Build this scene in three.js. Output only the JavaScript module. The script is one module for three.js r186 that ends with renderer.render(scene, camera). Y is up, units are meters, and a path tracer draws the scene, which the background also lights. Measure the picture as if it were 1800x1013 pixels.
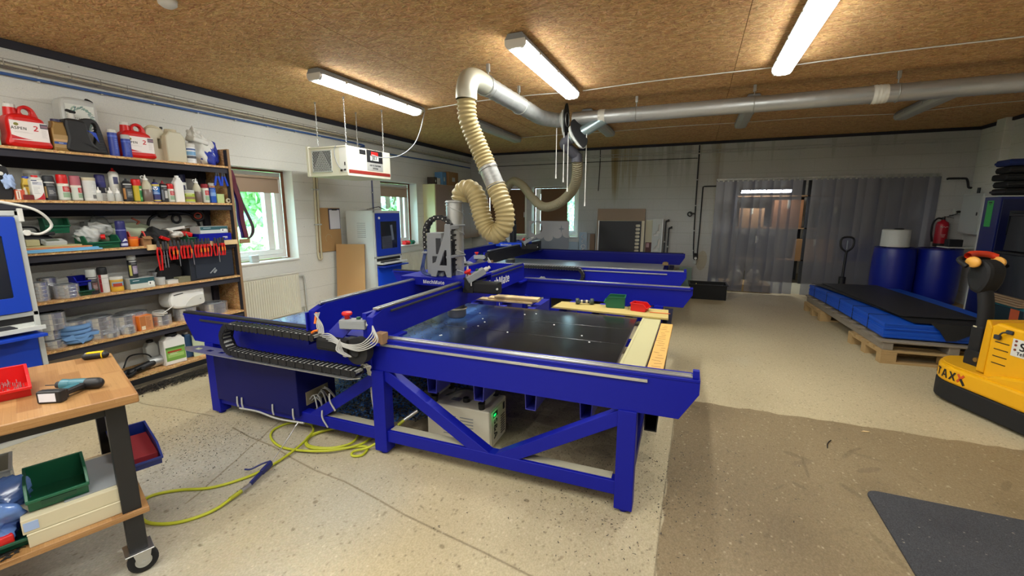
import * as THREE from 'three';
import { RoundedBoxGeometry } from 'three/addons/geometries/RoundedBoxGeometry.js';
import { TextGeometry } from 'three/addons/geometries/TextGeometry.js';
import { FontLoader } from 'three/addons/loaders/FontLoader.js';
import { RectAreaLightUniformsLib } from 'three/addons/lights/RectAreaLightUniformsLib.js';
import { mergeGeometries } from 'three/addons/utils/BufferGeometryUtils.js';

// ---------------------------------------------------------------- camera, sky, exposure
const scene = new THREE.Scene();
const camera = new THREE.PerspectiveCamera(67.05, 1800 / 1013, 0.05, 200);
camera.position.set(0, 1.6, 0);
camera.rotation.order = 'YXZ';
camera.rotation.set(-0.17621, 0.39692, 0);
scene.background = new THREE.Color(0.60, 0.86, 1.0);
scene.backgroundIntensity = 6.5;
const renderer = new THREE.WebGLRenderer({ antialias: true });
renderer.toneMapping = THREE.LinearToneMapping;
renderer.toneMappingExposure = 2.4;
renderer.shadowMap.enabled = true;
RectAreaLightUniformsLib.init();
const LAMP = 18;                    // brightness of a lit lamp's light
const GLOW = 11;                    // what the eye sees of its cover
const LAMP_COL = new THREE.Color(0.98, 1.0, 0.955);

// ---------------------------------------------------------------- helpers
let seed = 12345;
const rnd = () => { seed |= 0; seed = seed + 0x6D2B79F5 | 0; let t = Math.imul(seed ^ seed >>> 15, 1 | seed); t = t + Math.imul(t ^ t >>> 7, 61 | t) ^ t; return ((t ^ t >>> 14) >>> 0) / 4294967296; };
const rr = (a, b) => a + (b - a) * rnd();
const V = (x, y, z) => new THREE.Vector3(x, y, z);
const PI = Math.PI;
const used = {};
function numbered(n) { if (used[n] === undefined) { used[n] = 0; return n; } used[n]++; return n + '_' + String(used[n]).padStart(3, '0'); }
function fin(g) {
  if (g.index) g = g.toNonIndexed();
  for (const k of Object.keys(g.attributes)) if (!['position', 'normal', 'uv', 'color'].includes(k)) g.deleteAttribute(k);
  if (!g.attributes.normal) g.computeVertexNormals();
  if (!g.attributes.uv) metreUV(g);
  return g;
}
function metreUV(g) {               // uv in metres, laid along the face's main direction
  const p = g.attributes.position, n = g.attributes.normal, uv = new Float32Array(p.count * 2);
  for (let i = 0; i < p.count; i++) {
    const ax = Math.abs(n.getX(i)), ay = Math.abs(n.getY(i)), az = Math.abs(n.getZ(i));
    if (ay >= ax && ay >= az) { uv[2 * i] = p.getX(i); uv[2 * i + 1] = p.getZ(i); }
    else if (ax >= az) { uv[2 * i] = p.getZ(i); uv[2 * i + 1] = p.getY(i); }
    else { uv[2 * i] = p.getX(i); uv[2 * i + 1] = p.getY(i); }
  }
  g.setAttribute('uv', new THREE.BufferAttribute(uv, 2)); return g;
}
function mg(list) { const a = [].concat(list).map(fin); const anyCol = a.some(g => g.attributes.color); if (anyCol) for (const g of a) if (!g.attributes.color) g.setAttribute('color', new THREE.BufferAttribute(new Float32Array(g.attributes.position.count * 3).fill(1), 3)); return a.length === 1 ? a[0] : mergeGeometries(a); }
function mesh(name, geos, m, parent = scene, ud) {
  const o = new THREE.Mesh(Array.isArray(geos) ? mg(geos) : geos, m);
  o.name = parent === scene ? numbered(name) : name; o.castShadow = o.receiveShadow = true;
  if (ud) Object.assign(o.userData, ud);
  parent.add(o); return o;
}
function thing(name, label, category, [x, y, z] = [0, 0, 0], turn = 0, group) {
  const o = new THREE.Group(); o.name = numbered(name); o.position.set(x, y, z); o.rotation.y = turn;
  o.userData = { label, category }; if (group) o.userData.group = group; scene.add(o); return o;
}
function tag(o, label, category, group) { Object.assign(o.userData, { label, category }); if (group) o.userData.group = group; return o; }
function struct(name, geos, m, parent = scene) { return mesh(name, geos, m, parent, parent === scene ? { kind: 'structure' } : undefined); }
function sgroup(name) { const g = new THREE.Group(); g.name = name; g.userData.kind = 'structure'; scene.add(g); return g; }
function dup(src, [x, y, z], turn, label, group) {
  const c = src.clone(); c.name = numbered(src.name.replace(/_\d{3}$/, '')); c.userData = { ...src.userData };
  c.position.set(x, y, z); c.rotation.y = turn; if (label) c.userData.label = label; if (group) c.userData.group = group; scene.add(c); return c;
}
// geometries
function tr(g, x = 0, y = 0, z = 0, rx = 0, ry = 0, rz = 0) { if (rx || ry || rz) g.applyMatrix4(new THREE.Matrix4().makeRotationFromEuler(new THREE.Euler(rx, ry, rz))); g.translate(x, y, z); return g; }
function box(w, h, d, x = 0, y = 0, z = 0, r = 0.003, rx = 0, ry = 0, rz = 0) {
  r = Math.min(r, w * 0.3, h * 0.3, d * 0.3);
  const g = r > 0 ? new RoundedBoxGeometry(w, h, d, 1, r) : new THREE.BoxGeometry(w, h, d);
  g.deleteAttribute('uv'); metreUV(g); return tr(g, x, y, z, rx, ry, rz);
}
function bx(x0, x1, y0, y1, z0, z1, r = 0.003) { return box(x1 - x0, y1 - y0, z1 - z0, (x0 + x1) / 2, (y0 + y1) / 2, (z0 + z1) / 2, r); }
function cyl(r0, r1, h, x = 0, y = 0, z = 0, seg = 20, rx = 0, rz = 0) { return tr(new THREE.CylinderGeometry(r1, r0, h, seg), x, y, z, rx, 0, rz); }
function lathe(pts, seg = 24) { return new THREE.LatheGeometry(pts.map(p => new THREE.Vector2(Math.max(p[0], 0.0001), p[1])), seg); }
function tube(pts, r, seg = 0, rad = 8, closed = false, tension = 0.5) {
  const c = new THREE.CatmullRomCurve3(pts.map(p => Array.isArray(p) ? V(...p) : p), closed, 'catmullrom', tension);
  return new THREE.TubeGeometry(c, seg || pts.length * 8, r, rad, closed);
}
function bar(a, b, w, h = w, r = 0.003) {       // rectangular bar from a to b, h measured upwards
  const A = V(...a), B = V(...b), d = B.clone().sub(A), L = d.length(); d.normalize();
  const up = Math.abs(d.y) > 0.97 ? V(1, 0, 0) : V(0, 1, 0), s = new THREE.Vector3().crossVectors(d, up).normalize(), u = new THREE.Vector3().crossVectors(s, d).normalize();
  const g = box(L, h, w, 0, 0, 0, r), m = new THREE.Matrix4().makeBasis(d, u, s); m.setPosition(A.add(B).multiplyScalar(0.5)); g.applyMatrix4(m); return g;
}
function rod(a, b, r, seg = 8) {
  const A = V(...a), B = V(...b), d = B.clone().sub(A), L = d.length();
  const g = new THREE.CylinderGeometry(r, r, L, seg); g.applyQuaternion(new THREE.Quaternion().setFromUnitVectors(V(0, 1, 0), d.normalize())); const c = A.add(B).multiplyScalar(0.5); g.translate(c.x, c.y, c.z); return g;
}
function shape(pts, holes = []) {
  const s = new THREE.Shape(); pts.forEach((p, i) => i ? s.lineTo(p[0], p[1]) : s.moveTo(p[0], p[1]));
  for (const h of holes) { if (h instanceof THREE.Path) { s.holes.push(h); continue; } const q = new THREE.Path(); h.forEach((p, i) => i ? q.lineTo(p[0], p[1]) : q.moveTo(p[0], p[1])); s.holes.push(q); }
  return s;
}
function smooth(pts, n = 60) { return new THREE.CatmullRomCurve3(pts.map(p => V(p[0], p[1], 0)), true, 'catmullrom', 0.5).getPoints(n).slice(0, -1).map(p => [p.x, p.y]); }
function ext(s, d, bev = 0, cs = 12) {           // extruded along z, centred, metre uv
  const g = new THREE.ExtrudeGeometry(s, { depth: Math.max(d - 2 * bev, 0.0005), bevelEnabled: bev > 0, bevelThickness: bev, bevelSize: bev, bevelOffset: -bev, bevelSegments: 2, curveSegments: cs });
  g.translate(0, 0, -(d - 2 * bev) / 2); return g;
}
function circlePath(x, y, r) { const p = new THREE.Path(); p.absarc(x, y, r, 0, 2 * PI, true); return p; }
function rpts(w, h, r, n = 4) { // rounded rectangle outline, centred
  const o = []; for (const [cx, cy, a] of [[w / 2 - r, h / 2 - r, 0], [-w / 2 + r, h / 2 - r, PI / 2], [-w / 2 + r, -h / 2 + r, PI], [w / 2 - r, -h / 2 + r, 1.5 * PI]]) for (let i = 0; i <= n; i++) { const t = a + i / n * PI / 2; o.push([cx + r * Math.cos(t), cy + r * Math.sin(t)]); } return o;
}
function corrugated(pts, r, pitch, amp, rad = 22) {
  const c = new THREE.CatmullRomCurve3(pts.map(p => V(...p)), false, 'centripetal'), L = c.getLength(), n = Math.round(L / pitch * 6);
  const fr = c.computeFrenetFrames(n, false), pos = [], idx = [], uv = [];
  for (let i = 0; i <= n; i++) {
    const p = c.getPointAt(i / n), ph = (i / 6) % 1, q = r + amp * Math.pow(Math.abs(Math.cos(ph * PI)), 1.6);
    for (let j = 0; j <= rad; j++) {
      const a = j / rad * 2 * PI, N = fr.normals[i], B = fr.binormals[i];
      pos.push(p.x + q * (Math.cos(a) * N.x + Math.sin(a) * B.x), p.y + q * (Math.cos(a) * N.y + Math.sin(a) * B.y), p.z + q * (Math.cos(a) * N.z + Math.sin(a) * B.z)); uv.push(j / rad, i / n);
    }
  }
  const k = rad + 1; for (let i = 0; i < n; i++) for (let j = 0; j < rad; j++) { const a = i * k + j, b = a + k; idx.push(a, a + 1, b, b, a + 1, b + 1); }
  const g = new THREE.BufferGeometry(); g.setAttribute('position', new THREE.Float32BufferAttribute(pos, 3)); g.setAttribute('uv', new THREE.Float32BufferAttribute(uv, 2)); g.setIndex(idx); g.computeVertexNormals(); return g;
}
// open bin with a sloping front, front towards +z, base centre at 0
function binGeo(w, h, d, t = 0.003) {
  const fr = h * 0.5, sd = shape([[-d / 2 + 0.012, 0], [d / 2 - 0.03, 0], [d / 2, fr], [d / 2 - d * 0.22, h], [-d / 2, h]]);
  const out = [];
  for (const s of [-1, 1]) { const g = ext(sd, t); g.rotateY(-PI / 2); g.translate(s * (w / 2 - t / 2), 0, 0); out.push(g); }
  out.push(box(w, t, d - 0.03, 0, t / 2, -0.01, 0.001), box(w, h, t, 0, h / 2, -d / 2 + 0.004, 0.001), box(w, fr, t, 0, fr / 2, d / 2 - 0.014, 0.001, 0.26));
  out.push(box(w + 0.01, 0.008, 0.012, 0, h, -d / 2, 0.002), box(w + 0.008, 0.012, 0.01, 0, fr, d / 2 + 0.002, 0.002));
  for (const s of [-1, 1]) { out.push(bar([s * w / 2, h, -d / 2], [s * w / 2, h, d / 2 - d * 0.22], 0.01, 0.008, 0.002), bar([s * w / 2, h, d / 2 - d * 0.22], [s * w / 2, fr, d / 2], 0.01, 0.008, 0.002)); }
  return out;
}
function heap(w, d, h, n = 14, jit = 0.35) {    // uneven mound
  const g = new THREE.PlaneGeometry(w, d, n, n); g.rotateX(-PI / 2); const p = g.attributes.position;
  for (let i = 0; i < p.count; i++) { const u = p.getX(i) / (w / 2), v = p.getZ(i) / (d / 2), q = Math.max(0, 1 - u * u) * Math.max(0, 1 - v * v); p.setY(i, h * Math.pow(q, 0.6) * (1 - jit + jit * 2 * rnd()) + 0.002); }
  g.computeVertexNormals(); return g;
}
function crumple(w, h, d, amt = 0.25, det = 14) { // crumpled bag or cloth, base at y 0
  const g = new THREE.SphereGeometry(1, det * 2, det); const p = g.attributes.position; const ph = [rr(0, 6), rr(0, 6), rr(0, 6), rr(0, 6)];
  for (let i = 0; i < p.count; i++) {
    let x = p.getX(i), y = p.getY(i), z = p.getZ(i);
    const k = 1 + amt * (0.5 * Math.sin(7 * x + ph[0] + 3 * z) + 0.4 * Math.sin(9 * y + ph[1] + 5 * x) + 0.35 * Math.sin(11 * z + ph[2] - 6 * y) + 0.3 * Math.sin(17 * (x + y) + ph[3]));
    p.setXYZ(i, x * k * w / 2, (Math.max(y, -0.72) * k + 0.72) * h / 1.72, z * k * d / 2);
  }
  g.computeVertexNormals(); return g;
}

// ---------------------------------------------------------------- textures
function canvas(w, h, draw, rep, srgb = true) {
  const c = document.createElement('canvas'); c.width = w; c.height = h; draw(c.getContext('2d'), w, h);
  const t = new THREE.CanvasTexture(c); if (srgb) t.colorSpace = THREE.SRGBColorSpace; t.wrapS = t.wrapT = THREE.RepeatWrapping; t.magFilter = THREE.LinearFilter; t.anisotropy = 8; if (rep) t.repeat.set(rep[0], rep[1]); return t;
}
const rgb = (r, g, b, a = 1) => `rgba(${r | 0},${g | 0},${b | 0},${a})`;
function grain(x, w, h, amp, mono = true) { const im = x.getImageData(0, 0, w, h), d = im.data; for (let i = 0; i < d.length; i += 4) { const n = (rnd() - 0.5) * amp; d[i] += n; d[i + 1] += n; d[i + 2] += mono ? n : n * 0.7; } x.putImageData(im, 0, 0); }
function blobs(x, w, h, n, r0, r1, cols, a) { for (let i = 0; i < n; i++) { const X = rr(0, w), Y = rr(0, h), R = rr(r0, r1), c = cols[(rnd() * cols.length) | 0]; for (const ox of [-w, 0, w]) for (const oy of [-h, 0, h]) { if (X + ox < -R || X + ox > w + R || Y + oy < -R || Y + oy > h + R) continue; const g = x.createRadialGradient(X + ox, Y + oy, 0, X + ox, Y + oy, R); g.addColorStop(0, rgb(...c, a)); g.addColorStop(1, rgb(...c, 0)); x.fillStyle = g; x.fillRect(X + ox - R, Y + oy - R, 2 * R, 2 * R); } } }
const osbTex = canvas(1024, 1024, (x, w, h) => {   // 1.3 m square
  x.fillStyle = '#c69a66'; x.fillRect(0, 0, w, h); blobs(x, w, h, 60, 60, 200, [[184, 138, 86], [212, 170, 116], [174, 130, 82]], 0.35);
  for (let i = 0; i < 10500; i++) {
    const X = rr(0, w), Y = rr(0, h), L = rr(14, 66), T = rr(2.5, 8), a = (rnd() < 0.6 ? rr(-0.6, 0.6) : rr(-1.6, 1.6)), k = rnd();
    const c = k < 0.3 ? [rr(222, 250), rr(184, 214), rr(128, 158)] : k < 0.78 ? [rr(184, 214), rr(138, 166), rr(82, 106)] : [rr(122, 160), rr(82, 112), rr(46, 66)];
    for (const ox of [-w, 0, w]) for (const oy of [-h, 0, h]) { if (X + ox < -80 || X + ox > w + 80 || Y + oy < -80 || Y + oy > h + 80) continue; x.save(); x.translate(X + ox, Y + oy); x.rotate(a); x.fillStyle = rgb(...c, 0.55); x.beginPath(); x.moveTo(-L / 2, -T / 2); x.lineTo(L / 2 - T, -T / 2 + rr(-1, 1)); x.lineTo(L / 2, T / 3); x.lineTo(-L / 2 + T * 0.6, T / 2); x.fill(); x.restore(); }
  }
  grain(x, w, h, 26);
}, [1 / 1.3, 1 / 1.3]);
const FX0 = -5.1, FX1 = 4.1, FZ0 = -9.6, FZ1 = 2.6;
const floorTex = canvas(2048, 2048, (x, w, h) => {
  const PX = m => (m - FX0) / (FX1 - FX0) * w, PZ = m => (m - FZ0) / (FZ1 - FZ0) * h;
  x.fillStyle = '#b7a988'; x.fillRect(0, 0, w, h);
  blobs(x, w, h, 260, 40, 180, [[170, 156, 122], [196, 184, 150], [160, 146, 116], [186, 178, 152]], 0.42);
  // grey dusty zone at the far right, bluish daylight painted on in front of the left machine
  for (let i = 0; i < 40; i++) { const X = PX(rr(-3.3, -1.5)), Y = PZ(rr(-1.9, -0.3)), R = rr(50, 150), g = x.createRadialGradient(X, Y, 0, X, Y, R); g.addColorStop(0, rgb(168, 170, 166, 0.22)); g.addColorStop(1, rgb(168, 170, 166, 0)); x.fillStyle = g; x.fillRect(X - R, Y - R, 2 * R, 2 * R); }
  // the bare, unpainted concrete
  const ed = []; for (let i = 0; i <= 60; i++) ed.push([PX(-0.06 + rr(-0.012, 0.012)), PZ(FZ1 - i / 60 * (FZ1 + 3.8))]); for (let i = 0; i <= 60; i++) ed.push([PX(-0.06 + i / 60 * 4.16), PZ(-3.81 - 0.035 * i / 60 + rr(-0.014, 0.014))]); ed.push([w, h]);
  x.beginPath(); ed.forEach((p, i) => i ? x.lineTo(p[0], p[1]) : x.moveTo(p[0], p[1])); x.closePath(); x.save(); x.clip();
  x.fillStyle = '#857456'; x.fillRect(0, 0, w, h); blobs(x, w, h, 520, 14, 110, [[104, 88, 62], [150, 134, 102], [118, 102, 76], [96, 82, 60], [142, 124, 92]], 0.38);
  for (let i = 0; i < 120; i++) { x.fillStyle = rgb(74, 60, 42, rr(0.08, 0.25)); x.beginPath(); x.ellipse(rr(PX(-0.1), w), rr(PZ(-3.8), PZ(-1)), rr(3, 22), rr(1.5, 5), rr(0, 3), 0, 7); x.fill(); }
  x.restore();
  // joints and cracks
  x.strokeStyle = rgb(120, 108, 82, 0.8); x.lineWidth = 1.6; for (const [a, b, c, d] of [[-3.1, -1.98, -0.06, -1.5], [-5, -1.9, -3.4, -2.05], [-0.06, -3.8, -0.06, 2.5], [-2.9, -2.3, -2.5, -1.3]]) { x.beginPath(); x.moveTo(PX(a), PZ(b)); for (let i = 1; i <= 12; i++) x.lineTo(PX(a + (c - a) * i / 12) + rr(-2, 2), PZ(b + (d - b) * i / 12) + rr(-2, 2)); x.stroke(); }
  // aggregate specks and chips trodden in
  for (let i = 0; i < 60000; i++) { const k = rnd(); x.fillStyle = k < 0.62 ? rgb(88, 76, 56, rr(0.15, 0.5)) : rgb(226, 216, 188, rr(0.15, 0.5)); const s = rr(0.8, 2.4); x.fillRect(rr(0, w), rr(0, h), s, s); }
  for (let i = 0; i < 90; i++) { x.fillStyle = rgb(84, 72, 50, rr(0.2, 0.5)); x.beginPath(); x.ellipse(rr(PX(-3), PX(0.4)), rr(PZ(-3), PZ(-0.8)), rr(1, 3.6), rr(0.8, 2.2), rr(0, 3), 0, 7); x.fill(); }
  // dirt along the shelf's plinth, darker blotches under the machine
  for (let i = 0; i < 220; i++) { x.fillStyle = rgb(52, 46, 38, rr(0.08, 0.3)); x.beginPath(); x.ellipse(PX(rr(-4.72, -4.42)), PZ(rr(-3.3, -1.4)), rr(4, 14), rr(8, 34), 0, 0, 7); x.fill(); }
  for (let i = 0; i < 160; i++) { x.fillStyle = rgb(62, 54, 44, rr(0.05, 0.16)); x.beginPath(); x.ellipse(PX(rr(-2.6, -0.3)), PZ(rr(-4.4, -2.5)), rr(10, 50), rr(8, 30), 0, 0, 7); x.fill(); }
  grain(x, w, h, 22);
}); floorTex.wrapS = floorTex.wrapT = THREE.ClampToEdgeWrapping;
const wallTex = canvas(1024, 1024, (x, w, h) => { // 3 m square, painted block wall
  x.fillStyle = '#dcdcd6'; x.fillRect(0, 0, w, h); blobs(x, w, h, 120, 40, 170, [[206, 206, 198], [226, 226, 221], [212, 211, 203]], 0.3);
  x.strokeStyle = rgb(150, 146, 134, 0.35); x.lineWidth = 2; for (let i = 0; i < 12; i++) { x.beginPath(); x.moveTo(0, i * h / 12 + 4); x.lineTo(w, i * h / 12 + 4); x.stroke(); }
  for (let i = 0; i < 240; i++) { x.fillStyle = rgb(90, 84, 74, rr(0.08, 0.35)); x.fillRect(rr(0, w), rr(0, h), rr(1, 5), rr(1, 4)); }
  grain(x, w, h, 14);
}, [1 / 3, 1 / 3]);
const backTex = canvas(2048, 640, (x, w, h) => {  // whole back wall 9.2 x 2.92 m with water stains
  x.fillStyle = '#bbbbb8'; x.fillRect(0, 0, w, h); blobs(x, w, h, 150, 40, 160, [[168, 168, 164], [194, 194, 191], [174, 173, 168]], 0.3);
  const PX = m => (m + 5.1) / 9.2 * w, PY = m => (1 - m / 2.92) * h;
  x.strokeStyle = rgb(120, 117, 106, 0.3); x.lineWidth = 1.5; for (let i = 1; i < 13; i++) { x.beginPath(); x.moveTo(0, PY(i * 0.23)); x.lineTo(w, PY(i * 0.23)); x.stroke(); for (let j = 0; j < 20; j++) { const X = PX(-5.1 + (j + (i % 2) * 0.5) * 0.5); x.beginPath(); x.moveTo(X, PY(i * 0.23)); x.lineTo(X, PY(i * 0.23 + 0.23)); x.globalAlpha = 0.5; x.stroke(); x.globalAlpha = 1; } }
  const st = (m, wd, len, c, a) => { for (let k = 0; k < 9; k++) { const X = PX(m + rr(-wd, wd)), L = len * rr(0.4, 1) * h / 2.92, g = x.createLinearGradient(0, PY(2.86), 0, PY(2.86) + L); g.addColorStop(0, rgb(...c, a)); g.addColorStop(0.7, rgb(...c, a * 0.8)); g.addColorStop(1, rgb(...c, 0)); x.fillStyle = g; x.beginPath(); const ww = rr(4, 20); x.moveTo(X - ww, PY(2.9)); x.lineTo(X + ww, PY(2.9)); x.lineTo(X + ww * 0.4, PY(2.86) + L); x.lineTo(X - ww * 0.2, PY(2.86) + L); x.fill(); } };
  st(-1.45, 0.28, 1.25, [126, 104, 58], 0.30); st(-2.3, 0.3, 0.9, [118, 112, 96], 0.2); st(-0.5, 0.4, 1.0, [112, 110, 98], 0.16); st(-1.0, 0.7, 0.7, [120, 110, 84], 0.14); st(0.3, 0.05, 2.6, [120, 100, 60], 0.05); st(1.5, 1.6, 0.5, [110, 106, 88], 0.18);
  x.fillStyle = rgb(150, 128, 78, 0.3); x.beginPath(); x.ellipse(PX(0.15), PY(0.6), 22, 44, 0.1, 0, 7); x.fill();
  grain(x, w, h, 12);
});
function woodTex(base, dark, light, stave, w = 1024, h = 512) { // staves along u
  return canvas(w, h, (x) => {
    x.fillStyle = base; x.fillRect(0, 0, w, h);
    if (stave) for (let r = 0; r < 8; r++) { let X = -rr(0, 200); while (X < w) { const L = rr(160, 420); x.fillStyle = rnd() < 0.5 ? dark : light; x.globalAlpha = rr(0.05, 0.4); x.fillRect(X, r * h / 8, L, h / 8); x.globalAlpha = 0.25; x.fillStyle = dark; x.fillRect(X, r * h / 8, 1.5, h / 8); X += L; } x.globalAlpha = 0.2; x.fillRect(0, r * h / 8, w, 1.5); }
    for (let i = 0; i < 900; i++) { x.globalAlpha = rr(0.05, 0.25); x.fillStyle = rnd() < 0.6 ? dark : light; x.fillRect(rr(0, w), rr(0, h), rr(30, 260), rr(0.7, 2.2)); } x.globalAlpha = 1; grain(x, w, h, 12);
  });
}
const benchTex = woodTex('#a0774a', '#744a22', '#bd9462', true); benchTex.repeat.set(0.8, 1.9); 
const plyTex = woodTex('#dcc08e', '#b8965e', '#ead2a4', false);
const palTex = woodTex('#a98c5f', '#6f5738', '#c6aa7c', false);
const oldTex = woodTex('#857b6d', '#5b5348', '#a39a8b', false);
const matTex = canvas(512, 512, (x, w, h) => { x.fillStyle = '#3b3c40'; x.fillRect(0, 0, w, h); blobs(x, w, h, 40, 20, 90, [[70, 70, 74], [46, 46, 50]], 0.3); for (let i = 0; i < 260; i++) { x.fillStyle = rgb(180, 172, 150, rr(0.2, 0.8)); const s = rr(0.6, 2.0); x.fillRect(rr(0, w), rr(0, h), s * 1.5, s); } grain(x, w, h, 26); }, [0.7, 0.7]);
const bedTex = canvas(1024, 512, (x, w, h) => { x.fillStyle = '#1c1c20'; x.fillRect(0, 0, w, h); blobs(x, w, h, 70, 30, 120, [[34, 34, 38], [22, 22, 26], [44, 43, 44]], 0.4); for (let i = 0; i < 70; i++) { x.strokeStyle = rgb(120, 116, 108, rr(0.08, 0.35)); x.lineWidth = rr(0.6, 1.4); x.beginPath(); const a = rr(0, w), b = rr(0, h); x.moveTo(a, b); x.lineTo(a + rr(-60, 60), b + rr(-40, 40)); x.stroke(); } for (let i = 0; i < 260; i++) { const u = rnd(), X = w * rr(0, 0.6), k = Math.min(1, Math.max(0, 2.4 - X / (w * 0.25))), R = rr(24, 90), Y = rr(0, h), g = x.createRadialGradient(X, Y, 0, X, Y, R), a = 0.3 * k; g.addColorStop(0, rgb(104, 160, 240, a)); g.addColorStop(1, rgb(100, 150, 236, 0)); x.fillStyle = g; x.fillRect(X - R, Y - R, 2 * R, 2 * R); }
  for (let i = 0; i < 1100; i++) { x.fillStyle = rgb(8, 8, 10, rr(0.3, 0.9)); x.fillRect(rr(0, w * 0.5), rr(0, h), rr(1, 5), rr(1, 2)); } grain(x, w, h, 10); });
bedTex.wrapS = bedTex.wrapT = THREE.ClampToEdgeWrapping;
const galvTex = canvas(256, 256, (x, w, h) => { x.fillStyle = '#b4b6b4'; x.fillRect(0, 0, w, h); blobs(x, w, h, 120, 6, 40, [[196, 198, 198], [150, 153, 152], [176, 178, 176]], 0.5); grain(x, w, h, 10); }, [2, 2]);

// ---------------------------------------------------------------- materials
const mat = (c, rough = 0.6, metal = 0, ex = {}) => new THREE.MeshStandardMaterial({ color: c, roughness: rough, metalness: metal, ...ex });
const phys = (c, rough, ex) => new THREE.MeshPhysicalMaterial({ color: c, roughness: rough, ...ex });
const m = {
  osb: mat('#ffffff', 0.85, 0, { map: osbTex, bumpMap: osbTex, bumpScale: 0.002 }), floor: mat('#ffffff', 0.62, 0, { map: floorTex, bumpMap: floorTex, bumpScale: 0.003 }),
  wall: mat('#ffffff', 0.9, 0, { map: wallTex }), back: mat('#ffffff', 0.9, 0, { map: backTex }), edge: mat('#2b2a33', 0.8),
  blue: phys('#0b1590', 0.46, { specularIntensity: 0.5 }), blueD: phys('#0b1058', 0.5, { specularIntensity: 0.5 }), blueL: mat('#1348d8', 0.4), blueP: mat('#3236a0', 0.5), blueC: mat('#0c3bb0', 0.4),
  black: mat('#17171a', 0.5), blackM: mat('#101012', 0.75), rubber: mat('#1b1b1d', 0.85), darkG: mat('#2c2e33', 0.6), grey: mat('#8b8f92', 0.55), greyL: mat('#b9bcb8', 0.5), greyC: mat('#c6c9c4', 0.45),
  white: mat('#d2d1ca', 0.5), whiteP: mat('#ecebe6', 0.35), cream: mat('#c8bfa2', 0.6), steel: mat('#c4c6c8', 0.28, 0.95), alu: mat('#c9cbcc', 0.38, 0.85), galv: mat('#ffffff', 0.42, 0.6, { map: galvTex }), zinc: mat('#a8a9a4', 0.4, 0.7),
  red: mat('#cf1f1c', 0.42), redB: mat('#cc1414', 0.38), redD: mat('#8d1f2a', 0.7), yellow: mat('#e3a60a', 0.35), hoseY: mat('#b6bb2b', 0.5), orange: mat('#e8781c', 0.45), green: mat('#0f5a3c', 0.42), greenD: mat('#0b4a34', 0.5),
  hose: phys('#bfae7c', 0.5, { transmission: 0.12, thickness: 0 }), hoseD: mat('#7d755c', 0.6), bench: mat('#ffffff', 0.42, 0, { map: benchTex }), ply: mat('#ffffff', 0.7, 0, { map: plyTex }), pal: mat('#ffffff', 0.85, 0, { map: palTex }), old: mat('#ffffff', 0.9, 0, { map: oldTex }),
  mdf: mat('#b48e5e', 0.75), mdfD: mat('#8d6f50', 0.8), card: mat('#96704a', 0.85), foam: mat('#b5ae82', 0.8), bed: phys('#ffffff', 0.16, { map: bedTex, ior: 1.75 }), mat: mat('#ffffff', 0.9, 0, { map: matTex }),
  paper: mat('#dcdde6', 0.8), blind: mat('#ad937e', 0.9), cloth: mat('#6a93c4', 0.9), skyb: mat('#74b4dc', 0.6), jug: phys('#d9d3b8', 0.45, { transmission: 0.25, thickness: 0 }), clear: phys('#e6e8e4', 0.25, { transmission: 0.45, thickness: 0 }),
  glass: phys('#f2fbfb', 0.02, { transmission: 1, thickness: 0 }), dglass: mat('#20242c', 0.12), pvc: phys('#b4b6c2', 0.26, { transmission: 0.78, thickness: 0 }), wire: mat('#b4b4b0', 0.5), wireB: mat('#1d1d20', 0.6), wood: mat('#7a4a30', 0.6), gold: mat('#8a6a34', 0.4, 0.3), purple: mat('#34318c', 0.5), tan: mat('#9a7f62', 0.85), brown: mat('#6a4c34', 0.85), coil: mat('#d9dadd', 0.24, 0.8, { flatShading: true }), dust: mat('#a9a590', 0.95)
};
const font = await new FontLoader().loadAsync('fonts/droid/droid_sans_bold.typeface.json');
function text(str, size, depth = 0.0012) { const g = new TextGeometry(str, { font, size, depth, curveSegments: 4 }); g.computeBoundingBox(); const b = g.boundingBox; g.translate(-(b.min.x + b.max.x) / 2, -(b.min.y + b.max.y) / 2, 0); return g; }
// printed labels: cells of one sheet
const NC = 8, NR = 6; const cells = [];
const cell = (draw) => { cells.push(draw); return cells.length - 1; };
const lines = (x, X, Y, W, n, dy, col, t = 3) => { x.fillStyle = col; for (let i = 0; i < n; i++) x.fillRect(X, Y + i * dy, W * rr(0.5, 1), t); };
const wr = (x, s, X, Y, px, col, al = 'center') => { x.fillStyle = col; x.font = `bold ${px}px sans-serif`; x.textAlign = al; x.fillText(s, X, Y); };

// ---------------------------------------------------------------- the room
const CEIL = 2.92;
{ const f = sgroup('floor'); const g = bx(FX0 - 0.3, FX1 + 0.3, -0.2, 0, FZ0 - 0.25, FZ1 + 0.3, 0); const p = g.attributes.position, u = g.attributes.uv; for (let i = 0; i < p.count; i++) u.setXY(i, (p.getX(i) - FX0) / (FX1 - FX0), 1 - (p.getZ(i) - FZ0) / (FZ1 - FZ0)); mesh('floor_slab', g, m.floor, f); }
const holeR = (a, b, c, d) => [[a, c], [a, d], [b, d], [b, c]];
{ const s = shape([[FZ0 - 0.25, 0], [FZ1 + 0.3, 0], [FZ1 + 0.3, 3.1], [FZ0 - 0.25, 3.1]], [holeR(-4.45, -3.36, 0.93, 2.13), holeR(-7.33, -6.25, 0.93, 2.12)]);
  const g = ext(s, 0.34); g.rotateY(-PI / 2); g.translate(FX0 - 0.17, 0, 0); struct('wall_left', [g], m.wall); }
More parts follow.
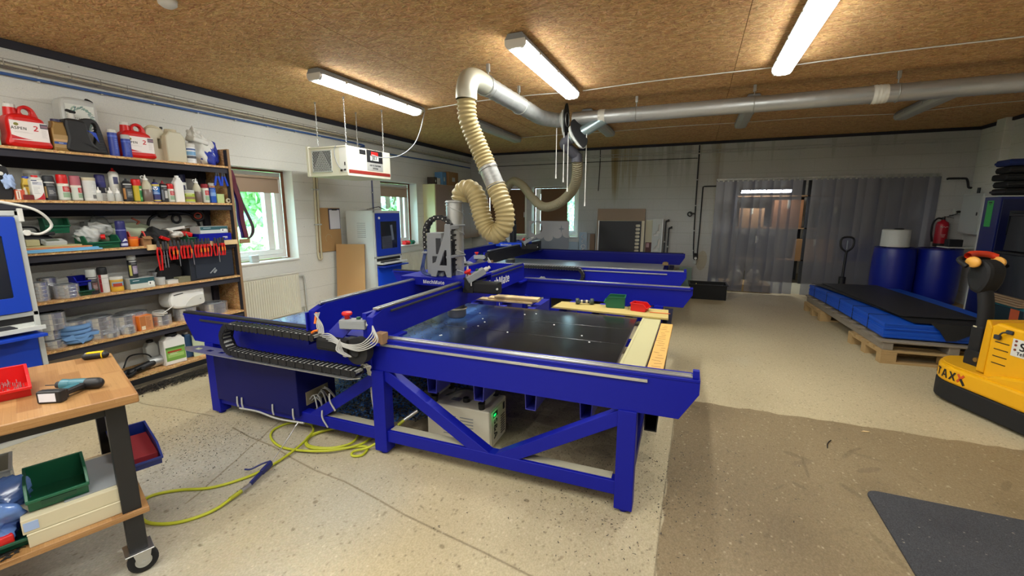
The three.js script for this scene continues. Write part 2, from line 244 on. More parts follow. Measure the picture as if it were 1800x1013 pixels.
{ const s = shape([[FX0, 0], [0.36, 0], [0.36, 2.16], [3.62, 2.16], [3.62, 0], [FX1, 0], [FX1, 3.1], [FX0, 3.1]], [holeR(-3.53, -2.43, 1.0, 2.13), holeR(-4.72, -3.66, 1.0, 2.13)]);
  const g = ext(s, 0.25); g.translate(0, 0, FZ0 - 0.125); const p = g.attributes.position, u = g.attributes.uv; for (let i = 0; i < p.count; i++) u.setXY(i, (p.getX(i) + 5.1) / 9.2, p.getY(i) / 2.92); struct('wall_back', [g], m.back); }
struct('wall_right', [bx(FX1, FX1 + 0.3, 0, 3.1, FZ0 - 0.25, FZ1 + 0.3, 0), bx(FX1 - 0.1, FX1 + 0.01, 0, 3.0, -9.02, -8.8, 0.01)], m.wall);
struct('wall_front', [bx(FX0 - 0.3, FX1 + 0.3, 0, 3.1, FZ1, FZ1 + 0.3, 0)], m.wall);
{ const c = sgroup('ceiling'); mesh('ceiling_slab', [bx(FX0 - 0.3, FX1 + 0.3, CEIL + 0.02, 3.2, FZ0 - 0.25, FZ1 + 0.3, 0)], m.osb, c);
  const xs = [-5.1, -2.6, 0.235, 2.9, 4.1]; xs.slice(0, -1).forEach((x0, i) => { let z = -9.6 - (i % 2) * 0.62; while (z < FZ1) { const a = Math.max(z, FZ0), b = Math.min(z + 1.25, FZ1); if (b - a > 0.05) { const g = bx(x0 + 0.002, xs[i + 1] - 0.002, CEIL, CEIL + 0.02, a + 0.0015, b - 0.0015, 0.001); const u = g.attributes.uv, o = [rr(0, 3), rr(0, 3)]; for (let k = 0; k < u.count; k++) u.setXY(k, u.getX(k) + o[0], u.getY(k) + o[1]); mesh('osb_board', [g], m.osb, c); } z += 1.25; } }); }
struct('trim_1', [bx(FX0, FX0 + 0.035, 2.855, CEIL, FZ0, FZ1, 0.006)], m.edge);
struct('trim_2', [bx(FX0 + 0.035, FX1 - 0.035, 2.87, CEIL, FZ0, FZ0 + 0.035, 0.006)], m.edge);
struct('trim_3', [bx(FX1 - 0.035, FX1, 2.87, CEIL, FZ0, FZ1, 0.006)], m.edge);
// the room behind the strip curtain
struct('wall_annex', [bx(-0.6, 4.4, 0, 3, -13.3, -13.1, 0), bx(-0.6, -0.4, 0, 3, -13.1, -9.86, 0), bx(4.2, 4.4, 0, 3, -13.1, -9.86, 0)], m.wall);
struct('floor_annex', [bx(-0.6, 4.4, -0.2, -0.002, -13.3, -9.86, 0)], m.dust); struct('ceiling_annex', [bx(-0.6, 4.4, 2.7, 2.9, -13.3, -9.86, 0)], m.osb);

// ---------------------------------------------------------------- windows (side: 'x' in the left wall, 'z' in the back wall)
function windowUnit(n, a0, a1, y0, y1, side, parts) { // built in local x (along the wall), y, z = 0 at the inner wall face, outwards negative
  const g = sgroup('window_' + n);
  if (side === 'x') { g.rotation.y = PI / 2; g.position.set(FX0, 0, 0); } else g.position.set(0, 0, FZ0);
  const L = side === 'x' ? -a1 : a0, R = side === 'x' ? -a0 : a1;  // local x runs rightwards as seen from inside
  const D = -0.2, fr = (o, w, z, t) => [bx(L + o, R - o, y1 - o - w, y1 - o, z - t, z, 0.006), bx(L + o, R - o, y0 + o, y0 + o + w, z - t, z, 0.006), bx(L + o, L + o + w, y0 + o + w, y1 - o - w, z - t, z, 0.006), bx(R - o - w, R - o, y0 + o + w, y1 - o - w, z - t, z, 0.006)];
  mesh('reveal', [bx(L - 0.002, L + 0.004, y0, y1, D, 0.001, 0.001), bx(R - 0.004, R + 0.002, y0, y1, D, 0.001, 0.001), bx(L, R, y1 - 0.004, y1 + 0.002, D, 0.001, 0.001)], m.whiteP, g);
  mesh('lining', fr(0.0, 0.028, D + 0.035, 0.03), m.wood, g);
  mesh('frame', fr(0.028, 0.055, D, 0.07), m.whiteP, g); mesh('sash', fr(0.083, 0.065, D + 0.012, 0.06), m.whiteP, g);
  mesh('pane', [bx(L + 0.14, R - 0.14, y0 + 0.14, y1 - 0.14, D - 0.03, D - 0.024, 0)], m.glass, g);
  mesh('sill', [bx(L - 0.0, R + 0.0, y0 - 0.001, y0 + 0.02, D + 0.035, 0.02, 0.004)], m.whiteP, g);
  if (parts.mullion) mesh('mullion', [bx(R - 0.3, R - 0.2, y0 + 0.15, y1 - 0.15, D - 0.06, D + 0.01, 0.006)], m.whiteP, g);
  if (parts.blind) mesh('roller_blind', [bx(L + 0.085, R - 0.085, y1 - 0.09 - parts.blind, y1 - 0.09, D + 0.018, D + 0.022, 0.001), cyl(0.017, 0.017, R - L - 0.17, (L + R) / 2, y1 - 0.1, D + 0.035, 12, 0, PI / 2), box(R - L - 0.17, 0.014, 0.012, (L + R) / 2, y1 - 0.09 - parts.blind, D + 0.02, 0.003)], m.blind, g);
  for (const [b0, b1, c0, c1] of parts.boards || []) mesh('covering_board', [bx(b0, b1, c0, c1, D + 0.04, D + 0.05, 0.002)], m.brown, g);
  if (parts.handle) mesh('handle', [box(0.025, 0.07, 0.02, R - 0.115, (y0 + y1) / 2, D + 0.022, 0.004), box(0.018, 0.12, 0.016, R - 0.115, (y0 + y1) / 2 - 0.06, D + 0.045, 0.005)], m.whiteP, g);
  return g;
}
windowUnit(1, -4.45, -3.36, 0.93, 2.13, 'x', { blind: 0.2, mullion: true });
windowUnit(2, -7.33, -6.25, 0.93, 2.12, 'x', { blind: 0.17, mullion: true });
windowUnit(3, -4.72, -3.66, 1.0, 2.13, 'z', { boards: [[-4.66, -4.36, 1.06, 2.08], [-4.27, -3.76, 1.06, 2.08]], handle: true });
windowUnit(4, -3.53, -2.43, 1.0, 2.13, 'z', { boards: [[-3.36, -2.72, 1.06, 2.09]], handle: true });
{ const b = mesh('foam_block', [box(0.1, 0.09, 0.06, 0, 0.045, 0, 0.008)], m.greyL); b.position.set(-5.16, 0.951, -3.82); b.rotation.y = 1.5; tag(b, 'small pale grey block standing on the sill of the nearer window', 'block'); }

// ---------------------------------------------------------------- outdoors
struct('ground_outside', [bx(-60, -5.44, -0.5, -0.35, -60, 30, 0), bx(-5.44, -0.62, -0.5, -0.35, -60, -9.86, 0)], mat('#7c9a4e', 0.95));
const leafG = (() => { const g = new THREE.BufferGeometry(); g.setAttribute('position', new THREE.Float32BufferAttribute([0, 0, 0, 0.06, 0.07, 0.015, 0, 0.16, 0, -0.06, 0.07, 0.015], 3)); g.setAttribute('uv', new THREE.Float32BufferAttribute([0, 0, 1, 0.5, 0, 1, 0.5, 0], 2)); g.setIndex([0, 1, 2, 0, 2, 3]); g.computeVertexNormals(); return g; })();
const leafM = phys('#ffffff', 0.9, { transmission: 0.3, thickness: 0, side: THREE.DoubleSide });
function tree(x, z, h, w, n, col, label) {
  const t = thing('tree', label, 'tree', [x, -0.36, z]);
  mesh('trunk', [tube([[0, 0, 0], [0.05, h * 0.3, 0.04], [-0.03, h * 0.6, -0.03], [0.02, h * 0.85, 0]], 0.06 + h * 0.01, 24, 7), tube([[0, h * 0.35, 0], [w * 0.2, h * 0.55, 0.1], [w * 0.3, h * 0.75, 0.2]], 0.035, 12, 6), tube([[0, h * 0.3, 0], [-w * 0.2, h * 0.5, -0.1], [-w * 0.25, h * 0.7, -0.3]], 0.035, 12, 6)], mat('#5a4a3a', 0.9), t);
  const im = new THREE.InstancedMesh(leafG, leafM, n), M = new THREE.Matrix4(), q = new THREE.Quaternion(), c = new THREE.Color(), base = new THREE.Color(col); im.name = 'foliage'; im.userData.kind = 'stuff';
  const cl = []; for (let i = 0; i < 26; i++) { const a = rr(0, 2 * PI), u = Math.sqrt(rnd()), yy = rnd(); cl.push([Math.cos(a) * u * w / 2 * (0.55 + 0.45 * Math.sin(PI * yy)), h * (0.12 + 0.86 * yy), Math.sin(a) * u * w / 2, rr(0.3, 0.62) * w * 0.4]); }
  for (let i = 0; i < n; i++) { const k = cl[i % cl.length], d = V(rr(-1, 1), rr(-1, 1), rr(-1, 1)); d.normalize().multiplyScalar(k[3] * Math.cbrt(rnd())); q.setFromEuler(new THREE.Euler(rr(0, 6), rr(0, 6), rr(0, 6))); const s = rr(0.8, 1.9); M.compose(V(k[0] + d.x, Math.max(0.1, k[1] + d.y), k[2] + d.z), q, V(s, s, s)); im.setMatrixAt(i, M); im.setColorAt(i, c.copy(base).offsetHSL(rr(-0.03, 0.03), rr(-0.1, 0.1), rr(-0.06, 0.08))); }
  im.castShadow = im.receiveShadow = true; t.add(im); return t;
}
const TL = 'trees outside the left windows';
tree(-12.3, -8.6, 5, 2.6, 5200, '#a8cf90', 'tall leafy tree outside the nearer window, left of the shed').userData.group = TL;
tree(-13.5, -11.2, 5.5, 3.0, 5200, '#94c4a0', 'broad dark tree outside the nearer window, right of the shed').userData.group = TL;
tree(-9.6, -7.3, 1.35, 2.2, 2600, '#bcd89a', 'low pale green bush outside the nearer window beneath the shed').userData.group = TL;
tree(-12.2, -15.4, 4.6, 2.4, 4200, '#a6cf98', 'slender tree outside the further window').userData.group = TL;
tree(-14.5, -18.8, 6, 3.6, 5200, '#98c690', 'big tree outside the further window behind the slender tree').userData.group = TL;
tree(-17, -12.6, 6.5, 4.5, 5200, '#9fd0ae', 'far tree outside the nearer window, rising over the shed roof').userData.group = TL;
tree(-8.1, -29, 5, 3.4, 3600, '#a9cfae', 'tree far outside the half covered back window').userData.group = 'trees behind the building';
{ const t = thing('garden_shed', 'blue grey garden shed among the trees outside the nearer window', 'shed', [-15.2, -0.35, -11.6]); mesh('wall', [bx(-1, 1, 0, 2.1, -1, 1, 0.01)], mat('#8fa0b0', 0.8), t); mesh('roof', [bar([-1.2, 2.1, 0], [0, 2.75, 0], 2.3, 0.06), bar([0, 2.75, 0], [1.2, 2.1, 0], 2.3, 0.06)], mat('#5c6470', 0.8), t); mesh('door', [bx(1, 1.03, 0, 1.9, -0.4, 0.4, 0.005)], mat('#a9b4bd', 0.7), t); }

// ---------------------------------------------------------------- lamps
const unlit = mat('#a9aaa4', 0.5), lit = mat('#ffffff', 0.4, 0, { emissive: LAMP_COL, emissiveIntensity: GLOW }), tubeOff = mat('#d8d8d2', 0.4);
function lamp(x, z, on, label, len = 1.66, turn = 0) {
  const t = thing('ceiling_lamp', label, 'ceiling lamp', [x, CEIL, z], turn, on ? 'lit fluorescent ceiling lamps' : 'unlit fluorescent ceiling lamps');
  const hs = ext(shape([[-0.085, -0.062], [0.085, -0.062], [0.085, -0.05], [0.058, -0.008], [-0.058, -0.008], [-0.085, -0.05]]), len, 0.004); mesh('housing', [hs, box(0.06, 0.008, 0.1, 0, -0.004, len * 0.3, 0.002), box(0.06, 0.008, 0.1, 0, -0.004, -len * 0.3, 0.002)], m.grey, t);
  const df = ext(shape([[-0.08, -0.062], [-0.078, -0.085], [-0.06, -0.112], [-0.03, -0.122], [0.03, -0.122], [0.06, -0.112], [0.078, -0.085], [0.08, -0.062]]), len - 0.06, 0.003); mesh('cover', [df], on ? lit : unlit, t);
  for (const s of [-1, 1]) { mesh('end_cap', [ext(shape([[-0.084, -0.05], [-0.082, -0.088], [-0.062, -0.114], [0.062, -0.114], [0.082, -0.088], [0.084, -0.05]]), 0.034, 0.004).translate(0, 0, s * (len / 2 - 0.014))], on ? mat('#dfe0da', 0.35) : unlit, t); for (const k of [0.3, 0, -0.3]) mesh('clip', [box(0.008, 0.03, 0.03, s * 0.086, -0.062, k * len, 0.002)], m.zinc, t); }
  mesh('cable_gland', [cyl(0.012, 0.012, 0.05, 0.03, -0.035, -len / 2 - 0.02, 10, PI / 2), box(0.08, 0.05, 0.08, 0, -0.028, -len / 2 - 0.08, 0.008)], m.greyL, t);
  if (on) { const l = new THREE.RectAreaLight(LAMP_COL, LAMP, 0.12, len - 0.1); l.rotation.x = -PI / 2; l.position.set(0, -0.128, 0); l.name = 'lamp_light'; l.castShadow = true; t.add(l); }
  return t;
}
lamp(-3.4, -4.13, true, 'lit twin tube lamp above the hanging air filter'); lamp(-1.35, -4.1, true, 'lit twin tube lamp beside the elbow of the dust pipe'); lamp(0.62, -4.0, true, 'lit twin tube lamp at the top right, right of the pipe elbow');
for (const x of [-3.4, -1.35, 0.62]) { lamp(x, -0.3, true, ['lit twin tube lamp overhead out of view, nearest the left wall', 'lit twin tube lamp overhead out of view, straight above the camera', 'lit twin tube lamp overhead out of view, right of the camera'][[-3.4, -1.35, 0.62].indexOf(x)]); }
for (const x of [-2.4]) lamp(x, 1.75, true, x < 0 ? 'lit twin tube lamp behind the camera towards the left wall' : 'lit twin tube lamp behind the camera towards the right wall');
lamp(-3.08, -6.75, false, 'unlit lamp seen past the cream hose near the back corner'); lamp(-1.42, -6.75, false, 'unlit lamp behind the blast gates on the round duct'); lamp(0.51, -6.75, false, 'unlit lamp behind the duct, second from the right'); lamp(2.45, -6.9, false, 'unlit lamp behind the right end of the duct');
{ const t = lamp(1.34, -11.0, true, 'lit lamp seen through the plastic strip curtain', 1.0, PI / 2); t.position.y = 2.1; t.children.filter(c => c.isLight).forEach(l => l.intensity = LAMP * 0.9);
  mesh('hanger', [rod([0, 0, 0.4], [0, 0.6, 0.4], 0.004), rod([0, 0, -0.4], [0, 0.6, -0.4], 0.004)], m.zinc, t); }
{ const c = mesh('lamp_cable', [tube([[-3.3, CEIL - 0.03, -5.06], [-2.6, CEIL - 0.008, -5.02], [-1.9, CEIL - 0.008, -5.0], [-1.4, CEIL - 0.02, -5.0]], 0.006, 40, 6), tube([[-1.25, CEIL - 0.02, -5.0], [-0.6, CEIL - 0.008, -4.97], [0.1, CEIL - 0.008, -4.95], [0.58, CEIL - 0.02, -4.9]], 0.006, 40, 6), tube([[0.66, CEIL - 0.02, -4.9], [1.4, CEIL - 0.008, -4.87], [2.4, CEIL - 0.01, -4.84], [4.08, CEIL - 0.01, -4.8]], 0.006, 40, 6)], m.white); tag(c, 'white cable clipped to the ceiling joining the lit lamps', 'cable');
  const d = mesh('lamp_cable', [tube([[-3.0, CEIL - 0.02, -7.65], [-2.2, CEIL - 0.008, -7.7], [-1.45, CEIL - 0.02, -7.65]], 0.005, 40, 6), tube([[-1.4, CEIL - 0.02, -7.65], [-0.4, CEIL - 0.008, -7.66], [0.5, CEIL - 0.02, -7.65]], 0.005, 40, 6), tube([[0.55, CEIL - 0.02, -7.65], [1.5, CEIL - 0.008, -7.72], [2.4, CEIL - 0.02, -7.8]], 0.005, 40, 6), tube([[2.5, CEIL - 0.02, -7.78], [3.2, CEIL - 0.008, -7.6], [4.05, CEIL - 0.01, -7.5]], 0.005, 40, 6)], m.white); tag(d, 'thin white cable on the ceiling joining the unlit lamps', 'cable');
  const e = mesh('lamp_cable', [tube([[3.0, CEIL - 0.01, -5.9], [2.75, CEIL - 0.02, -6.1], [2.5, CEIL - 0.02, -6.1]], 0.006, 20, 6)], m.white); tag(e, 'short white cable running to the unlit lamp furthest right', 'cable'); }
tag(mesh('smoke_detector', [lathe([[0, 0], [0.055, 0], [0.05, -0.03], [0.03, -0.045], [0, -0.045]]).translate(-3.2, CEIL, -1.96)], m.white), 'white round detector on the ceiling at the top left', 'detector');

// ---------------------------------------------------------------- dust duct under the ceiling
const DY = 2.72, DZ = -5.55;
function ductGeo(a, b, r, step = 0.14) { // galvanised pipe with raised seams
  const A = V(...a), B = V(...b), L = A.distanceTo(B), p = [[r, 0]]; for (let s = step; s < L - 0.03; s += step) p.push([r, s - 0.006], [r + 0.004, s], [r, s + 0.006]); p.push([r, L]);
  const g = lathe(p, 28); g.applyQuaternion(new THREE.Quaternion().setFromUnitVectors(V(0, 1, 0), B.sub(A).normalize())); g.translate(...a); return g;
}
{ const t = thing('dust_duct', 'galvanised round dust extraction duct hung under the ceiling', 'duct');
  mesh('main_pipe', [ductGeo([-1.5, DY, DZ], [4.08, DY, DZ], 0.082)], m.galv, t);
  mesh('branch_pipe', [ductGeo([-1.57, DY, DZ], [-1.66, DY, DZ], 0.085), ductGeo([-1.84, DY, -5.1], [-1.85, DY, -3.72], 0.085)], m.galv, t);
  mesh('bend', [tube([[-1.6, DY, DZ], [-1.7, DY, -5.53], [-1.79, DY, -5.4], [-1.84, DY, -5.25], [-1.845, DY, -5.05]], 0.087, 40, 26)], m.galv, t);
  mesh('elbow', [tube([[-1.85, DY, -3.75], [-1.85, DY, -3.6], [-1.852, DY - 0.03, -3.49], [-1.857, DY - 0.11, -3.445], [-1.86, DY - 0.2, -3.44]], 0.09, 40, 26)], mat('#b9b8a8', 0.42, 0.5), t);
  mesh('clamp_ring', [[-1.85, -3.78], [-1.85, -4.62]].map(([x, z]) => new THREE.TorusGeometry(0.09, 0.007, 8, 28).translate(x, DY, z)), m.zinc, t);
  for (const [x, z] of [[-1.85, -3.85], [-1.855, -4.62], [-0.74, DZ], [0.48, DZ], [1.7, DZ], [2.95, DZ]]) mesh('hanger', [rod([x, DY + 0.08, z], [x, CEIL - 0.03, z], 0.006), box(0.03, 0.07, 0.03, x, CEIL - 0.035, z, 0.004), (z === DZ ? new THREE.TorusGeometry(0.086, 0.005, 8, 28).rotateY(PI / 2) : new THREE.TorusGeometry(0.086, 0.005, 8, 28)).translate(x, DY, z)], m.zinc, t);
  mesh('tape', [ductGeo([1.5, DY, DZ], [1.62, DY, DZ], 0.0875, 0.03), ductGeo([-1.18, DY, DZ], [-1.1, DY, DZ], 0.0875, 0.03)], mat('#cfcdc2', 0.6), t);
  mesh('wye', [tube([[-1.1, DY - 0.02, DZ], [-1.3, DY - 0.13, DZ + 0.02], [-1.4, DY - 0.18, DZ + 0.03], [-1.52, DY - 0.24, DZ + 0.04]], 0.066, 30, 20)], mat('#8fa3a8', 0.35, 0.6), t);
  mesh('drop_pipe', [tube([[-1.5, DY - 0.23, DZ + 0.04], [-1.6, DY - 0.29, DZ + 0.02], [-1.52, DY - 0.38, DZ - 0.05], [-1.47, DY - 0.44, DZ - 0.1]], 0.066, 30, 20), cyl(0.07, 0.07, 0.1, -1.47, DY - 0.46, DZ - 0.1, 22)], mat('#4c4c54', 0.5, 0.3), t); }
function blastGate(p, turn, tilt, label) {
  const t = thing('blast_gate', label, 'blast gate', p, turn, 'blast gates on the duct'); t.rotation.z = tilt;
  mesh('slide_plate', [ext(shape(smooth([[0.03, 0.2], [0.1, 0.12], [0.13, 0], [0.11, -0.1], [0.05, -0.17], [-0.02, -0.2], [-0.08, -0.1], [-0.11, 0.02], [-0.06, 0.15]], 40)), 0.012, 0.002).rotateY(PI / 2).translate(0.012, 0, 0)], m.blackM, t);
  mesh('body', [ext(shape(smooth([[0, 0.125], [0.1, 0.09], [0.125, 0], [0.09, -0.12], [0.04, -0.19], [-0.04, -0.19], [-0.09, -0.12], [-0.125, 0], [-0.1, 0.09]], 48), [circlePath(0, 0, 0.085), circlePath(0, -0.15, 0.016)]), 0.02, 0.003).rotateY(PI / 2).translate(-0.012, 0, 0)], m.greyL, t);
  mesh('collar', [new THREE.TorusGeometry(0.092, 0.011, 10, 30).rotateY(PI / 2).translate(-0.04, 0, 0)], m.greyL, t);
  return t;
}
blastGate([-1.6, DY, DZ], 0, 0, 'dark blast gate standing upright in the round duct'); blastGate([-1.4, DY - 0.2, DZ + 0.14], -0.5, 0.5, 'tilted blast gate with a pale collar under the duct');
for (const [x, y0, y1, z, l] of [[-1.7, 2.62, 2.03, DZ + 0.04, 'white pull cord hanging furthest left under the blast gates'], [-1.59, 2.56, 1.98, DZ + 0.08, 'white pull cord hanging second from the left under the blast gates'], [-1.53, 2.55, 1.86, DZ + 0.1, 'white pull cord hanging in front of the grey hose'], [-1.31, 2.52, 1.68, DZ + 0.06, 'longest white pull cord hanging right of the grey hose']]) { const t = thing('pull_cord', l, 'cord', [x, 0, z], 0, 'pull cords of the blast gates'); mesh('cord', [rod([0, y1, 0], [0, y0, 0], 0.0055, 8)], m.white, t); mesh('toggle', [cyl(0.01, 0.008, 0.05, 0, y1, 0, 10)], m.white, t); }
{ const t = thing('flexible_hose', 'cream ribbed dust hose hanging from the duct elbow in a loop', 'hose');
  const up = [[-1.86, 2.52, -3.44], [-1.855, 2.38, -3.45], [-1.825, 2.25, -3.49], [-1.76, 2.085, -3.52], [-1.7, 1.955, -3.52]], dn = [[-1.63, 1.81, -3.52], [-1.575, 1.7, -3.5], [-1.535, 1.58, -3.5], [-1.55, 1.455, -3.5], [-1.63, 1.395, -3.5], [-1.705, 1.44, -3.5], [-1.755, 1.55, -3.5], [-1.79, 1.66, -3.51], [-1.84, 1.755, -3.52], [-1.91, 1.79, -3.53], [-1.975, 1.76, -3.54], [-1.992, 1.69, -3.54]];
  mesh('ribbed_tube', [corrugated(up, 0.072, 0.034, 0.012)], m.hose, t); mesh('ribbed_tube', [corrugated(dn, 0.076, 0.034, 0.012)], m.hose, t);
  mesh('steel_sleeve', [ductGeo([-1.715, 1.99, -3.52], [-1.618, 1.785, -3.52], 0.079, 0.4)], m.galv, t);
  for (const [x, y] of [[-1.7, 1.955], [-1.63, 1.812]]) mesh('hose_clamp', [new THREE.TorusGeometry(0.083, 0.005, 8, 26).rotateX(PI / 2).rotateZ(0.44).translate(x, y, -3.52)], m.zinc, t);
  mesh('cable_tie_tail', [tube([[-1.66, 1.985, -3.44], [-1.62, 1.97, -3.43], [-1.58, 1.965, -3.44]], 0.004, 12, 6)], m.white, t); }
{ const t = thing('flexible_hose', 'grey ribbed dust hose sagging from the duct towards the far machine', 'hose');
  mesh('ribbed_tube', [corrugated([[-1.47, 2.26, -5.65], [-1.475, 2.16, -5.72], [-1.54, 1.97, -5.9], [-1.72, 1.8, -6.15], [-1.95, 1.68, -6.3], [-2.2, 1.66, -6.5], [-2.47, 1.8, -6.75], [-2.75, 2.02, -7.0], [-3.0, 2.1, -7.2], [-3.2, 1.95, -7.35], [-3.26, 1.6, -7.42], [-3.28, 1.2, -7.5], [-3.28, 1.06, -7.5]], 0.062, 0.03, 0.009, 18)], m.hoseD, t); }

// ---------------------------------------------------------------- cables and trays on the walls
{ const t = thing('cable_tray', 'wire mesh cable tray along the top of the left wall', 'cable tray'); const y = 2.7, L = [];
  for (const [dx, dy] of [[0.02, 0.05], [0.02, 0], [0.07, 0], [0.12, 0], [0.12, 0.05]]) L.push(rod([FX0 + dx, y + dy, -9.5], [FX0 + dx, y + dy, -0.9], 0.0028, 5)); mesh('long_wire', L, m.zinc, t);
  const C = []; for (let z = -9.4; z < -1; z += 0.2) C.push(tube([[FX0 + 0.02, y + 0.05, z], [FX0 + 0.02, y, z], [FX0 + 0.12, y, z], [FX0 + 0.12, y + 0.05, z]], 0.0028, 8, 5, false, 0)); mesh('cross_wire', C, m.zinc, t);
  mesh('cables', [0, 1, 2].map(i => tube([[FX0 + 0.04 + i * 0.025, y + 0.012, -9.4], [FX0 + 0.05 + i * 0.02, y + 0.014, -6], [FX0 + 0.04 + i * 0.028, y + 0.012, -3], [FX0 + 0.05 + i * 0.02, y + 0.012, -1]], 0.007, 60, 6)), m.cream, t); }
{ const t = thing('cable_tray', 'wire mesh cable tray along the top of the back wall', 'cable tray'); const y = 2.7, L = [];
  for (const [dz, dy] of [[0.02, 0.05], [0.02, 0], [0.07, 0], [0.12, 0], [0.12, 0.05]]) L.push(rod([-4.95, y + dy, FZ0 + dz], [3.9, y + dy, FZ0 + dz], 0.0025, 5)); mesh('long_wire', L, m.greyL, t);
  const C = []; for (let x = -4.9; x < 3.9; x += 0.2) C.push(tube([[x, y + 0.05, FZ0 + 0.02], [x, y, FZ0 + 0.02], [x, y, FZ0 + 0.12], [x, y + 0.05, FZ0 + 0.12]], 0.0025, 8, 5, false, 0)); mesh('cross_wire', C, m.greyL, t); }
{ const t = thing('conduit', 'blue conduit pipe clipped along the left wall above the shelves', 'pipe');
  mesh('pipe', [tube([[FX0 + 0.03, 2.655, -1.0], [FX0 + 0.03, 2.655, -5.5], [FX0 + 0.035, 2.6, -5.75], [FX0 + 0.03, 2.575, -6.0], [FX0 + 0.03, 2.6, -8], [FX0 + 0.03, 2.6, -9.5]], 0.012, 120, 8)], mat('#3b5f9e', 0.5), t);
  for (let z = -1.6; z > -9.4; z -= 0.42) mesh('clip', [box(0.03, 0.035, 0.018, FX0 + 0.02, z > -5.5 ? 2.655 : 2.6, z, 0.004)], m.white, t); }
{ const t = thing('wall_cable', 'black cable along the back wall with two drops', 'cable'); const z = FZ0 + 0.012;
  mesh('cable', [tube([[-4.9, 2.62, z], [-3.4, 2.62, z], [-2, 2.625, z], [-0.06, 2.615, z]], 0.007, 50, 6), tube([[-1.98, 2.87, z], [-1.98, 2.62, z], [-1.99, 2.3, z], [-2.0, 2.02, z]], 0.008, 20, 6)], m.wireB, t); }
{ const t = thing('compressed_air_line', 'pair of dark air pipes running down the back wall to a regulator', 'pipe'); const z = FZ0 + 0.02;
  mesh('pipe', [tube([[-0.04, 2.86, z], [-0.035, 1.6, z], [-0.02, 0.9, z], [0.0, 0.63, z]], 0.012, 40, 7), tube([[0.32, 2.07, z], [0.1, 2.07, z], [0.075, 2.05, z], [0.07, 1.2, z], [0.06, 0.8, z], [0.07, 0.64, z]], 0.012, 60, 7, false, 0.1)], m.wireB, t);
  mesh('clip', [2.7, 2.2, 1.7, 1.2, 0.8].map(y => box(0.04, 0.02, 0.03, -0.035, y, z, 0.004)), m.greyL, t);
  mesh('regulator', [box(0.07, 0.09, 0.06, 0.035, 0.66, z + 0.03, 0.008), cyl(0.025, 0.03, 0.05, 0.035, 0.725, z + 0.03, 14)], m.black, t); mesh('gauge', [cyl(0.025, 0.025, 0.02, 0.035, 0.65, z + 0.07, 18, PI / 2)], m.white, t); mesh('filter_bowl', [lathe([[0, 0], [0.02, 0.005], [0.027, 0.03], [0.027, 0.1]]).translate(0.035, 0.52, z + 0.03)], m.clear, t); }
tag(mesh('reel_holder', [new THREE.TorusGeometry(0.04, 0.012, 8, 18).translate(-0.13, 1.53, FZ0 + 0.05), box(0.09, 0.03, 0.05, -0.08, 1.54, FZ0 + 0.03, 0.006)], m.black), 'small black clip with a ring on the back wall beside the air pipes', 'holder');
{ const t = thing('conduit', 'black conduit elbow on the back wall above the extinguisher', 'pipe'); mesh('pipe', [tube([[3.76, 2.11, FZ0 + 0.03], [3.79, 2.12, FZ0 + 0.03], [4.0, 2.115, FZ0 + 0.03], [4.03, 2.05, FZ0 + 0.03], [4.05, 1.97, FZ0 + 0.03], [4.09, 1.965, FZ0 + 0.03]], 0.016, 40, 8, false, 0.2)], m.wireB, t); mesh('clip', [box(0.02, 0.045, 0.03, 3.93, 2.115, FZ0 + 0.02, 0.003)], m.greyL, t); }

// ---------------------------------------------------------------- drag chain of links along a path in the x-y plane (width along z)
function dragChain(pts, z, w, h, pitch, fill) {
  const c = new THREE.CatmullRomCurve3(pts.map(p => V(p[0], p[1], z)), false, 'centripetal'), n = Math.round(c.getLength() / pitch), side = [], bars = [], pins = [];
  for (let i = 0; i < n; i++) {
    const a = c.getPointAt(i / n), t = c.getTangentAt((i + 0.5) / n), ang = Math.atan2(t.y, t.x), q = c.getPointAt((i + 0.5) / n);
    for (const s of [-1, 1]) { side.push(box(pitch * 1.12, h * 0.72, 0.006, q.x, q.y, z + s * w / 2 + (i % 2) * s * 0.003, 0, 0, 0, ang)); pins.push(cyl(0.006, 0.006, 0.004, q.x, q.y, z + s * (w / 2 + 0.006), 8, PI / 2)); }
    for (const s of [-1, 1]) bars.push(box(pitch * 0.34, 0.005, w, q.x - Math.sin(ang) * s * (h / 2 - 0.003), q.y + Math.cos(ang) * s * (h / 2 - 0.003), z, 0, 0, 0, ang));
  }
  const cab = fill ? [-0.32, -0.16, 0, 0.16, 0.32].map(k => { const cc = new THREE.CatmullRomCurve3(pts.map(p => V(p[0], p[1], z + k * w)), false, 'centripetal'); return new THREE.TubeGeometry(cc, n * 2, h * 0.2, 6).translate(0, h * 0.16, 0); }) : [];
  return { side, bars, pins, cab };
}
function eStop(parent, p, ry, rz = 0) {
  const g = new THREE.Group(); g.name = 'emergency_stop'; g.position.set(...p); g.rotation.set(0, ry, rz); parent.add(g);
  mesh('housing', [box(0.17, 0.06, 0.075, 0, 0.03, 0, 0.008), box(0.172, 0.004, 0.077, 0, 0.042, 0, 0.001)], m.grey, g);
  mesh('red_button', [lathe([[0, 0], [0.016, 0], [0.016, 0.02], [0.03, 0.026], [0.033, 0.036], [0.028, 0.045], [0, 0.048]], 22).translate(-0.045, 0.06, 0)], m.redB, g);
  mesh('green_button', [cyl(0.014, 0.013, 0.016, 0.03, 0.066, 0, 16)], m.greenD, g);
  mesh('cable_gland', [cyl(0.02, 0.02, 0.03, 0.1, 0.03, 0, 14, 0, PI / 2), cyl(0.014, 0.012, 0.03, 0.125, 0.03, 0, 12, 0, PI / 2)], m.white, g);
}
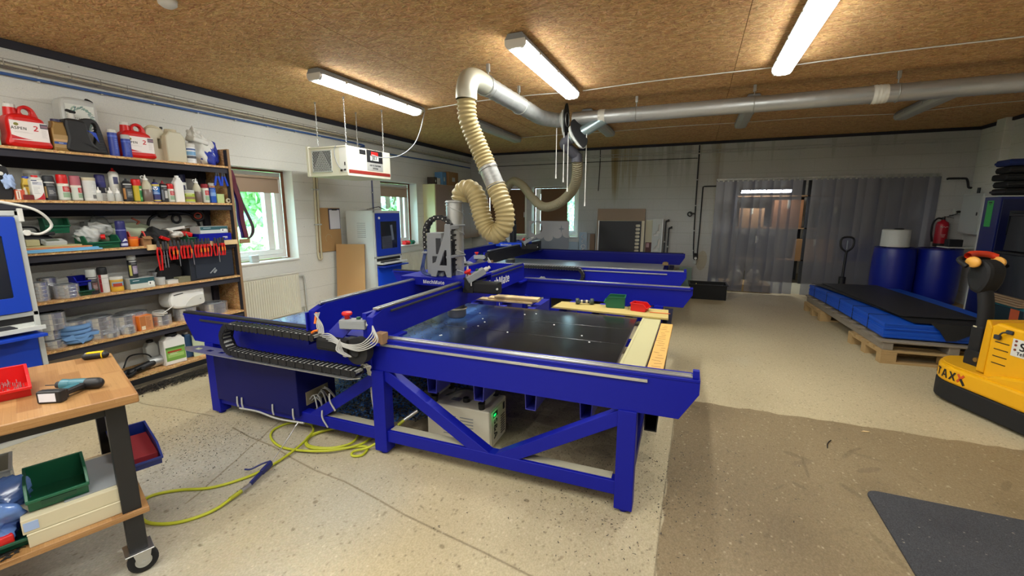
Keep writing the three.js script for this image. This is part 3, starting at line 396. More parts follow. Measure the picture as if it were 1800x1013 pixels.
function makeRouter(o) {
  const t = thing('router_table', o.label, 'machine', o.pos, o.turn), XL = -1.87, XR = 1.9, F = -2.69;
  const beam = () => ext(shape([[XL, 0.79], [XR, 0.79], [XR, 0.725], [XR - 0.085, 0.585], [XL + 0.1, 0.585], [XL + 0.01, 0.745]]), 0.05, 0.002);
  mesh('side_beam', [beam().translate(0, 0, -0.025), bx(XL, XR, 0.786, 0.8, -0.1, 0.004, 0.002)], m.blue, t);
  mesh('side_beam', [beam().translate(0, 0, F - 0.025), bx(XL, XR, 0.786, 0.8, F - 0.06, F + 0.02, 0.002)], m.blue, t);
  mesh('rail', [bx(o.g1, XR - 0.03, 0.8, 0.812, -0.045, -0.012, 0.002), bx(o.g1 + 0.02, XR - 0.04, 0.812, 0.818, -0.034, -0.024, 0.001)], m.steel, t);
  mesh('rail', [bx(o.g1, XR - 0.03, 0.8, 0.812, F - 0.03, F + 0.005, 0.002)], o.second ? m.black : m.steel, t);
  for (const z of [0, F]) mesh('shaded_rail', [bx(XL, o.g0, 0.8, 0.814, z - 0.05, z, 0.002)], m.blackM, t);  // same rail left of the gantry, its shade put in as black
  mesh('flange_sheen', [bx(o.g1 - 0.02, XR - 0.24, 0.757, 0.772, 0, 0.012, 0.001)], m.alu, t);
  mesh('flange_sheen', [bx(XL + 0.2, o.g0 - 0.02, 0.757, 0.772, 0, 0.01, 0.001)], m.darkG, t);
  mesh('end_stop', [bx(XR - 0.035, XR - 0.005, 0.8, 0.84, -0.04, -0.01, 0.002)], m.blue, t);
  mesh('flange_sheen', [bx(o.g1, XR - 0.02, 0.772, 0.786, F, F + 0.01, 0.001)], m.blueP, t);  // purple strip paints the reflection along the far beam's flange
  // legs, rails, braces
  for (const x of [-1.6, 0, 1.57]) for (const z of [-0.035, F - 0.02]) { mesh('leg', [bx(x - 0.048, x + 0.048, 0.022, 0.588, z - 0.045, z + 0.045, 0.004), cyl(0.012, 0.012, 0.03, x, 0.016, z, 10), cyl(0.026, 0.026, 0.012, x, 0.006, z, 14)], m.blue, t); }
  for (const z of [-0.04, F - 0.02]) mesh('lower_rail', [bx(-1.6, 1.57, 0.092, 0.172, z - 0.035, z + 0.035, 0.004)], m.blue, t);
  for (const z of [-0.04, F - 0.02]) for (const [a, b] of [[[0.02, 0.575], [0.76, 0.14]], [[0.84, 0.14], [1.58, 0.565]], [[-0.62, 0.13], [0, 0.55]]]) mesh('brace', [bar([...a, z], [...b, z], 0.066, 0.075)], m.blue, t);
  mesh('sawdust', [bx(0.06, 0.66, 0.172, 0.175, -0.085, -0.025, 0), bx(0.9, 1.5, 0.172, 0.175, -0.085, -0.025, 0), bx(-0.55, -0.06, 0.172, 0.175, -0.085, -0.025, 0)], m.dust, t, { kind: 'stuff' });
  for (const x of [-1.6, 1.57]) { mesh('end_rail', [bx(x - 0.035, x + 0.035, 0.13, 0.2, F + 0.03, -0.1, 0.004), bx(x - 0.035, x + 0.035, 0.49, 0.57, F + 0.03, -0.1, 0.004)], m.blue, t); }
  for (const x of [-1.35, -1.02, -0.69, -0.35, -0.01, 0.325, 0.66, 1.0, 1.33, 1.68]) { const g = ext(shape([[-0.032, 0], [0.032, 0], [0.04, 0.15], [-0.04, 0.15]], [[[-0.027, 0.006], [-0.034, 0.145], [0.034, 0.145], [0.027, 0.006]]]), 2.5); g.translate(x, 0.432, F / 2 - 0.03); mesh('cross_tube', [g], x > 1.5 ? m.black : m.blueP, t); }
  // bed
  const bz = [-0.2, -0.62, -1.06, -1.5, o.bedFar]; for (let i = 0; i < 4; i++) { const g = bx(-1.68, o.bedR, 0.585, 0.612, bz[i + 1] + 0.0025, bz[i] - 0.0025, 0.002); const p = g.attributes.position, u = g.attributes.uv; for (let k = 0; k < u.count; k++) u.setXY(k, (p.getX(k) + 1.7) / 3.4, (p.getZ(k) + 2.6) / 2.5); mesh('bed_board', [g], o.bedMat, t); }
  if (!o.second) { const sg = lathe([[0, 0.003], [0.006, 0.003], [0.008, 0]], 8); for (let i = 0; i < 16; i++) { const s = mesh('screw', sg, m.white, t); s.position.set(rr(-0.1, 1.32), 0.6125, rr(-0.4, -1.85)); } }
  // gantry
  const g0 = o.g0, g1 = o.g1, gm = o.second ? m.black : m.blue;
  const gb = () => ext(shape([[-0.05, 0.985], [-2.66, 0.985], [-2.66, 0.79], [0.03, 0.79], [0.055, 0.82], [0.055, 0.95]]), 0.05, 0.003).rotateY(-PI / 2); // x = -z'
  mesh('gantry_beam', [gb().translate(g0 + 0.025, 0, 0)], m.blue, t); mesh('gantry_beam', [gb().translate(g1 - 0.025, 0, 0)], gm, t);
  for (const x of [g0 + 0.03, g1 - 0.02]) { mesh('gantry_rail', [bx(x - 0.022, x + 0.022, 0.985, 0.998, -2.6, 0.0, 0.002), bx(x - 0.006, x + 0.006, 0.998, 1.003, -2.6, -0.02, 0.001)], m.steel, t); }
  mesh('gantry_rack', [bx(g1, g1 + 0.01, 0.952, 0.964, -2.6, -0.12, 0.001)], m.darkG, t);
  mesh('end_plate', [bx(g0 - 0.02, g1 + 0.04, 0.772, 0.79, -0.24, 0.06, 0.003), bx(g0 - 0.012, g0, 0.72, 0.94, -0.12, 0.075, 0.003), bx(g1 - 0.17, g1 - 0.05, 0.6, 0.80, 0.02, 0.034, 0.003), bx(g1 - 0.085, g1 - 0.055, 0.8, 0.97, -0.1, 0.05, 0.003)], m.blue, t);
  mesh('end_plate', [bx(g0 - 0.02, g1 + 0.04, 0.772, 0.79, F - 0.02, F + 0.2, 0.003), bx(g0, g1, 0.79, 0.97, F + 0.02, F + 0.03, 0.003)], m.blue, t);
  mesh('packing_block', [bx(g1 - 0.05, g1 + 0.03, 0.79, 0.86, -0.01, 0.05, 0.003).translate(0.03, -0.01, 0)], m.mdfD, t);
  // drive motor on the near side
  mesh('drive_motor', [ext(shape(rpts(0.086, 0.086, 0.02)), 0.22, 0.004).rotateY(PI / 2).translate(g1 - 0.3, 0.755, 0.075), box(0.05, 0.1, 0.1, g1 - 0.18, 0.755, 0.075, 0.006), [0.02, -0.02].map(k => bx(g1 - 0.4, g1 - 0.2, 0.755 + k - 0.003, 0.755 + k + 0.003, 0.117, 0.12, 0.001))].flat(), m.blackM, t);
  mesh('pulley', [cyl(0.085, 0.085, 0.06, g1 - 0.1, 0.735, 0.075, 28, PI / 2), cyl(0.03, 0.03, 0.02, g1 - 0.1, 0.735, 0.11, 16, PI / 2)], m.rubber, t);
  eStop(t, [g1 - 0.14, 0.87, 0.06], 0.25);
  mesh('bracket', [bar([g1 - 0.32, 0.79, 0.06], [g1 - 0.16, 0.93, 0.06], 0.01, 0.1)], m.blueP, t);
  { const w = []; for (let i = 0; i < 5; i++) { const k = i * 0.011; w.push(tube([[g1 + 0.0, 0.9, 0.06], [g1 + 0.02 + k, 0.86 - k, 0.1], [g1 - 0.04, 0.8 - k, 0.13], [g1 - 0.16, 0.79 - k * 0.5, 0.14], [g1 - 0.28, 0.83 - k, 0.12], [g1 - 0.36, 0.82 - k, 0.1], [g1 - 0.42, 0.79, 0.08]], 0.0036, 40, 6)); w.push(tube([[g1 - 0.2, 0.81, 0.13], [g1 - 0.17, 0.76, 0.15 + k], [g1 - 0.15 + k, 0.71, 0.14], [g1 - 0.19 - k, 0.7 + k, 0.12]], 0.0036, 20, 6)); w.push(tube([[g1 - 0.42, 0.95, 0.06 + k], [g1 - 0.42 + k, 0.88, 0.09], [g1 - 0.4 + k, 0.82, 0.1]], 0.0036, 14, 6)); } mesh('cable_bundle', w, m.wire, t);
    mesh('cable_sleeve', [tube([[g1 - 0.435, 0.95, 0.07], [g1 - 0.43, 0.88, 0.095]], 0.008, 8, 6), tube([[g1 - 0.5, 0.79, 0.09], [g1 - 0.44, 0.83, 0.1], [g1 - 0.4, 0.84, 0.1]], 0.008, 12, 6)], m.orange, t); }
  // drag chain beside the near beam
  const sx = o.chainDir, cx = o.chainX, zc = o.chainZ, y0 = 0.6, y1 = 0.79, R = (y1 - y0) / 2;
  const path = [[g1 + 0.1 * -sx - 0.1, y0]]; const px = [[o.chainFix, y0], [cx - sx * R * 1.6, y0], [cx - sx * R * 0.4, y0 + 0.012], [cx, y0 + R * 0.8], [cx, y0 + R * 1.25], [cx - sx * R * 0.5, y1 - 0.005], [cx - sx * R * 2, y1 + 0.005], [o.chainEnd, y1 + 0.005]];
  { const d = dragChain(px, zc, 0.075, 0.05, 0.038, true); mesh('cable_chain', [...d.side, ...d.bars], m.black, t, { kind: 'stuff' }); mesh('chain_cables', d.cab, m.wire, t); }
  mesh('chain_tray', [ext(shape([[o.trayA, 0.01], [o.trayA + 0.1, 0.065], [o.trayB, 0.07], [o.trayB + 0.06, 0.03], [o.trayB, -0.065], [o.trayA + 0.1, -0.06]], Array.from({ length: 12 }, (_, i) => { const a = o.trayA + 0.12 + i * 0.13; return [[a, -0.02], [a, 0.02], [a + 0.06, 0.02], [a + 0.06, -0.02]]; })), 0.004).rotateX(PI / 2).translate(0, y0 - 0.032, zc - 0.01)], m.alu, t);
  // control box, wiring
  mesh('control_box', [bx(-1.55, -0.7, 0.14, 0.5, -0.34, 0.02, 0.006)], o.second ? m.blue : m.blueD, t); mesh('cable_entry', [bx(-0.7, -0.694, 0.2, 0.3, -0.26, -0.05, 0.004)], mat('#8a8168', 0.8), t);
  { const w = []; for (let i = 0; i < 9; i++) { const z = -0.08 - i * 0.018; w.push(tube([[-0.695, 0.25 + rr(-0.03, 0.03), z], [-0.64, 0.26 + rr(-0.02, 0.03), z + 0.01], [-0.6, 0.2, z + rr(-0.02, 0.04)], [-0.64, 0.16, z]], 0.005, 14, 6)); }
    for (let i = 0; i < 7; i++) w.push(tube([[-0.1 - i * 0.006, 0.6, 0.05 - i * 0.01], [-0.02 + rr(-0.05, 0.02), 0.63 + rr(0, 0.02), 0.06], [-0.07 + i * 0.004, 0.57, 0.01], [-0.09 + i * 0.006, 0.5, -0.03], [-0.1 + i * 0.008, 0.36, -0.05], [-0.08 + i * 0.005, 0.22, -0.05]], 0.006, 34, 6));
    w.push(tube([[-1.3, 0.11, 0.03], [-1.1, 0.12, 0.035], [-0.9, 0.1, 0.035], [-0.65, 0.11, 0.03]], 0.007, 24, 6)); for (const x of [-1.32, -1.27, -0.95, -0.75]) w.push(tube([[x, 0.2, 0.025], [x + 0.005, 0.15, 0.032], [x + 0.01, 0.12, 0.03]], 0.006, 8, 6)); for (const [x, y] of [[-0.42, 0.29], [-0.5, 0.15]]) w.push(tube([[x, y + 0.07, 0.0], [x + 0.01, y + 0.02, 0.012], [x + 0.04, y - 0.05, 0.0]], 0.006, 8, 6));
    mesh('wiring', w, m.wire, t); }
  // carriage
  const c0 = o.c0, c1 = o.c1, cx0 = g0 - 0.1, cx1 = g1 + 0.06, cm = (c0 + c1) / 2, cmid = (cx0 + cx1) / 2;
  mesh('carriage', [bx(cx0, cx1, 1.0, 1.02, c1, c0, 0.003), bx(cx0, cx1, 0.945, 1.0, c0 - 0.012, c0, 0.003), bx(cx0, cx1, 0.945, 1.0, c1, c1 + 0.012, 0.003)], o.second ? m.blueL : m.blue, t);  // second carriage: window light put into the colour as a brighter blue
  mesh('lettering', [text('MechMate', 0.031).translate(cmid + 0.005, 0.98, c0 + 0.0005)], m.white, t);
  if (!o.second) mesh('lettering', [text('MechMate', 0.085).rotateY(PI / 2).translate(g1 + 0.0005, 0.885, -1.9)], m.white, t);
  { const kx = g0 + 0.21, kz = c0 - 0.16; // spindle column
    mesh('column', [bx(kx - 0.075, kx + 0.075, 1.02, 1.405, kz - 0.1, kz + 0.08, 0.005), bx(kx - 0.12, kx - 0.07, 1.22, 1.235, kz - 0.02, kz + 0.09, 0.003)], m.grey, t);
    mesh('spindle_drive', [bx(kx + 0.075, kx + 0.15, 1.02, 1.34, kz - 0.1, kz + 0.04, 0.005), bx(kx - 0.02, kx + 0.08, 1.06, 1.2, kz + 0.05, kz + 0.085, 0.004), bx(kx + 0.02, kx + 0.07, 1.22, 1.36, kz + 0.075, kz + 0.085, 0.002)], m.darkG, t);
    const ar = []; for (let i = 0; i <= 12; i++) { const a = PI - i / 12 * PI; ar.push([kx + 0.0 + 0.14 * Math.cos(a), 1.4 + 0.14 * Math.sin(a)]); } ar.unshift([kx - 0.14, 1.25]); ar.push([kx + 0.14, 1.25], [kx + 0.14, 1.05]);
    const d = dragChain(ar, kz - 0.02, 0.06, 0.042, 0.044, true); mesh('column_chain', [...d.side, ...d.bars], m.black, t, { kind: 'stuff' }); mesh('chain_pins', d.pins, m.white, t, { kind: 'stuff' });
    mesh('air_lines', [0, 1, 2].map(i => tube([[kx - 0.13 + i * 0.012, 1.25, kz + 0.03], [kx - 0.14 + i * 0.01, 1.14, kz + 0.06], [kx - 0.15 + i * 0.02, 1.06, kz + 0.07], [kx - 0.08 + i * 0.02, 1.03, kz + 0.09], [kx + 0.05, 1.035, kz + 0.1 + i * 0.01]], 0.007, 24, 6)), mat('#2a3f78', 0.5), t); }
  { const px2 = o.pipe[0], pz = o.pipe[1]; // dust pipe
    mesh('dust_pipe', [ductGeo([px2, 1.0, pz], [px2, o.pipeTop, pz], 0.077, 0.2), new THREE.TorusGeometry(0.08, 0.006, 8, 28).rotateX(PI / 2).translate(px2, o.pipeTop - 0.015, pz)], m.galv, t);
    mesh('pipe_spiral', [tube(Array.from({ length: 40 }, (_, i) => [px2 + 0.081 * Math.cos(i * 0.55), 1.04 + i * (o.pipeTop - 1.06) / 40, pz + 0.081 * Math.sin(i * 0.55)]), 0.0035, 200, 5)], m.greyL, t);
    mesh('pipe_bracket', [ext(shape([[-0.14, 0], [-0.14, 0.11], [-0.09, 0.13], [0.0, 0.37], [0.01, 0.46], [0.06, 0.46], [0.06, 0.0], [0.02, 0], [-0.0, 0.055], [-0.07, 0.055], [-0.09, 0]], [[[-0.055, 0.1], [0.0, 0.24], [0.025, 0.24], [0.025, 0.1]]]), 0.014, 0.002).translate(px2 + 0.02, 1.025, pz + 0.23), bx(px2 + 0.03, px2 + 0.07, 1.44, 1.47, pz + 0.05, pz + 0.23, 0.003), bx(px2 + 0.03, px2 + 0.07, 1.19, 1.21, pz + 0.05, pz + 0.23, 0.003), new THREE.TorusGeometry(0.086, 0.008, 8, 28).rotateX(PI / 2).translate(px2, 1.47, pz), new THREE.TorusGeometry(0.086, 0.007, 8, 28).rotateX(PI / 2).translate(px2, 1.2, pz)], m.grey, t);
    mesh('dust_shoe', [lathe([[0.07, 0], [0.088, 0.02], [0.088, 0.09], [0.078, 0.1], [0.078, 0.38]], 26).translate(px2, 0.614, pz), bx(px2 - 0.19, px2 - 0.06, 0.7, 0.76, pz + 0.0, pz + 0.06, 0.006)], mat('#5a5b60', 0.4, 0.3), t); mesh('shoe_clamp', [new THREE.TorusGeometry(0.09, 0.008, 8, 26).rotateX(PI / 2).translate(px2, 0.7, pz)], m.cream, t); }
  mesh('axis_motor', [ext(shape(rpts(0.1, 0.1, 0.02)), 0.26, 0.004).rotateY(PI / 2).translate(g1 + 0.2, 0.955, c0 - 0.06), cyl(0.05, 0.045, 0.1, g1 + 0.05, 0.98, c0 - 0.04, 20), box(0.1, 0.05, 0.12, g1 + 0.06, 0.93, c0 - 0.06, 0.006)], m.blackM, t); mesh('motor_bolt', [cyl(0.009, 0.009, 0.006, g1 + 0.33, 0.955, c0 - 0.008, 10, PI / 2)], m.white, t);
  eStop(t, [g1 + 0.13, 1.03, c0 - 0.05], 0.6, 0.5);
  { const w = []; for (let i = 0; i < 4; i++) w.push(tube([[g1 + 0.02, 1.03, c0 - 0.08 + i * 0.01], [g1 + 0.04, 1.1 + i * 0.01, c0 - 0.04], [g1 + 0.07, 1.07, c0 + 0.0], [g1 + 0.1, 1.0 - i * 0.01, c0 + 0.01]], 0.006, 18, 6)); mesh('cable_bundle', w, m.wire, t); }
  return t;
}
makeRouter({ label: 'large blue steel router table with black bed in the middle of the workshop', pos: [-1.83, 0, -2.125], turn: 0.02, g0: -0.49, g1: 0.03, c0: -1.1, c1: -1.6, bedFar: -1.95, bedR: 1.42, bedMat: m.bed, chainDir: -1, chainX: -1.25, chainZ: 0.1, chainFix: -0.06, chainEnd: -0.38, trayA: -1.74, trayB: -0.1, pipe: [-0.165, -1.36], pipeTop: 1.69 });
makeRouter({ second: true, label: 'second blue router table behind with white sheet on its bed', pos: [-1.97, 0, -6.03], turn: 0.03, g0: -1.45, g1: -0.92, c0: -1.38, c1: -1.86, bedFar: -2.5, bedR: 1.55, bedMat: mat('#b4b8be', 0.35), chainDir: 1, chainX: 0.55, chainZ: 0.09, chainFix: 0.0, chainEnd: -0.8, trayA: -0.2, trayB: 1.3, pipe: [-1.2, -1.6], pipeTop: 1.2 });

// shavings: dark curls on the floor and bed
function flakes(name, label, n, place, col, s0, s1) {
  const g = new THREE.BufferGeometry(); g.setAttribute('position', new THREE.Float32BufferAttribute([-0.5, 0, -0.18, 0.1, 0.12, -0.2, 0.1, 0.12, 0.2, -0.5, 0, 0.18, 0.5, 0.02, -0.1, 0.5, 0.02, 0.22], 3)); g.setAttribute('uv', new THREE.Float32BufferAttribute([0, 0, 0.5, 0, 0.5, 1, 0, 1, 1, 0, 1, 1], 2)); g.setIndex([0, 2, 1, 0, 3, 2, 1, 5, 4, 1, 2, 5]); g.computeVertexNormals();
  const im = new THREE.InstancedMesh(g, mat('#ffffff', 0.6, 0, { side: THREE.DoubleSide }), n), M = new THREE.Matrix4(), q = new THREE.Quaternion(), c = new THREE.Color(); im.name = numbered(name); im.userData = { kind: 'stuff', label, category: 'shavings' };
  for (let i = 0; i < n; i++) { const p = place(i), s = rr(s0, s1); q.setFromEuler(new THREE.Euler(rr(-0.3, 0.3), rr(0, 6.3), rr(-0.3, 0.3))); M.compose(V(...p), q, V(s, s, s)); im.setMatrixAt(i, M); im.setColorAt(i, c.set(col[(rnd() * col.length) | 0])); }
  im.castShadow = im.receiveShadow = true; scene.add(im); return im;
}
const gs = () => (rnd() + rnd() + rnd() - 1.5) / 1.5;
flakes('floor_shavings', 'dark plastic shavings strewn on the floor beneath and around the near machine', 9000, () => { const k = rnd(); if (k < 0.62) return [-1.9 + gs() * 1.5, 0.003 + rnd() * 0.01, -3.4 + gs() * 1.1]; if (k < 0.76) return [-0.35 + gs() * 0.9, 0.003, -2.5 + gs() * 0.9]; if (k < 0.93) return [-3.1 + gs() * 1.2, 0.003, -1.8 + gs() * 0.8]; return [-0.6 + gs() * 2.6, 0.003, -2.6 + gs() * 2.2]; }, ['#161616', '#1c1d24', '#20202a', '#2a2620'], 0.003, 0.011);
flakes('shaving_heap', 'heap of blue grey shavings under the left half of the near machine', 9000, () => { const a = rnd() * 6.28, u = Math.sqrt(rnd()); const h = 0.16 * Math.pow(1 - u, 0.8); return [-2.35 + Math.cos(a) * u * 0.75, 0.004 + h * rnd(), -3.25 + Math.sin(a) * u * 0.8]; }, ['#4c8ad8', '#2a4a80', '#6fa6e6', '#14181f', '#3a6cb4'], 0.012, 0.035);
flakes('bed_shavings', 'dark shavings scattered over the left part of the black bed', 1500, () => [-2.55 + gs() * 0.95, 0.616, -3.0 + gs() * 0.75], ['#0c0c0e', '#141416', '#1b1b20'], 0.006, 0.016);
flakes('plinth_dirt', 'dark swept shavings along the floor in front of the shelves', 4000, () => [-4.56 + Math.abs(gs()) * 0.26, 0.004 + rnd() * 0.012, -2.5 + gs() * 0.95], ['#2a2622', '#1a1a1a', '#3a332c'], 0.008, 0.026);

const ORD = ['first', 'second', 'third', 'fourth', 'fifth', 'sixth', 'seventh', 'eighth', 'ninth', 'tenth', 'eleventh', 'twelfth', 'thirteenth', 'fourteenth', 'fifteenth', 'sixteenth', 'seventeenth', 'eighteenth', 'nineteenth'];
// ---------------------------------------------------------------- shelving on the left wall
const SH = [2.07, 1.68, 1.275, 0.885, 0.485, 0.075], SX = -4.7;
{ const t = thing('shelving_unit', 'long dark edged chipboard shelving against the left wall full of bottles and tools', 'shelf', [0, 0, 0]);
  mesh('side_panel', [bx(FX0 + 0.005, SX, 0, 2.25, -3.312, -3.29, 0.001)], m.osb, t); mesh('edge_strip', [bx(SX - 0.001, SX + 0.006, 0, 2.25, -3.314, -3.288, 0.001)], m.mdfD, t);
  mesh('side_panel', [bx(FX0 + 0.005, SX - 0.05, 0, 2.25, -1.16, -1.14, 0.001)], m.osb, t);
  mesh('panel_facing', [bx(SX - 0.05, SX - 0.001, 0.1, 2.24, -3.2885, -3.284, 0.001)], m.edge, t);
  SH.forEach((y, i) => { const b = mesh('shelf_board', [bx(FX0 + 0.005, SX, y - 0.02, y, -3.29, -1.16, 0.001)], m.osb, t); mesh('underside', [bx(FX0 + 0.005, SX - 0.002, y - 0.026, y - 0.0205, -3.285, -1.16, 0.001)], m.edge, b); if (i < 5) mesh('front_rail', [bx(SX - 0.035, SX - 0.012, y - 0.075, y - 0.026, -3.288, -1.16, 0.002)], m.edge, b); });
  mesh('post', [bx(FX0 + 0.005, FX0 + 0.05, 0.1, 2.0, -3.26, -3.2, 0.002), bx(FX0 + 0.005, FX0 + 0.05, 0.1, 2.0, -1.62, -1.56, 0.002)], m.edge, t);
  mesh('back_rail', SH.slice(0, 5).map(y => bx(FX0 + 0.002, FX0 + 0.02, y - 0.13, y - 0.02, -3.288, -1.16, 0.002)), m.edge, t);
  mesh('plinth', [bx(SX - 0.04, SX + 0.0, 0, 0.052, -3.3, -1.16, 0.003), bx(SX - 0.03, SX - 0.002, 0.052, 0.06, -3.29, -1.16, 0.001)], m.blackM, t);
  mesh('tool_rail', [bx(SX, SX + 0.02, 1.235, 1.285, -3.29, -2.42, 0.003)], m.ply, t); mesh('tool_rail', [bx(SX, SX + 0.018, 1.238, 1.285, -3.44, -3.32, 0.003)].map(g => g), m.mdfD, t); }
const labelM = mat('#ffffff', 0.45); const atlasUV = (g, i) => { const u = g.attributes.uv, c = i % NC, r = Math.floor(i / NC); for (let k = 0; k < u.count; k++) u.setXY(k, (c + 0.015 + 0.97 * u.getX(k)) / NC, 1 - (r + 1 - (0.015 + 0.97 * u.getY(k))) / NR); return g; };
function wrap(r, h, y, i) { const out = []; for (const a of [-PI / 2, PI / 2]) out.push(atlasUV(new THREE.CylinderGeometry(r, r, h, 12, 1, true, a, PI), i).translate(0, y + h / 2, 0)); return out; }
function flat(w, h, x, y, z, i) { return atlasUV(new THREE.PlaneGeometry(w, h), i).translate(x, y, z); }
const at = (t, jit = 0.12) => { t.rotation.y = PI / 2 + rr(-jit, jit); return t; };
// builders: front towards +z
function sprayCan(label, pos, h, r, body, cap, i, o = {}) {
  const t = at(thing(o.name || 'spray_can', label, o.cat || 'spray can', pos), 0.3), hc = o.hc ?? 0.28 * h, hb = h - hc;
  mesh('body', [lathe([[0, 0], [r * 0.94, 0], [r, 0.004], [r, hb - r * 0.5], [r * 0.96, hb - r * 0.35], [r * 0.75, hb - 0.004], [r * 0.72, hb]], 22)], body, t);
  if (i !== undefined) mesh('printed_label', wrap(r + 0.0006, hb - r * 0.62, 0.008, i), labelM, t);
  mesh('cap', [o.nozzle ? lathe([[r * 0.55, hb - 0.004], [r * 0.55, hb + hc * 0.3], [r * 0.25, hb + hc * 0.4], [r * 0.22, hb + hc], [0, hb + hc]], 16) : lathe([[r * 0.97, hb - r * 0.42], [r * 0.99, hb + hc * 0.4], [r * 0.94, h - 0.008], [r * 0.85, h - 0.001], [0, h]], 22)], cap, t); return t;
}
function squeezeBottle(label, pos, h, r, liquid, top) {
  const t = at(thing('squeeze_bottle', label, 'bottle', pos));
  mesh('body', [lathe([[0, 0], [r * 0.95, 0], [r, 0.006], [r, h * 0.55], [r * 0.9, h * 0.64], [r * 0.42, h * 0.8], [r * 0.4, h * 0.82]], 24)], top, t); mesh('liquid', [lathe([[0, 0.003], [r * 1.004, 0.006], [r * 1.004, h * 0.46], [0, h * 0.46]], 24)], liquid, t);
  mesh('spout_cap', [lathe([[r * 0.45, h * 0.8], [r * 0.5, h * 0.83], [r * 0.42, h * 0.86], [r * 0.16, h * 0.9], [r * 0.1, h], [0, h]], 16), new THREE.TorusGeometry(r * 0.35, 0.003, 6, 14).translate(-r * 0.5, h * 0.9, 0)], m.whiteP, t); return t;
}
function flatBottle(name, label, cat, pos, w, h, d, body, cap, i, o = {}) {
  const t = at(thing(name, label, cat, pos)), s = o.sh ?? 0.8, n = o.n ?? 0.22, off = o.off ?? 0;
  mesh('body', [ext(shape([[-w / 2, 0], [w / 2, 0], [w / 2, h * (s - 0.04)], [w / 2 * 0.86, h * s], [w * (n + off), h * (s + 0.1)], [w * (n + off), h * 0.93], [-w * (n - off), h * 0.93], [-w * (n - off), h * (s + 0.1)], [-w / 2 * 0.86, h * s], [-w / 2, h * (s - 0.04)]]), d, Math.min(0.012, d * 0.2))], body, t);
  mesh('cap', [cyl(w * n * 0.9, w * n * 0.85, h * 0.1, w * off, h * 0.955, 0, 18)], cap, t); if (i !== undefined) mesh('printed_label', [flat(w * 0.9, h * (o.lh ?? 0.55), 0, h * (o.ly ?? 0.4), d / 2 + 0.0012, i)], labelM, t); return t;
}
function tub(label, pos, h, r, body, lid, i, o = {}) { const t = at(thing(o.name || 'tub', label, o.cat || 'tub', pos), 0.3); mesh('body', [lathe([[0, 0], [r * 0.95, 0], [r, 0.004], [r, h - 0.02]], 24)], body, t); mesh('lid', [lathe([[r * 1.03, h - 0.024], [r * 1.03, h - 0.002], [r * 0.95, h], [0, h - 0.002]], 24)], lid, t); if (i !== undefined) mesh('printed_label', wrap(r + 0.0006, h - 0.04, 0.01, i), labelM, t); return t; }
// labels
const aspen = cell((x, w, h) => { x.fillStyle = '#ece5e2'; x.fillRect(0, 0, w, h); x.fillStyle = '#c3202a'; x.beginPath(); x.moveTo(0, h * 0.74); x.quadraticCurveTo(w * 0.3, h * 0.9, w * 0.55, h * 0.93); x.lineTo(0, h * 0.97); x.fill(); x.fillStyle = '#7d7a32'; x.beginPath(); x.ellipse(w * 0.17, h * 0.2, 16, 26, 0, 0, 7); x.fill(); x.save(); x.scale(0.5, 1); wr(x, 'ASPEN', 14, h * 0.46, 66, '#33302e', 'left'); wr(x, '2', w * 1.32, h * 0.47, 130, '#c3202a'); x.restore(); x.fillStyle = '#55505a'; x.fillRect(w * 0.78, h * 0.06, w * 0.22, h * 0.24); x.fillStyle = '#8d6a78'; x.fillRect(w * 0.8, h * 0.14, w * 0.2, h * 0.1); lines(x, w * 0.8, h * 0.36, w * 0.18, 9, 17, '#aaa49f'); lines(x, w * 0.1, h * 0.56, w * 0.5, 2, 14, '#b7aeaa'); });
const bands = (bg, list, extra) => cell((x, w, h) => { x.fillStyle = bg; x.fillRect(0, 0, w, h); for (const [y0, y1, c, x0 = 0, x1 = 1] of list) { x.fillStyle = c; x.fillRect(x0 * w, y0 * h, (x1 - x0) * w, (y1 - y0) * h); } if (extra) extra(x, w, h); });
const cWurth = bands('#c9cfc6', [[0, 0.13, '#ece8da'], [0.18, 0.5, '#c4282c', 0.42, 1], [0.55, 0.85, '#8fae90', 0.4, 1]], (x, w, h) => { lines(x, w * 0.1, h * 0.05, w * 0.8, 1, 10, '#7c6a58', 7); lines(x, w * 0.5, h * 0.24, w * 0.4, 4, 20, '#eee', 5); });
const cCut = bands('#e6e6e2', [[0, 0.06, '#2b3a66', 0, 0.5], [0.1, 0.26, '#c9cbd4', 0.1, 0.9]], (x, w, h) => { lines(x, w * 0.12, h * 0.13, w * 0.7, 2, 18, '#44465a', 7); lines(x, w * 0.12, h * 0.36, w * 0.6, 6, 22, '#8a8c90', 4); x.fillStyle = '#b8202c'; x.beginPath(); x.moveTo(w * 0.1, h); x.quadraticCurveTo(w * 0.7, h * 0.9, w * 0.95, h * 0.6); x.lineTo(w, h); x.fill(); });
const cDark = (a, b) => bands('#26272b', [[0.06, 0.12, '#c9c9c6', 0.15, 0.85], [0.3, 0.9, a, 0.1, 0.28], [0.35, 0.8, b, 0.35, 0.9]], (x, w, h) => { lines(x, w * 0.3, h * 0.17, w * 0.5, 3, 14, '#8f9094', 5); lines(x, w * 0.4, h * 0.5, w * 0.4, 4, 20, '#d8d8d2', 5); });
const cd1 = cDark('#b5925a', '#4c4f56'), cd2 = cDark('#c0874a', '#5a5e60'), cd3 = cDark('#6a7078', '#b9bab6'), cd4 = cDark('#c8c26a', '#9a8ca4'), cd5 = cDark('#7f8fc4', '#6c4b48');
const cTool = bands('#d9dbd8', [], (x, w, h) => { lines(x, w * 0.1, h * 0.06, w * 0.8, 16, 18, '#b4b7b6', 4); x.fillStyle = '#777'; x.fillRect(w * 0.55, h * 0.72, w * 0.2, h * 0.2); });
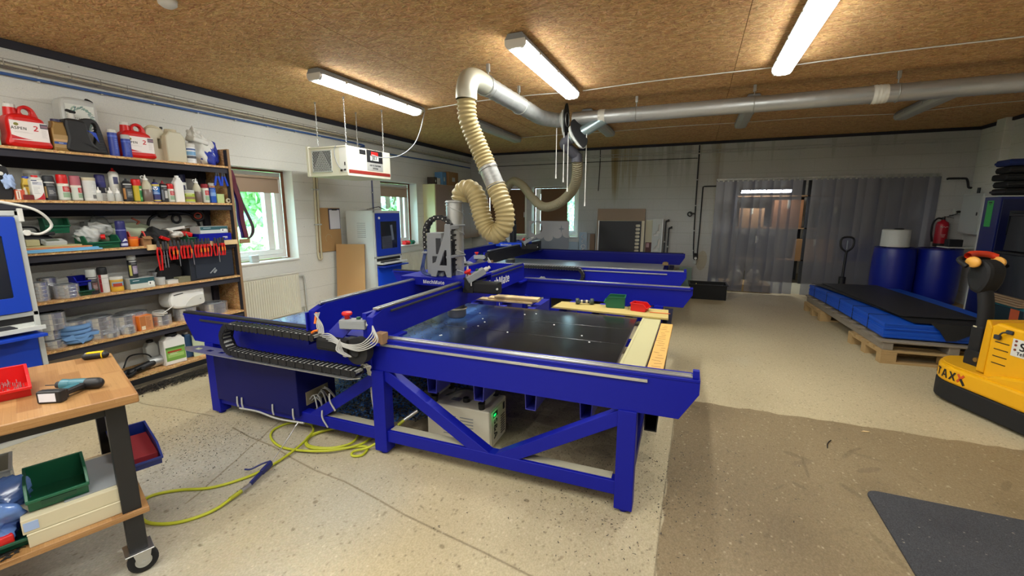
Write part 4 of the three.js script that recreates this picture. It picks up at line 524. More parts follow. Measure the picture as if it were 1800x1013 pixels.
const cYel = bands('#d8b93e', [[0.05, 0.2, '#8a6a1e', 0.1, 0.8], [0.25, 0.6, '#c68f28', 0.1, 0.5], [0.7, 0.95, '#e6d27a', 0.2, 0.9]]);
const cSalm = bands('#c65236', [[0, 1, '#e0d2c2', 0, 0.5], [0.1, 0.9, '#8c3a2a', 0.2, 0.3]]);
const cRedBull = bands('#3c8f4a', [[0, 1, '#c9b22a', 0, 0.42], [0.2, 0.3, '#e8e4d0', 0.45, 0.9], [0.42, 0.7, '#1f6a3a', 0.5, 0.95], [0.75, 0.9, '#7fc07a', 0.48, 1]]);
const cValv = bands('#1d66b4', [[0, 0.14, '#cdb95c'], [0.9, 1, '#cdb95c'], [0.6, 0.88, '#3a3a70']], (x, w, h) => { x.fillStyle = '#e8eef4'; x.beginPath(); x.ellipse(w * 0.4, h * 0.26, 50, 36, 0, 0, 7); x.fill(); x.strokeStyle = '#1d3a8c'; x.lineWidth = 12; x.beginPath(); x.moveTo(w * 0.28, h * 0.21); x.lineTo(w * 0.4, h * 0.32); x.lineTo(w * 0.53, h * 0.21); x.stroke(); lines(x, w * 0.2, h * 0.44, w * 0.6, 3, 18, '#d8e4f4', 7); });
const cGreenY = bands('#b4c34a', [[0, 0.08, '#e2e4c2'], [0.12, 0.36, '#9fb53c', 0.05, 0.95], [0.42, 0.72, '#8a7458', 0.1, 0.9]], (x, w, h) => lines(x, w * 0.2, h * 0.16, w * 0.6, 2, 20, '#eef0d8', 8));
const cBlue = bands('#1450b4', [[0, 0.12, '#c07c4c'], [0.4, 0.62, '#7fa4d8', 0.2, 1], [0.05, 0.1, '#e8e0d4', 0.1, 0.3]], (x, w, h) => lines(x, w * 0.2, h * 0.22, w * 0.5, 3, 22, '#9cc0ee', 6));
const cBlueCan = bands('#2c3f9a', [[0.12, 0.2, '#4d66c4'], [0.2, 0.9, '#3a52b0', 0.35, 0.55]], (x, w, h) => lines(x, w * 0.4, h * 0.3, w * 0.3, 6, 26, '#8a9cdc', 4));
const cWhiteBlue = bands('#dfe3e6', [[0.1, 0.2, '#3d5a96', 0.1, 0.9], [0.28, 0.52, '#6f9ec4'], [0.55, 0.72, '#4c4f58', 0.05, 0.95]], (x, w, h) => lines(x, w * 0.15, h * 0.8, w * 0.6, 2, 20, '#9aa', 4));
const cNavy = bands('#e4e4e0', [[0, 0.3, '#2c2d72'], [0.3, 0.6, '#1d1e30'], [0.33, 0.55, '#d8d8d4', 0.55, 0.9]], (x, w, h) => lines(x, w * 0.15, h * 0.68, w * 0.6, 4, 22, '#a9aaa6', 5));
const cShield = bands('#e6e4da', [[0.15, 0.4, '#4a4d70', 0.3, 0.62]], (x, w, h) => lines(x, w * 0.2, h * 0.5, w * 0.6, 4, 24, '#b9b8b0', 5));
const cNavyCan = bands('#25286e', [[0.1, 0.14, '#8a8cc8'], [0.82, 0.95, '#c9d2ee', 0.2, 0.8]], (x, w, h) => { x.fillStyle = '#e6e6f0'; x.beginPath(); x.moveTo(w * 0.3, h * 0.74); x.lineTo(w * 0.5, h * 0.55); x.lineTo(w * 0.75, h * 0.74); x.lineTo(w * 0.55, h * 0.7); x.fill(); });
const cGlue = bands('#c9a04a', [[0.2, 0.55, '#7fb0d0', 0.1, 0.9], [0.3, 0.62, '#b4442c', 0.15, 0.6], [0.7, 0.95, '#e0b030']]);
const cBoxT = bands('#2f5a60', [[0.5, 1, '#c9cfc8'], [0.4, 0.8, '#e6e8e2', 0.72, 0.95]], (x, w, h) => { lines(x, w * 0.12, h * 0.2, w * 0.4, 1, 10, '#dfe8e8', 16); x.fillStyle = '#333'; x.fillRect(w * 0.78, h * 0.5, 12, 60); });
const cOrange = bands('#c98a5c', [[0.05, 0.95, '#b5713f', 0.05, 0.45], [0.7, 0.95, '#e6d6b8', 0.1, 0.4]], (x, w, h) => lines(x, w * 0.5, h * 0.15, w * 0.4, 9, 28, '#8a4f2c', 9));
const cEco = bands('#7fae4e', [[0, 0.16, '#4f7f3a'], [0.28, 0.4, '#b4442c', 0.1, 0.8], [0.5, 0.75, '#a8cf74', 0.1, 0.9]], (x, w, h) => lines(x, w * 0.2, h * 0.44, w * 0.6, 3, 16, '#e8e4c0', 7));
const cGoldL = bands('#a98a58', [[0.35, 0.5, '#c9a070'], [0.55, 0.72, '#2c4f9a']], (x, w, h) => lines(x, w * 0.3, h * 0.62, w * 0.4, 1, 10, '#dfe6f4', 10));
const cWreath = bands('#dfe2da', [], (x, w, h) => { for (let i = 0; i < 90; i++) { const a = i / 90 * 6.283, r = rr(0.36, 0.5); x.fillStyle = ['#6f9088', '#8aa79c', '#56767a', '#a4b8a8'][i % 4]; x.save(); x.translate(w / 2 + Math.cos(a) * w * r * 0.9, h / 2 + Math.sin(a) * h * r * 0.9); x.rotate(a + 0.8); x.beginPath(); x.ellipse(0, 0, 17, 6, 0, 0, 7); x.fill(); x.restore(); } for (let i = 0; i < 9; i++) { x.fillStyle = '#6a6c66'; x.fillRect(w * (0.24 + i * 0.06), h * 0.48, 6, 11); } lines(x, w * 0.4, h * 0.56, w * 0.2, 1, 9, '#9aa', 3); });
const cDrum = bands('#e8e8e0', [[0.1, 0.3, '#8f9aa4']]);

// top shelf
function canister(label, z, w, h, d) {
  const t = at(thing('fuel_canister', label, 'canister', [-4.83, SH[0], z], 0, 'red fuel canisters on the top shelf'), 0.06);
  const hole = new THREE.Path(); hole.absellipse(w * 0.08, h * 0.82, w * 0.115, h * 0.075, 0, 2 * PI, true);
  mesh('body', [ext(shape(smooth([[-w * 0.48, 0.01], [w * 0.48, 0.01], [w * 0.49, h * 0.25], [w * 0.44, h * 0.55], [w * 0.38, h * 0.68], [w * 0.1, h * 0.74], [-w * 0.3, h * 0.74], [-w * 0.48, h * 0.62], [-w * 0.49, h * 0.3]], 70)), d, 0.03), ext(shape(smooth([[w * 0.4, h * 0.6], [w * 0.36, h * 0.74], [w * 0.26, h * 0.91], [w * 0.08, h * 0.97], [-w * 0.08, h * 0.9], [-w * 0.14, h * 0.78], [-w * 0.2, h * 0.6]], 60), [hole]), 0.05, 0.01), cyl(0.04, 0.034, h * 0.2, -w * 0.27, h * 0.78, 0, 20)], m.redB, t);
  mesh('cap', [cyl(0.034, 0.033, 0.035, -w * 0.27, h * 0.9, 0, 22)], m.white, t); mesh('printed_label', [flat(w * 0.9, h * 0.42, 0, h * 0.38, d / 2 + 0.001, aspen)], labelM, t); return t;
}
canister('larger looking red fuel canister on the top shelf, left of the gold oil bottle', -1.79, 0.235, 0.335, 0.15); canister('red fuel canister on the top shelf beside the two blue spray cans', -2.52, 0.24, 0.33, 0.15);
flatBottle('jug', 'pale green jug at the very left of the top shelf', 'jug', [-4.82, SH[0], -1.53], 0.2, 0.25, 0.12, mat('#8fc9a4', 0.4), m.cream);
tub('small clear jar with a red lid on the top shelf behind the gold bottle', [-4.98, SH[0], -1.98], 0.2, 0.055, m.clear, m.red, undefined, { name: 'jar', cat: 'jar' });
flatBottle('oil_bottle', 'gold oil bottle with dark cap on the top shelf', 'bottle', [-4.8, SH[0], -1.97], 0.1, 0.25, 0.07, m.gold, mat('#2c2a4c', 0.5), cGoldL, { n: 0.36, sh: 0.75, lh: 0.4, ly: 0.32 });
{ const t = at(thing('oil_canister', 'large black canister with ribbed handle on the top shelf', 'canister', [-4.82, SH[0], -2.14]), 0.05), w = 0.29, h = 0.3, hole = smooth([[w * 0.12, h * 0.5], [w * 0.2, h * 0.84], [w * 0.3, h * 0.8], [w * 0.27, h * 0.5], [w * 0.2, h * 0.3]], 24);
  mesh('body', [ext(shape(smooth([[-w * 0.44, 0.008], [w * 0.44, 0.008], [w * 0.3, h * 0.14], [w * 0.13, h * 0.32], [w * 0.06, h * 0.6], [-w * 0.0, h * 0.86], [-w * 0.36, h * 0.9], [-w * 0.46, h * 0.78], [-w * 0.44, h * 0.4]], 70)), 0.13, 0.018), ext(shape(smooth([[w * 0.1, 0.01], [w * 0.49, 0.008], [w * 0.46, h * 0.45], [w * 0.38, h * 0.85], [w * 0.26, h * 0.98], [w * 0.04, h * 0.97], [-w * 0.04, h * 0.86], [w * 0.02, h * 0.4]], 60), [hole]), 0.05, 0.01), ...Array.from({ length: 10 }, (_, i) => box(0.035, 0.006, 0.054, w * (0.36 + 0.006 * (5 - i)), h * (0.1 + i * 0.07), 0, 0.002))], m.black, t);
  mesh('cap', [cyl(0.024, 0.022, 0.05, -w * 0.2, h * 0.98, 0, 16)], m.white, t); mesh('spout', [box(0.06, 0.018, 0.03, -w * 0.2, h * 1.12, 0, 0.004, 0, 0, -0.2), cyl(0.008, 0.008, 0.03, -w * 0.2, h * 1.08, 0, 10)], m.blackM, t); mesh('sticker', [ext(shape([[0, 0], [0.06, -0.01], [0.075, -0.09], [0.03, -0.02]]), 0.002).translate(0.0, 0.19, 0.066)], m.blueC, t); }
{ const t = at(thing('jerry_can', 'tall pale jerry can with a leaf wreath label at the back of the top shelf', 'jerry can', [-4.97, SH[0], -2.18]), 0.05); mesh('body', [ext(shape(smooth([[-0.12, 0.01], [0.12, 0.01], [0.125, 0.3], [0.12, 0.42], [0.08, 0.46], [-0.08, 0.46], [-0.12, 0.42], [-0.125, 0.3]], 60)), 0.15, 0.02)], m.clear, t); mesh('cap', [cyl(0.03, 0.028, 0.03, 0.1, 0.46, 0, 18, 0, -0.5)], m.black, t); mesh('printed_label', [flat(0.19, 0.22, 0, 0.3, 0.077, cWreath)], labelM, t); }
sprayCan('taller blue spray can with white cap on the top shelf', [-4.79, SH[0], -2.33], 0.235, 0.033, m.blue, m.white, cBlueCan, { hc: 0.02 }); sprayCan('shorter blue spray can on the top shelf touching the red canister', [-4.78, SH[0], -2.42], 0.2, 0.034, m.blue, m.greyL, cBlueCan, { hc: 0.025 });
{ const t = at(thing('jug', 'cream jug with a bent handle pipe behind the red canister on the top shelf', 'jug', [-4.86, SH[0], -2.7])); mesh('body', [ext(shape(smooth([[-0.09, 0.005], [0.09, 0.005], [0.09, 0.1], [0.05, 0.12], [0.05, 0.22], [0.08, 0.24], [0.04, 0.3], [-0.09, 0.28]], 50), [[[0.0, 0.12], [0.0, 0.21], [0.03, 0.21], [0.03, 0.12]]]), 0.1, 0.01)], m.jug, t); mesh('handle', [tube([[-0.08, 0.28, 0], [-0.02, 0.32, 0], [0.06, 0.3, 0], [0.085, 0.24, 0]], 0.014, 20, 8)], m.cream, t); mesh('cap', [cyl(0.012, 0.012, 0.02, 0.07, 0.32, 0, 10)], m.black, t); }
flatBottle('jug', 'dusty cream plastic jug without a label on the top shelf', 'jug', [-4.83, SH[0], -2.83], 0.19, 0.31, 0.13, m.jug, m.cream, undefined, { n: 0.3, sh: 0.82 });
sprayCan('white tin with blue picture label at the right of the top shelf', [-4.79, SH[0], -2.97], 0.2, 0.045, m.white, m.white, cWhiteBlue, { hc: 0.02, name: 'tin', cat: 'tin' });
{ const t = at(thing('rag_bag', 'crumpled white and blue plastic bag at the right end of the top shelf', 'bag', [-4.86, SH[0], -3.13])); mesh('white_plastic', [crumple(0.24, 0.3, 0.2, 0.16), crumple(0.1, 0.12, 0.1, 0.3).translate(-0.08, 0.24, 0.02), box(0.16, 0.05, 0.14, -0.06, 0.24, 0.04, 0.015, 0.1, 0, -0.2)], m.white, t); mesh('blue_plastic', [crumple(0.22, 0.2, 0.2, 0.2).translate(0.04, 0.0, 0.012), crumple(0.1, 0.22, 0.14, 0.2).translate(0.1, 0.03, 0.01)], mat('#22359c', 0.4), t); }
// second shelf
const y2 = SH[1], gW = 'red capped steel coloured spray cans';
{ const t = at(thing('bottle', 'black bottle with round white stickers at the left end of the second shelf', 'bottle', [-4.8, y2, -1.58])); mesh('body', [ext(shape(smooth([[-0.055, 0.005], [0.055, 0.005], [0.055, 0.2], [0.03, 0.25], [-0.055, 0.24]], 40)), 0.09, 0.012)], m.black, t); mesh('sticker', [cyl(0.016, 0.016, 0.002, 0.01, 0.24, 0.042, 16, PI / 2), cyl(0.014, 0.014, 0.002, 0.01, 0.19, 0.046, 16, PI / 2)], m.white, t); mesh('wipe', [crumple(0.07, 0.09, 0.04, 0.3).translate(0.04, 0.09, 0.055)], mat('#a9bfe6', 0.9), t); }
flatBottle('sealant_box', 'small orange and white carton near the left end of the second shelf', 'box', [-4.76, y2, -1.67], 0.05, 0.08, 0.04, mat('#c85434', 0.6), m.white, cSalm, { sh: 0.9, n: 0.4, lh: 0.8, ly: 0.45 });
{ const t = at(thing('fluid_bottle', 'tiny brown bottle beside the yellow glue bottle on the second shelf', 'bottle', [-4.75, y2, -1.71])); mesh('body', [box(0.06, 0.04, 0.04, 0, 0.02, 0, 0.006)], mat('#6b1c1c', 0.5), t); mesh('nozzle', [lathe([[0.012, 0.04], [0.012, 0.055], [0.005, 0.095], [0, 0.095]], 12).translate(-0.01, 0, 0)], m.cream, t); }
flatBottle('glue_bottle', 'yellow glue bottle with a blue collar on the second shelf', 'bottle', [-4.82, y2, -1.74], 0.06, 0.18, 0.04, mat('#e0bd4c', 0.5), mat('#3a4fb0', 0.5), cYel, { n: 0.36, sh: 0.72, lh: 0.62, ly: 0.36 });
flatBottle('fluid_bottle', 'white bottle with a red cap and red corner on its label on the second shelf', 'bottle', [-4.79, y2, -1.78], 0.075, 0.19, 0.045, m.white, m.redB, cCut, { lh: 0.78, ly: 0.42, n: 0.3, sh: 0.84 });
tub('clear jar with a white lid behind the red capped bottle on the second shelf', [-4.95, y2, -1.83], 0.235, 0.05, m.clear, m.white, undefined, { name: 'jar', cat: 'jar' });
sprayCan('dark spray can with tan stripe left of the first red capped can', [-4.8, y2, -1.86], 0.195, 0.034, m.darkG, m.darkG, cd1, { hc: 0.03 }); sprayCan('grey topped dark can behind the tan striped can', [-4.89, y2, -1.9], 0.2, 0.033, m.black, m.grey, cd3, { hc: 0.03 });
sprayCan('spray can with a bright red cap and thin top knob on the second shelf', [-4.79, y2, -1.94], 0.21, 0.035, m.zinc, m.redB, cWurth, { hc: 0.06 }); sprayCan('spray can with a faded pink red cap on the second shelf', [-4.79, y2, -2.02], 0.205, 0.035, m.zinc, mat('#b0606a', 0.5), cWurth, { hc: 0.065 });
sprayCan('slim all black bottle behind the faded red capped can', [-4.86, y2, -2.07], 0.2, 0.03, m.black, m.black); tub('grey white cylinder of wipes on the second shelf', [-4.79, y2, -2.11], 0.195, 0.044, m.white, m.cream, cTool);
sprayCan('tall spray can with navy upper half on the second shelf', [-4.9, y2, -2.24], 0.235, 0.036, m.white, mat('#34306a', 0.5), cNavy, { hc: 0.05 });
const gN = 'small white dropper bottles on the second shelf'; for (const [z, q] of [[-2.155, 'left'], [-2.235, 'middle'], [-2.29, 'right']]) { const t = at(thing('dropper_bottle', 'small white dropper bottle, ' + q + ' one of the three on the second shelf', 'dropper bottle', [-4.76, y2, z], 0, gN)); mesh('body', [lathe([[0, 0], [0.022, 0], [0.024, 0.004], [0.024, 0.06], [0.014, 0.075]], 18)], m.clear, t); mesh('cap', [lathe([[0.017, 0.07], [0.017, 0.088], [0.006, 0.095], [0.003, 0.12], [0, 0.12]], 14)], m.whiteP, t); }
sprayCan('tall white spray can with a red tip on the second shelf', [-4.87, y2, -2.33], 0.295, 0.035, m.white, m.red, cShield, { hc: 0.03, nozzle: true });
sprayCan('dark spray can with an orange strip left of the green and yellow can', [-4.79, y2, -2.38], 0.205, 0.036, m.black, m.darkG, cd2, { hc: 0.025, nozzle: true }); sprayCan('green and yellow spray can with a red cap on the second shelf', [-4.79, y2, -2.455], 0.205, 0.036, m.green, m.redB, cRedBull, { hc: 0.045 });
squeezeBottle('larger squeeze bottle half full of brown liquid on the second shelf', [-4.79, y2, -2.535], 0.25, 0.042, mat('#7a6a62', 0.3), m.jug);
sprayCan('blue and yellow spray can with an oval emblem on the second shelf', [-4.79, y2, -2.61], 0.215, 0.032, m.blue, m.black, cValv, { hc: 0.035, nozzle: true }); sprayCan('black spray can with a pale picture right of the blue and yellow can', [-4.79, y2, -2.675], 0.205, 0.031, m.black, m.redD, cd3, { hc: 0.03, nozzle: true });
sprayCan('small spray can with red cap left of the clear flat bottle', [-4.79, y2, -2.735], 0.18, 0.03, m.zinc, m.redB, cWurth, { hc: 0.04 });
flatBottle('plastic_bottle', 'plain white translucent bottle with no label on the second shelf', 'bottle', [-4.79, y2, -2.81], 0.085, 0.26, 0.06, m.whiteP, m.whiteP, undefined, { n: 0.24, sh: 0.78 });
tub('lime green tin on the second shelf', [-4.77, y2, -2.9], 0.125, 0.042, m.greyL, m.greyL, cGreenY, { name: 'tin', cat: 'tin' }); sprayCan('white spray can with a navy cap and shield mark behind the lime green tin', [-4.92, y2, -2.93], 0.29, 0.036, m.white, mat('#27294e', 0.5), cShield, { hc: 0.07 });
squeezeBottle('smaller squeeze bottle with brown liquid near the right end of the second shelf', [-4.79, y2, -2.99], 0.245, 0.036, mat('#75655e', 0.3), m.jug); sprayCan('red and white spray can with a dark red trigger cap at the right', [-4.79, y2, -3.07], 0.195, 0.034, m.zinc, m.redD, cWurth, { hc: 0.03 });
sprayCan('blue tube with an orange and white lid near the right end of the second shelf', [-4.79, y2, -3.145], 0.21, 0.032, m.blue, m.white, cBlue, { hc: 0.02, name: 'tube', cat: 'tube' });
{ const t = at(thing('carton', 'small pale green carton at the right end of the second shelf', 'box', [-4.78, y2, -3.21]), 0.05); mesh('box', [box(0.075, 0.095, 0.05, 0, 0.0475, 0, 0.003)], mat('#b7c98a', 0.7), t); mesh('flap', [box(0.077, 0.002, 0.052, 0, 0.096, 0, 0.001)], mat('#c4d49a', 0.7), t); }
tag(mesh('tape_roll', [new THREE.TorusGeometry(0.018, 0.008, 8, 18).rotateY(PI / 2 - 0.4).translate(-4.73, y2 + 0.026, -3.27)], m.cream), 'little cream tape roll standing at the right end of the second shelf', 'tape');
for (const [z, a, l] of [[-3.17, 0.25, 'blue handled spring clamp hanging under the top shelf, left one'], [-3.235, -0.3, 'blue handled spring clamp hanging under the top shelf, right one']]) { const t = thing('spring_clamp', l, 'clamp', [-4.72, 1.86, z], PI / 2, 'blue spring clamps'); t.rotation.z = 0; mesh('jaw', [bar([-0.012, 0.1, 0], [-0.004, 0.17, 0], 0.012, 0.016), bar([0.014, 0.1, 0], [0.004, 0.17, 0], 0.012, 0.016)], m.darkG, t); mesh('handle', [bar([-0.01, 0.1, 0], [-0.03 - a * 0.02, 0.0, 0], 0.016, 0.022, 0.007)], m.blueC, t); mesh('handle', [bar([0.012, 0.1, 0], [0.035 - a * 0.02, 0.0, 0], 0.016, 0.022, 0.007)], m.blueC, t); }
// third shelf
const y3 = SH[2];
{ const g = 'flat boards at the left of the third shelf'; const mk = (y, x, w, d, c, l) => { const o = mesh('sheet_stack', [bx(-d / 2, d / 2, 0, 0.012, -w / 2, w / 2, 0.002)], c); o.position.set(x, y, -1.62 - (w - 0.5) / 2); tag(o, l, 'board', g); };
  mk(y3, -4.86, 0.72, 0.34, m.skyb, 'lower light blue board at the left of the third shelf'); mk(y3 + 0.0125, -4.87, 0.7, 0.34, m.skyb, 'upper light blue board directly under the orange boards'); mk(y3 + 0.025, -4.87, 0.66, 0.33, mat('#d98a5a', 0.6), 'orange board on top of the blue boards'); mk(y3 + 0.0375, -4.88, 0.6, 0.32, m.foam, 'pale tan board topmost in the stack on the third shelf'); }
tag(mesh('sponge_block', [box(0.1, 0.05, 0.08, 0, 0.025, 0, 0.006)], m.foam), 'cream foam block on the boards beside the control cabinet', 'block').position.set(-4.8, y3 + 0.05, -1.69);
{ const t = at(thing('thermostat', 'pale grey thermostat box lying on the boards of the third shelf', 'device', [-4.8, y3 + 0.05, -1.83])); mesh('housing', [box(0.13, 0.04, 0.09, 0, 0.02, 0, 0.006, 0.25)], m.greyL, t); mesh('display', [box(0.075, 0.004, 0.04, -0.015, 0.042, 0.012, 0.001, 0.25)], mat('#6d7563', 0.3), t); }
{ const t = at(thing('tool_case', 'black soft case at the left back of the third shelf', 'case', [-4.92, y3 + 0.05, -1.72])); mesh('body', [crumple(0.34, 0.09, 0.16, 0.08), box(0.3, 0.03, 0.15, 0, 0.09, -0.01, 0.012)], m.black, t); mesh('handle', [tube([[-0.08, 0.1, 0], [-0.05, 0.14, 0], [0.05, 0.14, 0], [0.08, 0.1, 0]], 0.008, 16, 6)], m.blackM, t); }
function bin(name, label, cat, pos, w, h, d, c, turn, g) { const t = thing(name, label, cat, pos, turn, g); mesh('body', binGeo(w, h, d), c, t); mesh('label_holder', [box(w * 0.5, h * 0.16, 0.004, 0, h * 0.25, d / 2 - 0.008, 0.001, 0.26)], c, t); return t; }
bin('storage_bin', 'dark green bin standing upended on the third shelf behind the thermostat', 'bin', [-4.9, y3 + 0.14, -1.89], 0.15, 0.12, 0.1, m.green, PI / 2).rotation.set(0, PI / 2, 0);
bin('storage_bin', 'wide green bin of oddments in the middle of the third shelf', 'bin', [-4.82, y3, -2.12], 0.23, 0.11, 0.2, m.green, PI / 2);
{ const t = thing('plastic_bag', 'crinkled clear plastic bag lying in the wide green bin', 'bag', [-4.85, y3 + 0.06, -2.07]); mesh('film', [crumple(0.18, 0.12, 0.15, 0.3), crumple(0.12, 0.1, 0.2, 0.3).translate(-0.03, 0.05, -0.09)], m.clear, t); }
{ const t = thing('rag', 'pale green and grey cloth heaped at the back of the third shelf', 'cloth', [-4.96, y3 + 0.03, -2.4]); mesh('cloth', [crumple(0.2, 0.17, 0.5, 0.2)], mat('#a9b296', 0.9), t); mesh('fold', [crumple(0.14, 0.2, 0.22, 0.25).translate(-0.02, 0.02, 0.2)], mat('#6d6f6a', 0.9), t); }
tag(mesh('red_cap', [cyl(0.022, 0.022, 0.03, 0, 0, 0, 18, PI / 2, 0.4)], m.redB), 'round red cap lying in the wide green bin', 'cap').position.set(-4.75, y3 + 0.1, -2.13);
sprayCan('dark navy spray can with a white emblem on the third shelf', [-4.77, y3, -2.275], 0.235, 0.036, mat('#2c2f78', 0.4), mat('#2a2a66', 0.4), cNavyCan, { hc: 0.05 });
{ const t = at(thing('pot', 'orange plastic pot beside the navy spray can', 'pot', [-4.78, y3, -2.36])); mesh('body', [lathe([[0, 0], [0.036, 0], [0.04, 0.06], [0.038, 0.075], [0, 0.075]], 20)], m.orange, t); mesh('lid', [lathe([[0.041, 0.072], [0.041, 0.088], [0, 0.09]], 20)], mat('#d9532a', 0.4), t); }
bin('storage_bin', 'red bin on the third shelf behind the orange pot', 'bin', [-4.88, y3, -2.42], 0.12, 0.13, 0.16, m.red, PI / 2);
{ const t = at(thing('carton', 'plain brown carton on the third shelf beside the red bin', 'box', [-4.79, y3, -2.46])); mesh('box', [box(0.07, 0.07, 0.08, 0, 0.035, 0, 0.003)], m.card, t); mesh('flap', [box(0.07, 0.003, 0.05, 0, 0.075, 0.05, 0.001, 0.5)], m.card, t); }
{ const t = at(thing('pipe_bracket', 'orange bent metal bracket on top of the cloth', 'bracket', [-4.95, y3 + 0.17, -2.47])); mesh('arm', [bar([0, 0, 0], [0.05, 0.05, 0], 0.02, 0.014), bar([0.05, 0.05, 0], [-0.01, 0.085, 0], 0.02, 0.014), box(0.06, 0.016, 0.03, 0, 0, 0, 0.004)], mat('#9a4a30', 0.6), t); }
{ const t = at(thing('glove_heap', 'black fabric pouch in the middle of the third shelf', 'pouch', [-4.86, y3, -2.58])); mesh('fabric', [crumple(0.22, 0.16, 0.2, 0.2)], m.blackM, t); mesh('cuff', [box(0.09, 0.03, 0.05, 0.02, 0.06, 0.1, 0.008, 0.2, 0, -0.4)], m.redB, t); }
{ const t = at(thing('work_glove', 'white and red work glove lying among tools on the third shelf', 'glove', [-4.84, y3 + 0.06, -2.77])); mesh('palm', [crumple(0.13, 0.06, 0.1, 0.12)], m.white, t); for (let i = 0; i < 4; i++) mesh('finger', [new THREE.CapsuleGeometry(0.012, 0.05, 4, 8).rotateZ(PI / 2 - 0.2 * i).translate(-0.08, 0.035 + i * 0.012, -0.03 + i * 0.022)], m.white, t); mesh('thumb', [new THREE.CapsuleGeometry(0.012, 0.035, 4, 8).rotateX(1).translate(0, 0.03, 0.06)], m.white, t); mesh('cuff', [box(0.08, 0.05, 0.1, 0.09, 0.025, 0, 0.014, 0, 0, -0.3)], m.redB, t); }
tag(mesh('clear_case', [box(0.1, 0.03, 0.17, 0, 0.015, 0, 0.006, 0.15)], m.white), 'white card packet lying behind the glove on the third shelf', 'packet').position.set(-4.93, y3 + 0.13, -2.8);
bin('storage_bin', 'green bin behind the row of pliers on the third shelf', 'bin', [-4.84, y3, -2.92], 0.17, 0.1, 0.14, m.green, PI / 2);
{ const t = at(thing('scrap_fibre', 'brown coil of wire and fibre at the back of the third shelf', 'coil', [-4.95, y3 + 0.02, -2.95])); mesh('loops', Array.from({ length: 14 }, () => tube([[rr(-0.15, 0.15), rr(0.02, 0.1), rr(-0.05, 0.05)], [rr(-0.15, 0.15), rr(0.04, 0.15), rr(-0.05, 0.05)], [rr(-0.15, 0.15), rr(0.02, 0.12), rr(-0.05, 0.05)], [rr(-0.15, 0.15), rr(0.0, 0.08), rr(-0.05, 0.05)]], 0.004, 24, 5)), mat('#6d5030', 0.8), t); }
{ const t = thing('ear_muffs', 'black ear defenders hanging at the back of the third shelf', 'ear defenders', [-5.03, y3 + 0.14, -2.86]); mesh('headband', [tube([[0, 0, 0.24], [0.02, 0.12, 0.2], [0.02, 0.17, 0.0], [0.02, 0.12, -0.2], [0, -0.02, -0.27]], 0.014, 30, 8)], m.black, t); mesh('ear_cup', [lathe([[0, 0], [0.05, 0], [0.055, 0.025], [0.04, 0.05], [0, 0.055]], 20).rotateZ(-PI / 2).translate(0, 0.16, 0.1)], m.blackM, t); mesh('ear_cup', [new THREE.TorusGeometry(0.04, 0.012, 8, 20).rotateY(PI / 2).translate(0.03, 0.1, -0.02)], m.black, t); }
{ const t = thing('reel', 'black reel with an orange hub hanging at the right back of the third shelf', 'reel', [-5.0, y3 + 0.27, -3.1]); mesh('rim', [new THREE.TorusGeometry(0.05, 0.018, 10, 24).rotateY(PI / 2 - 0.5)], m.black, t); mesh('hub', [new THREE.TorusGeometry(0.03, 0.007, 8, 20).rotateY(PI / 2 - 0.5).translate(0.022, 0, 0.014)], mat('#c0503c', 0.5), t); }
{ const t = at(thing('blade_box', 'long teal and white box on the blue box at the right of the third shelf', 'box', [-4.84, y3 + 0.085, -3.1]), 0.02); mesh('box', [box(0.3, 0.075, 0.16, 0, 0.0375, 0, 0.003)], m.greyL, t); mesh('printed_label', [flat(0.29, 0.07, 0, 0.0375, 0.0808, cBoxT)], labelM, t); }
{ const t = at(thing('tool_box', 'long blue box at the right end of the third shelf', 'box', [-4.83, y3, -3.09]), 0.02); mesh('box', [box(0.34, 0.085, 0.2, 0, 0.0425, 0, 0.003)], m.blue, t); mesh('printed_mark', [box(0.05, 0.008, 0.001, 0.1, 0.045, 0.1005, 0), box(0.03, 0.006, 0.001, 0.11, 0.032, 0.1005, 0)], m.white, t); }
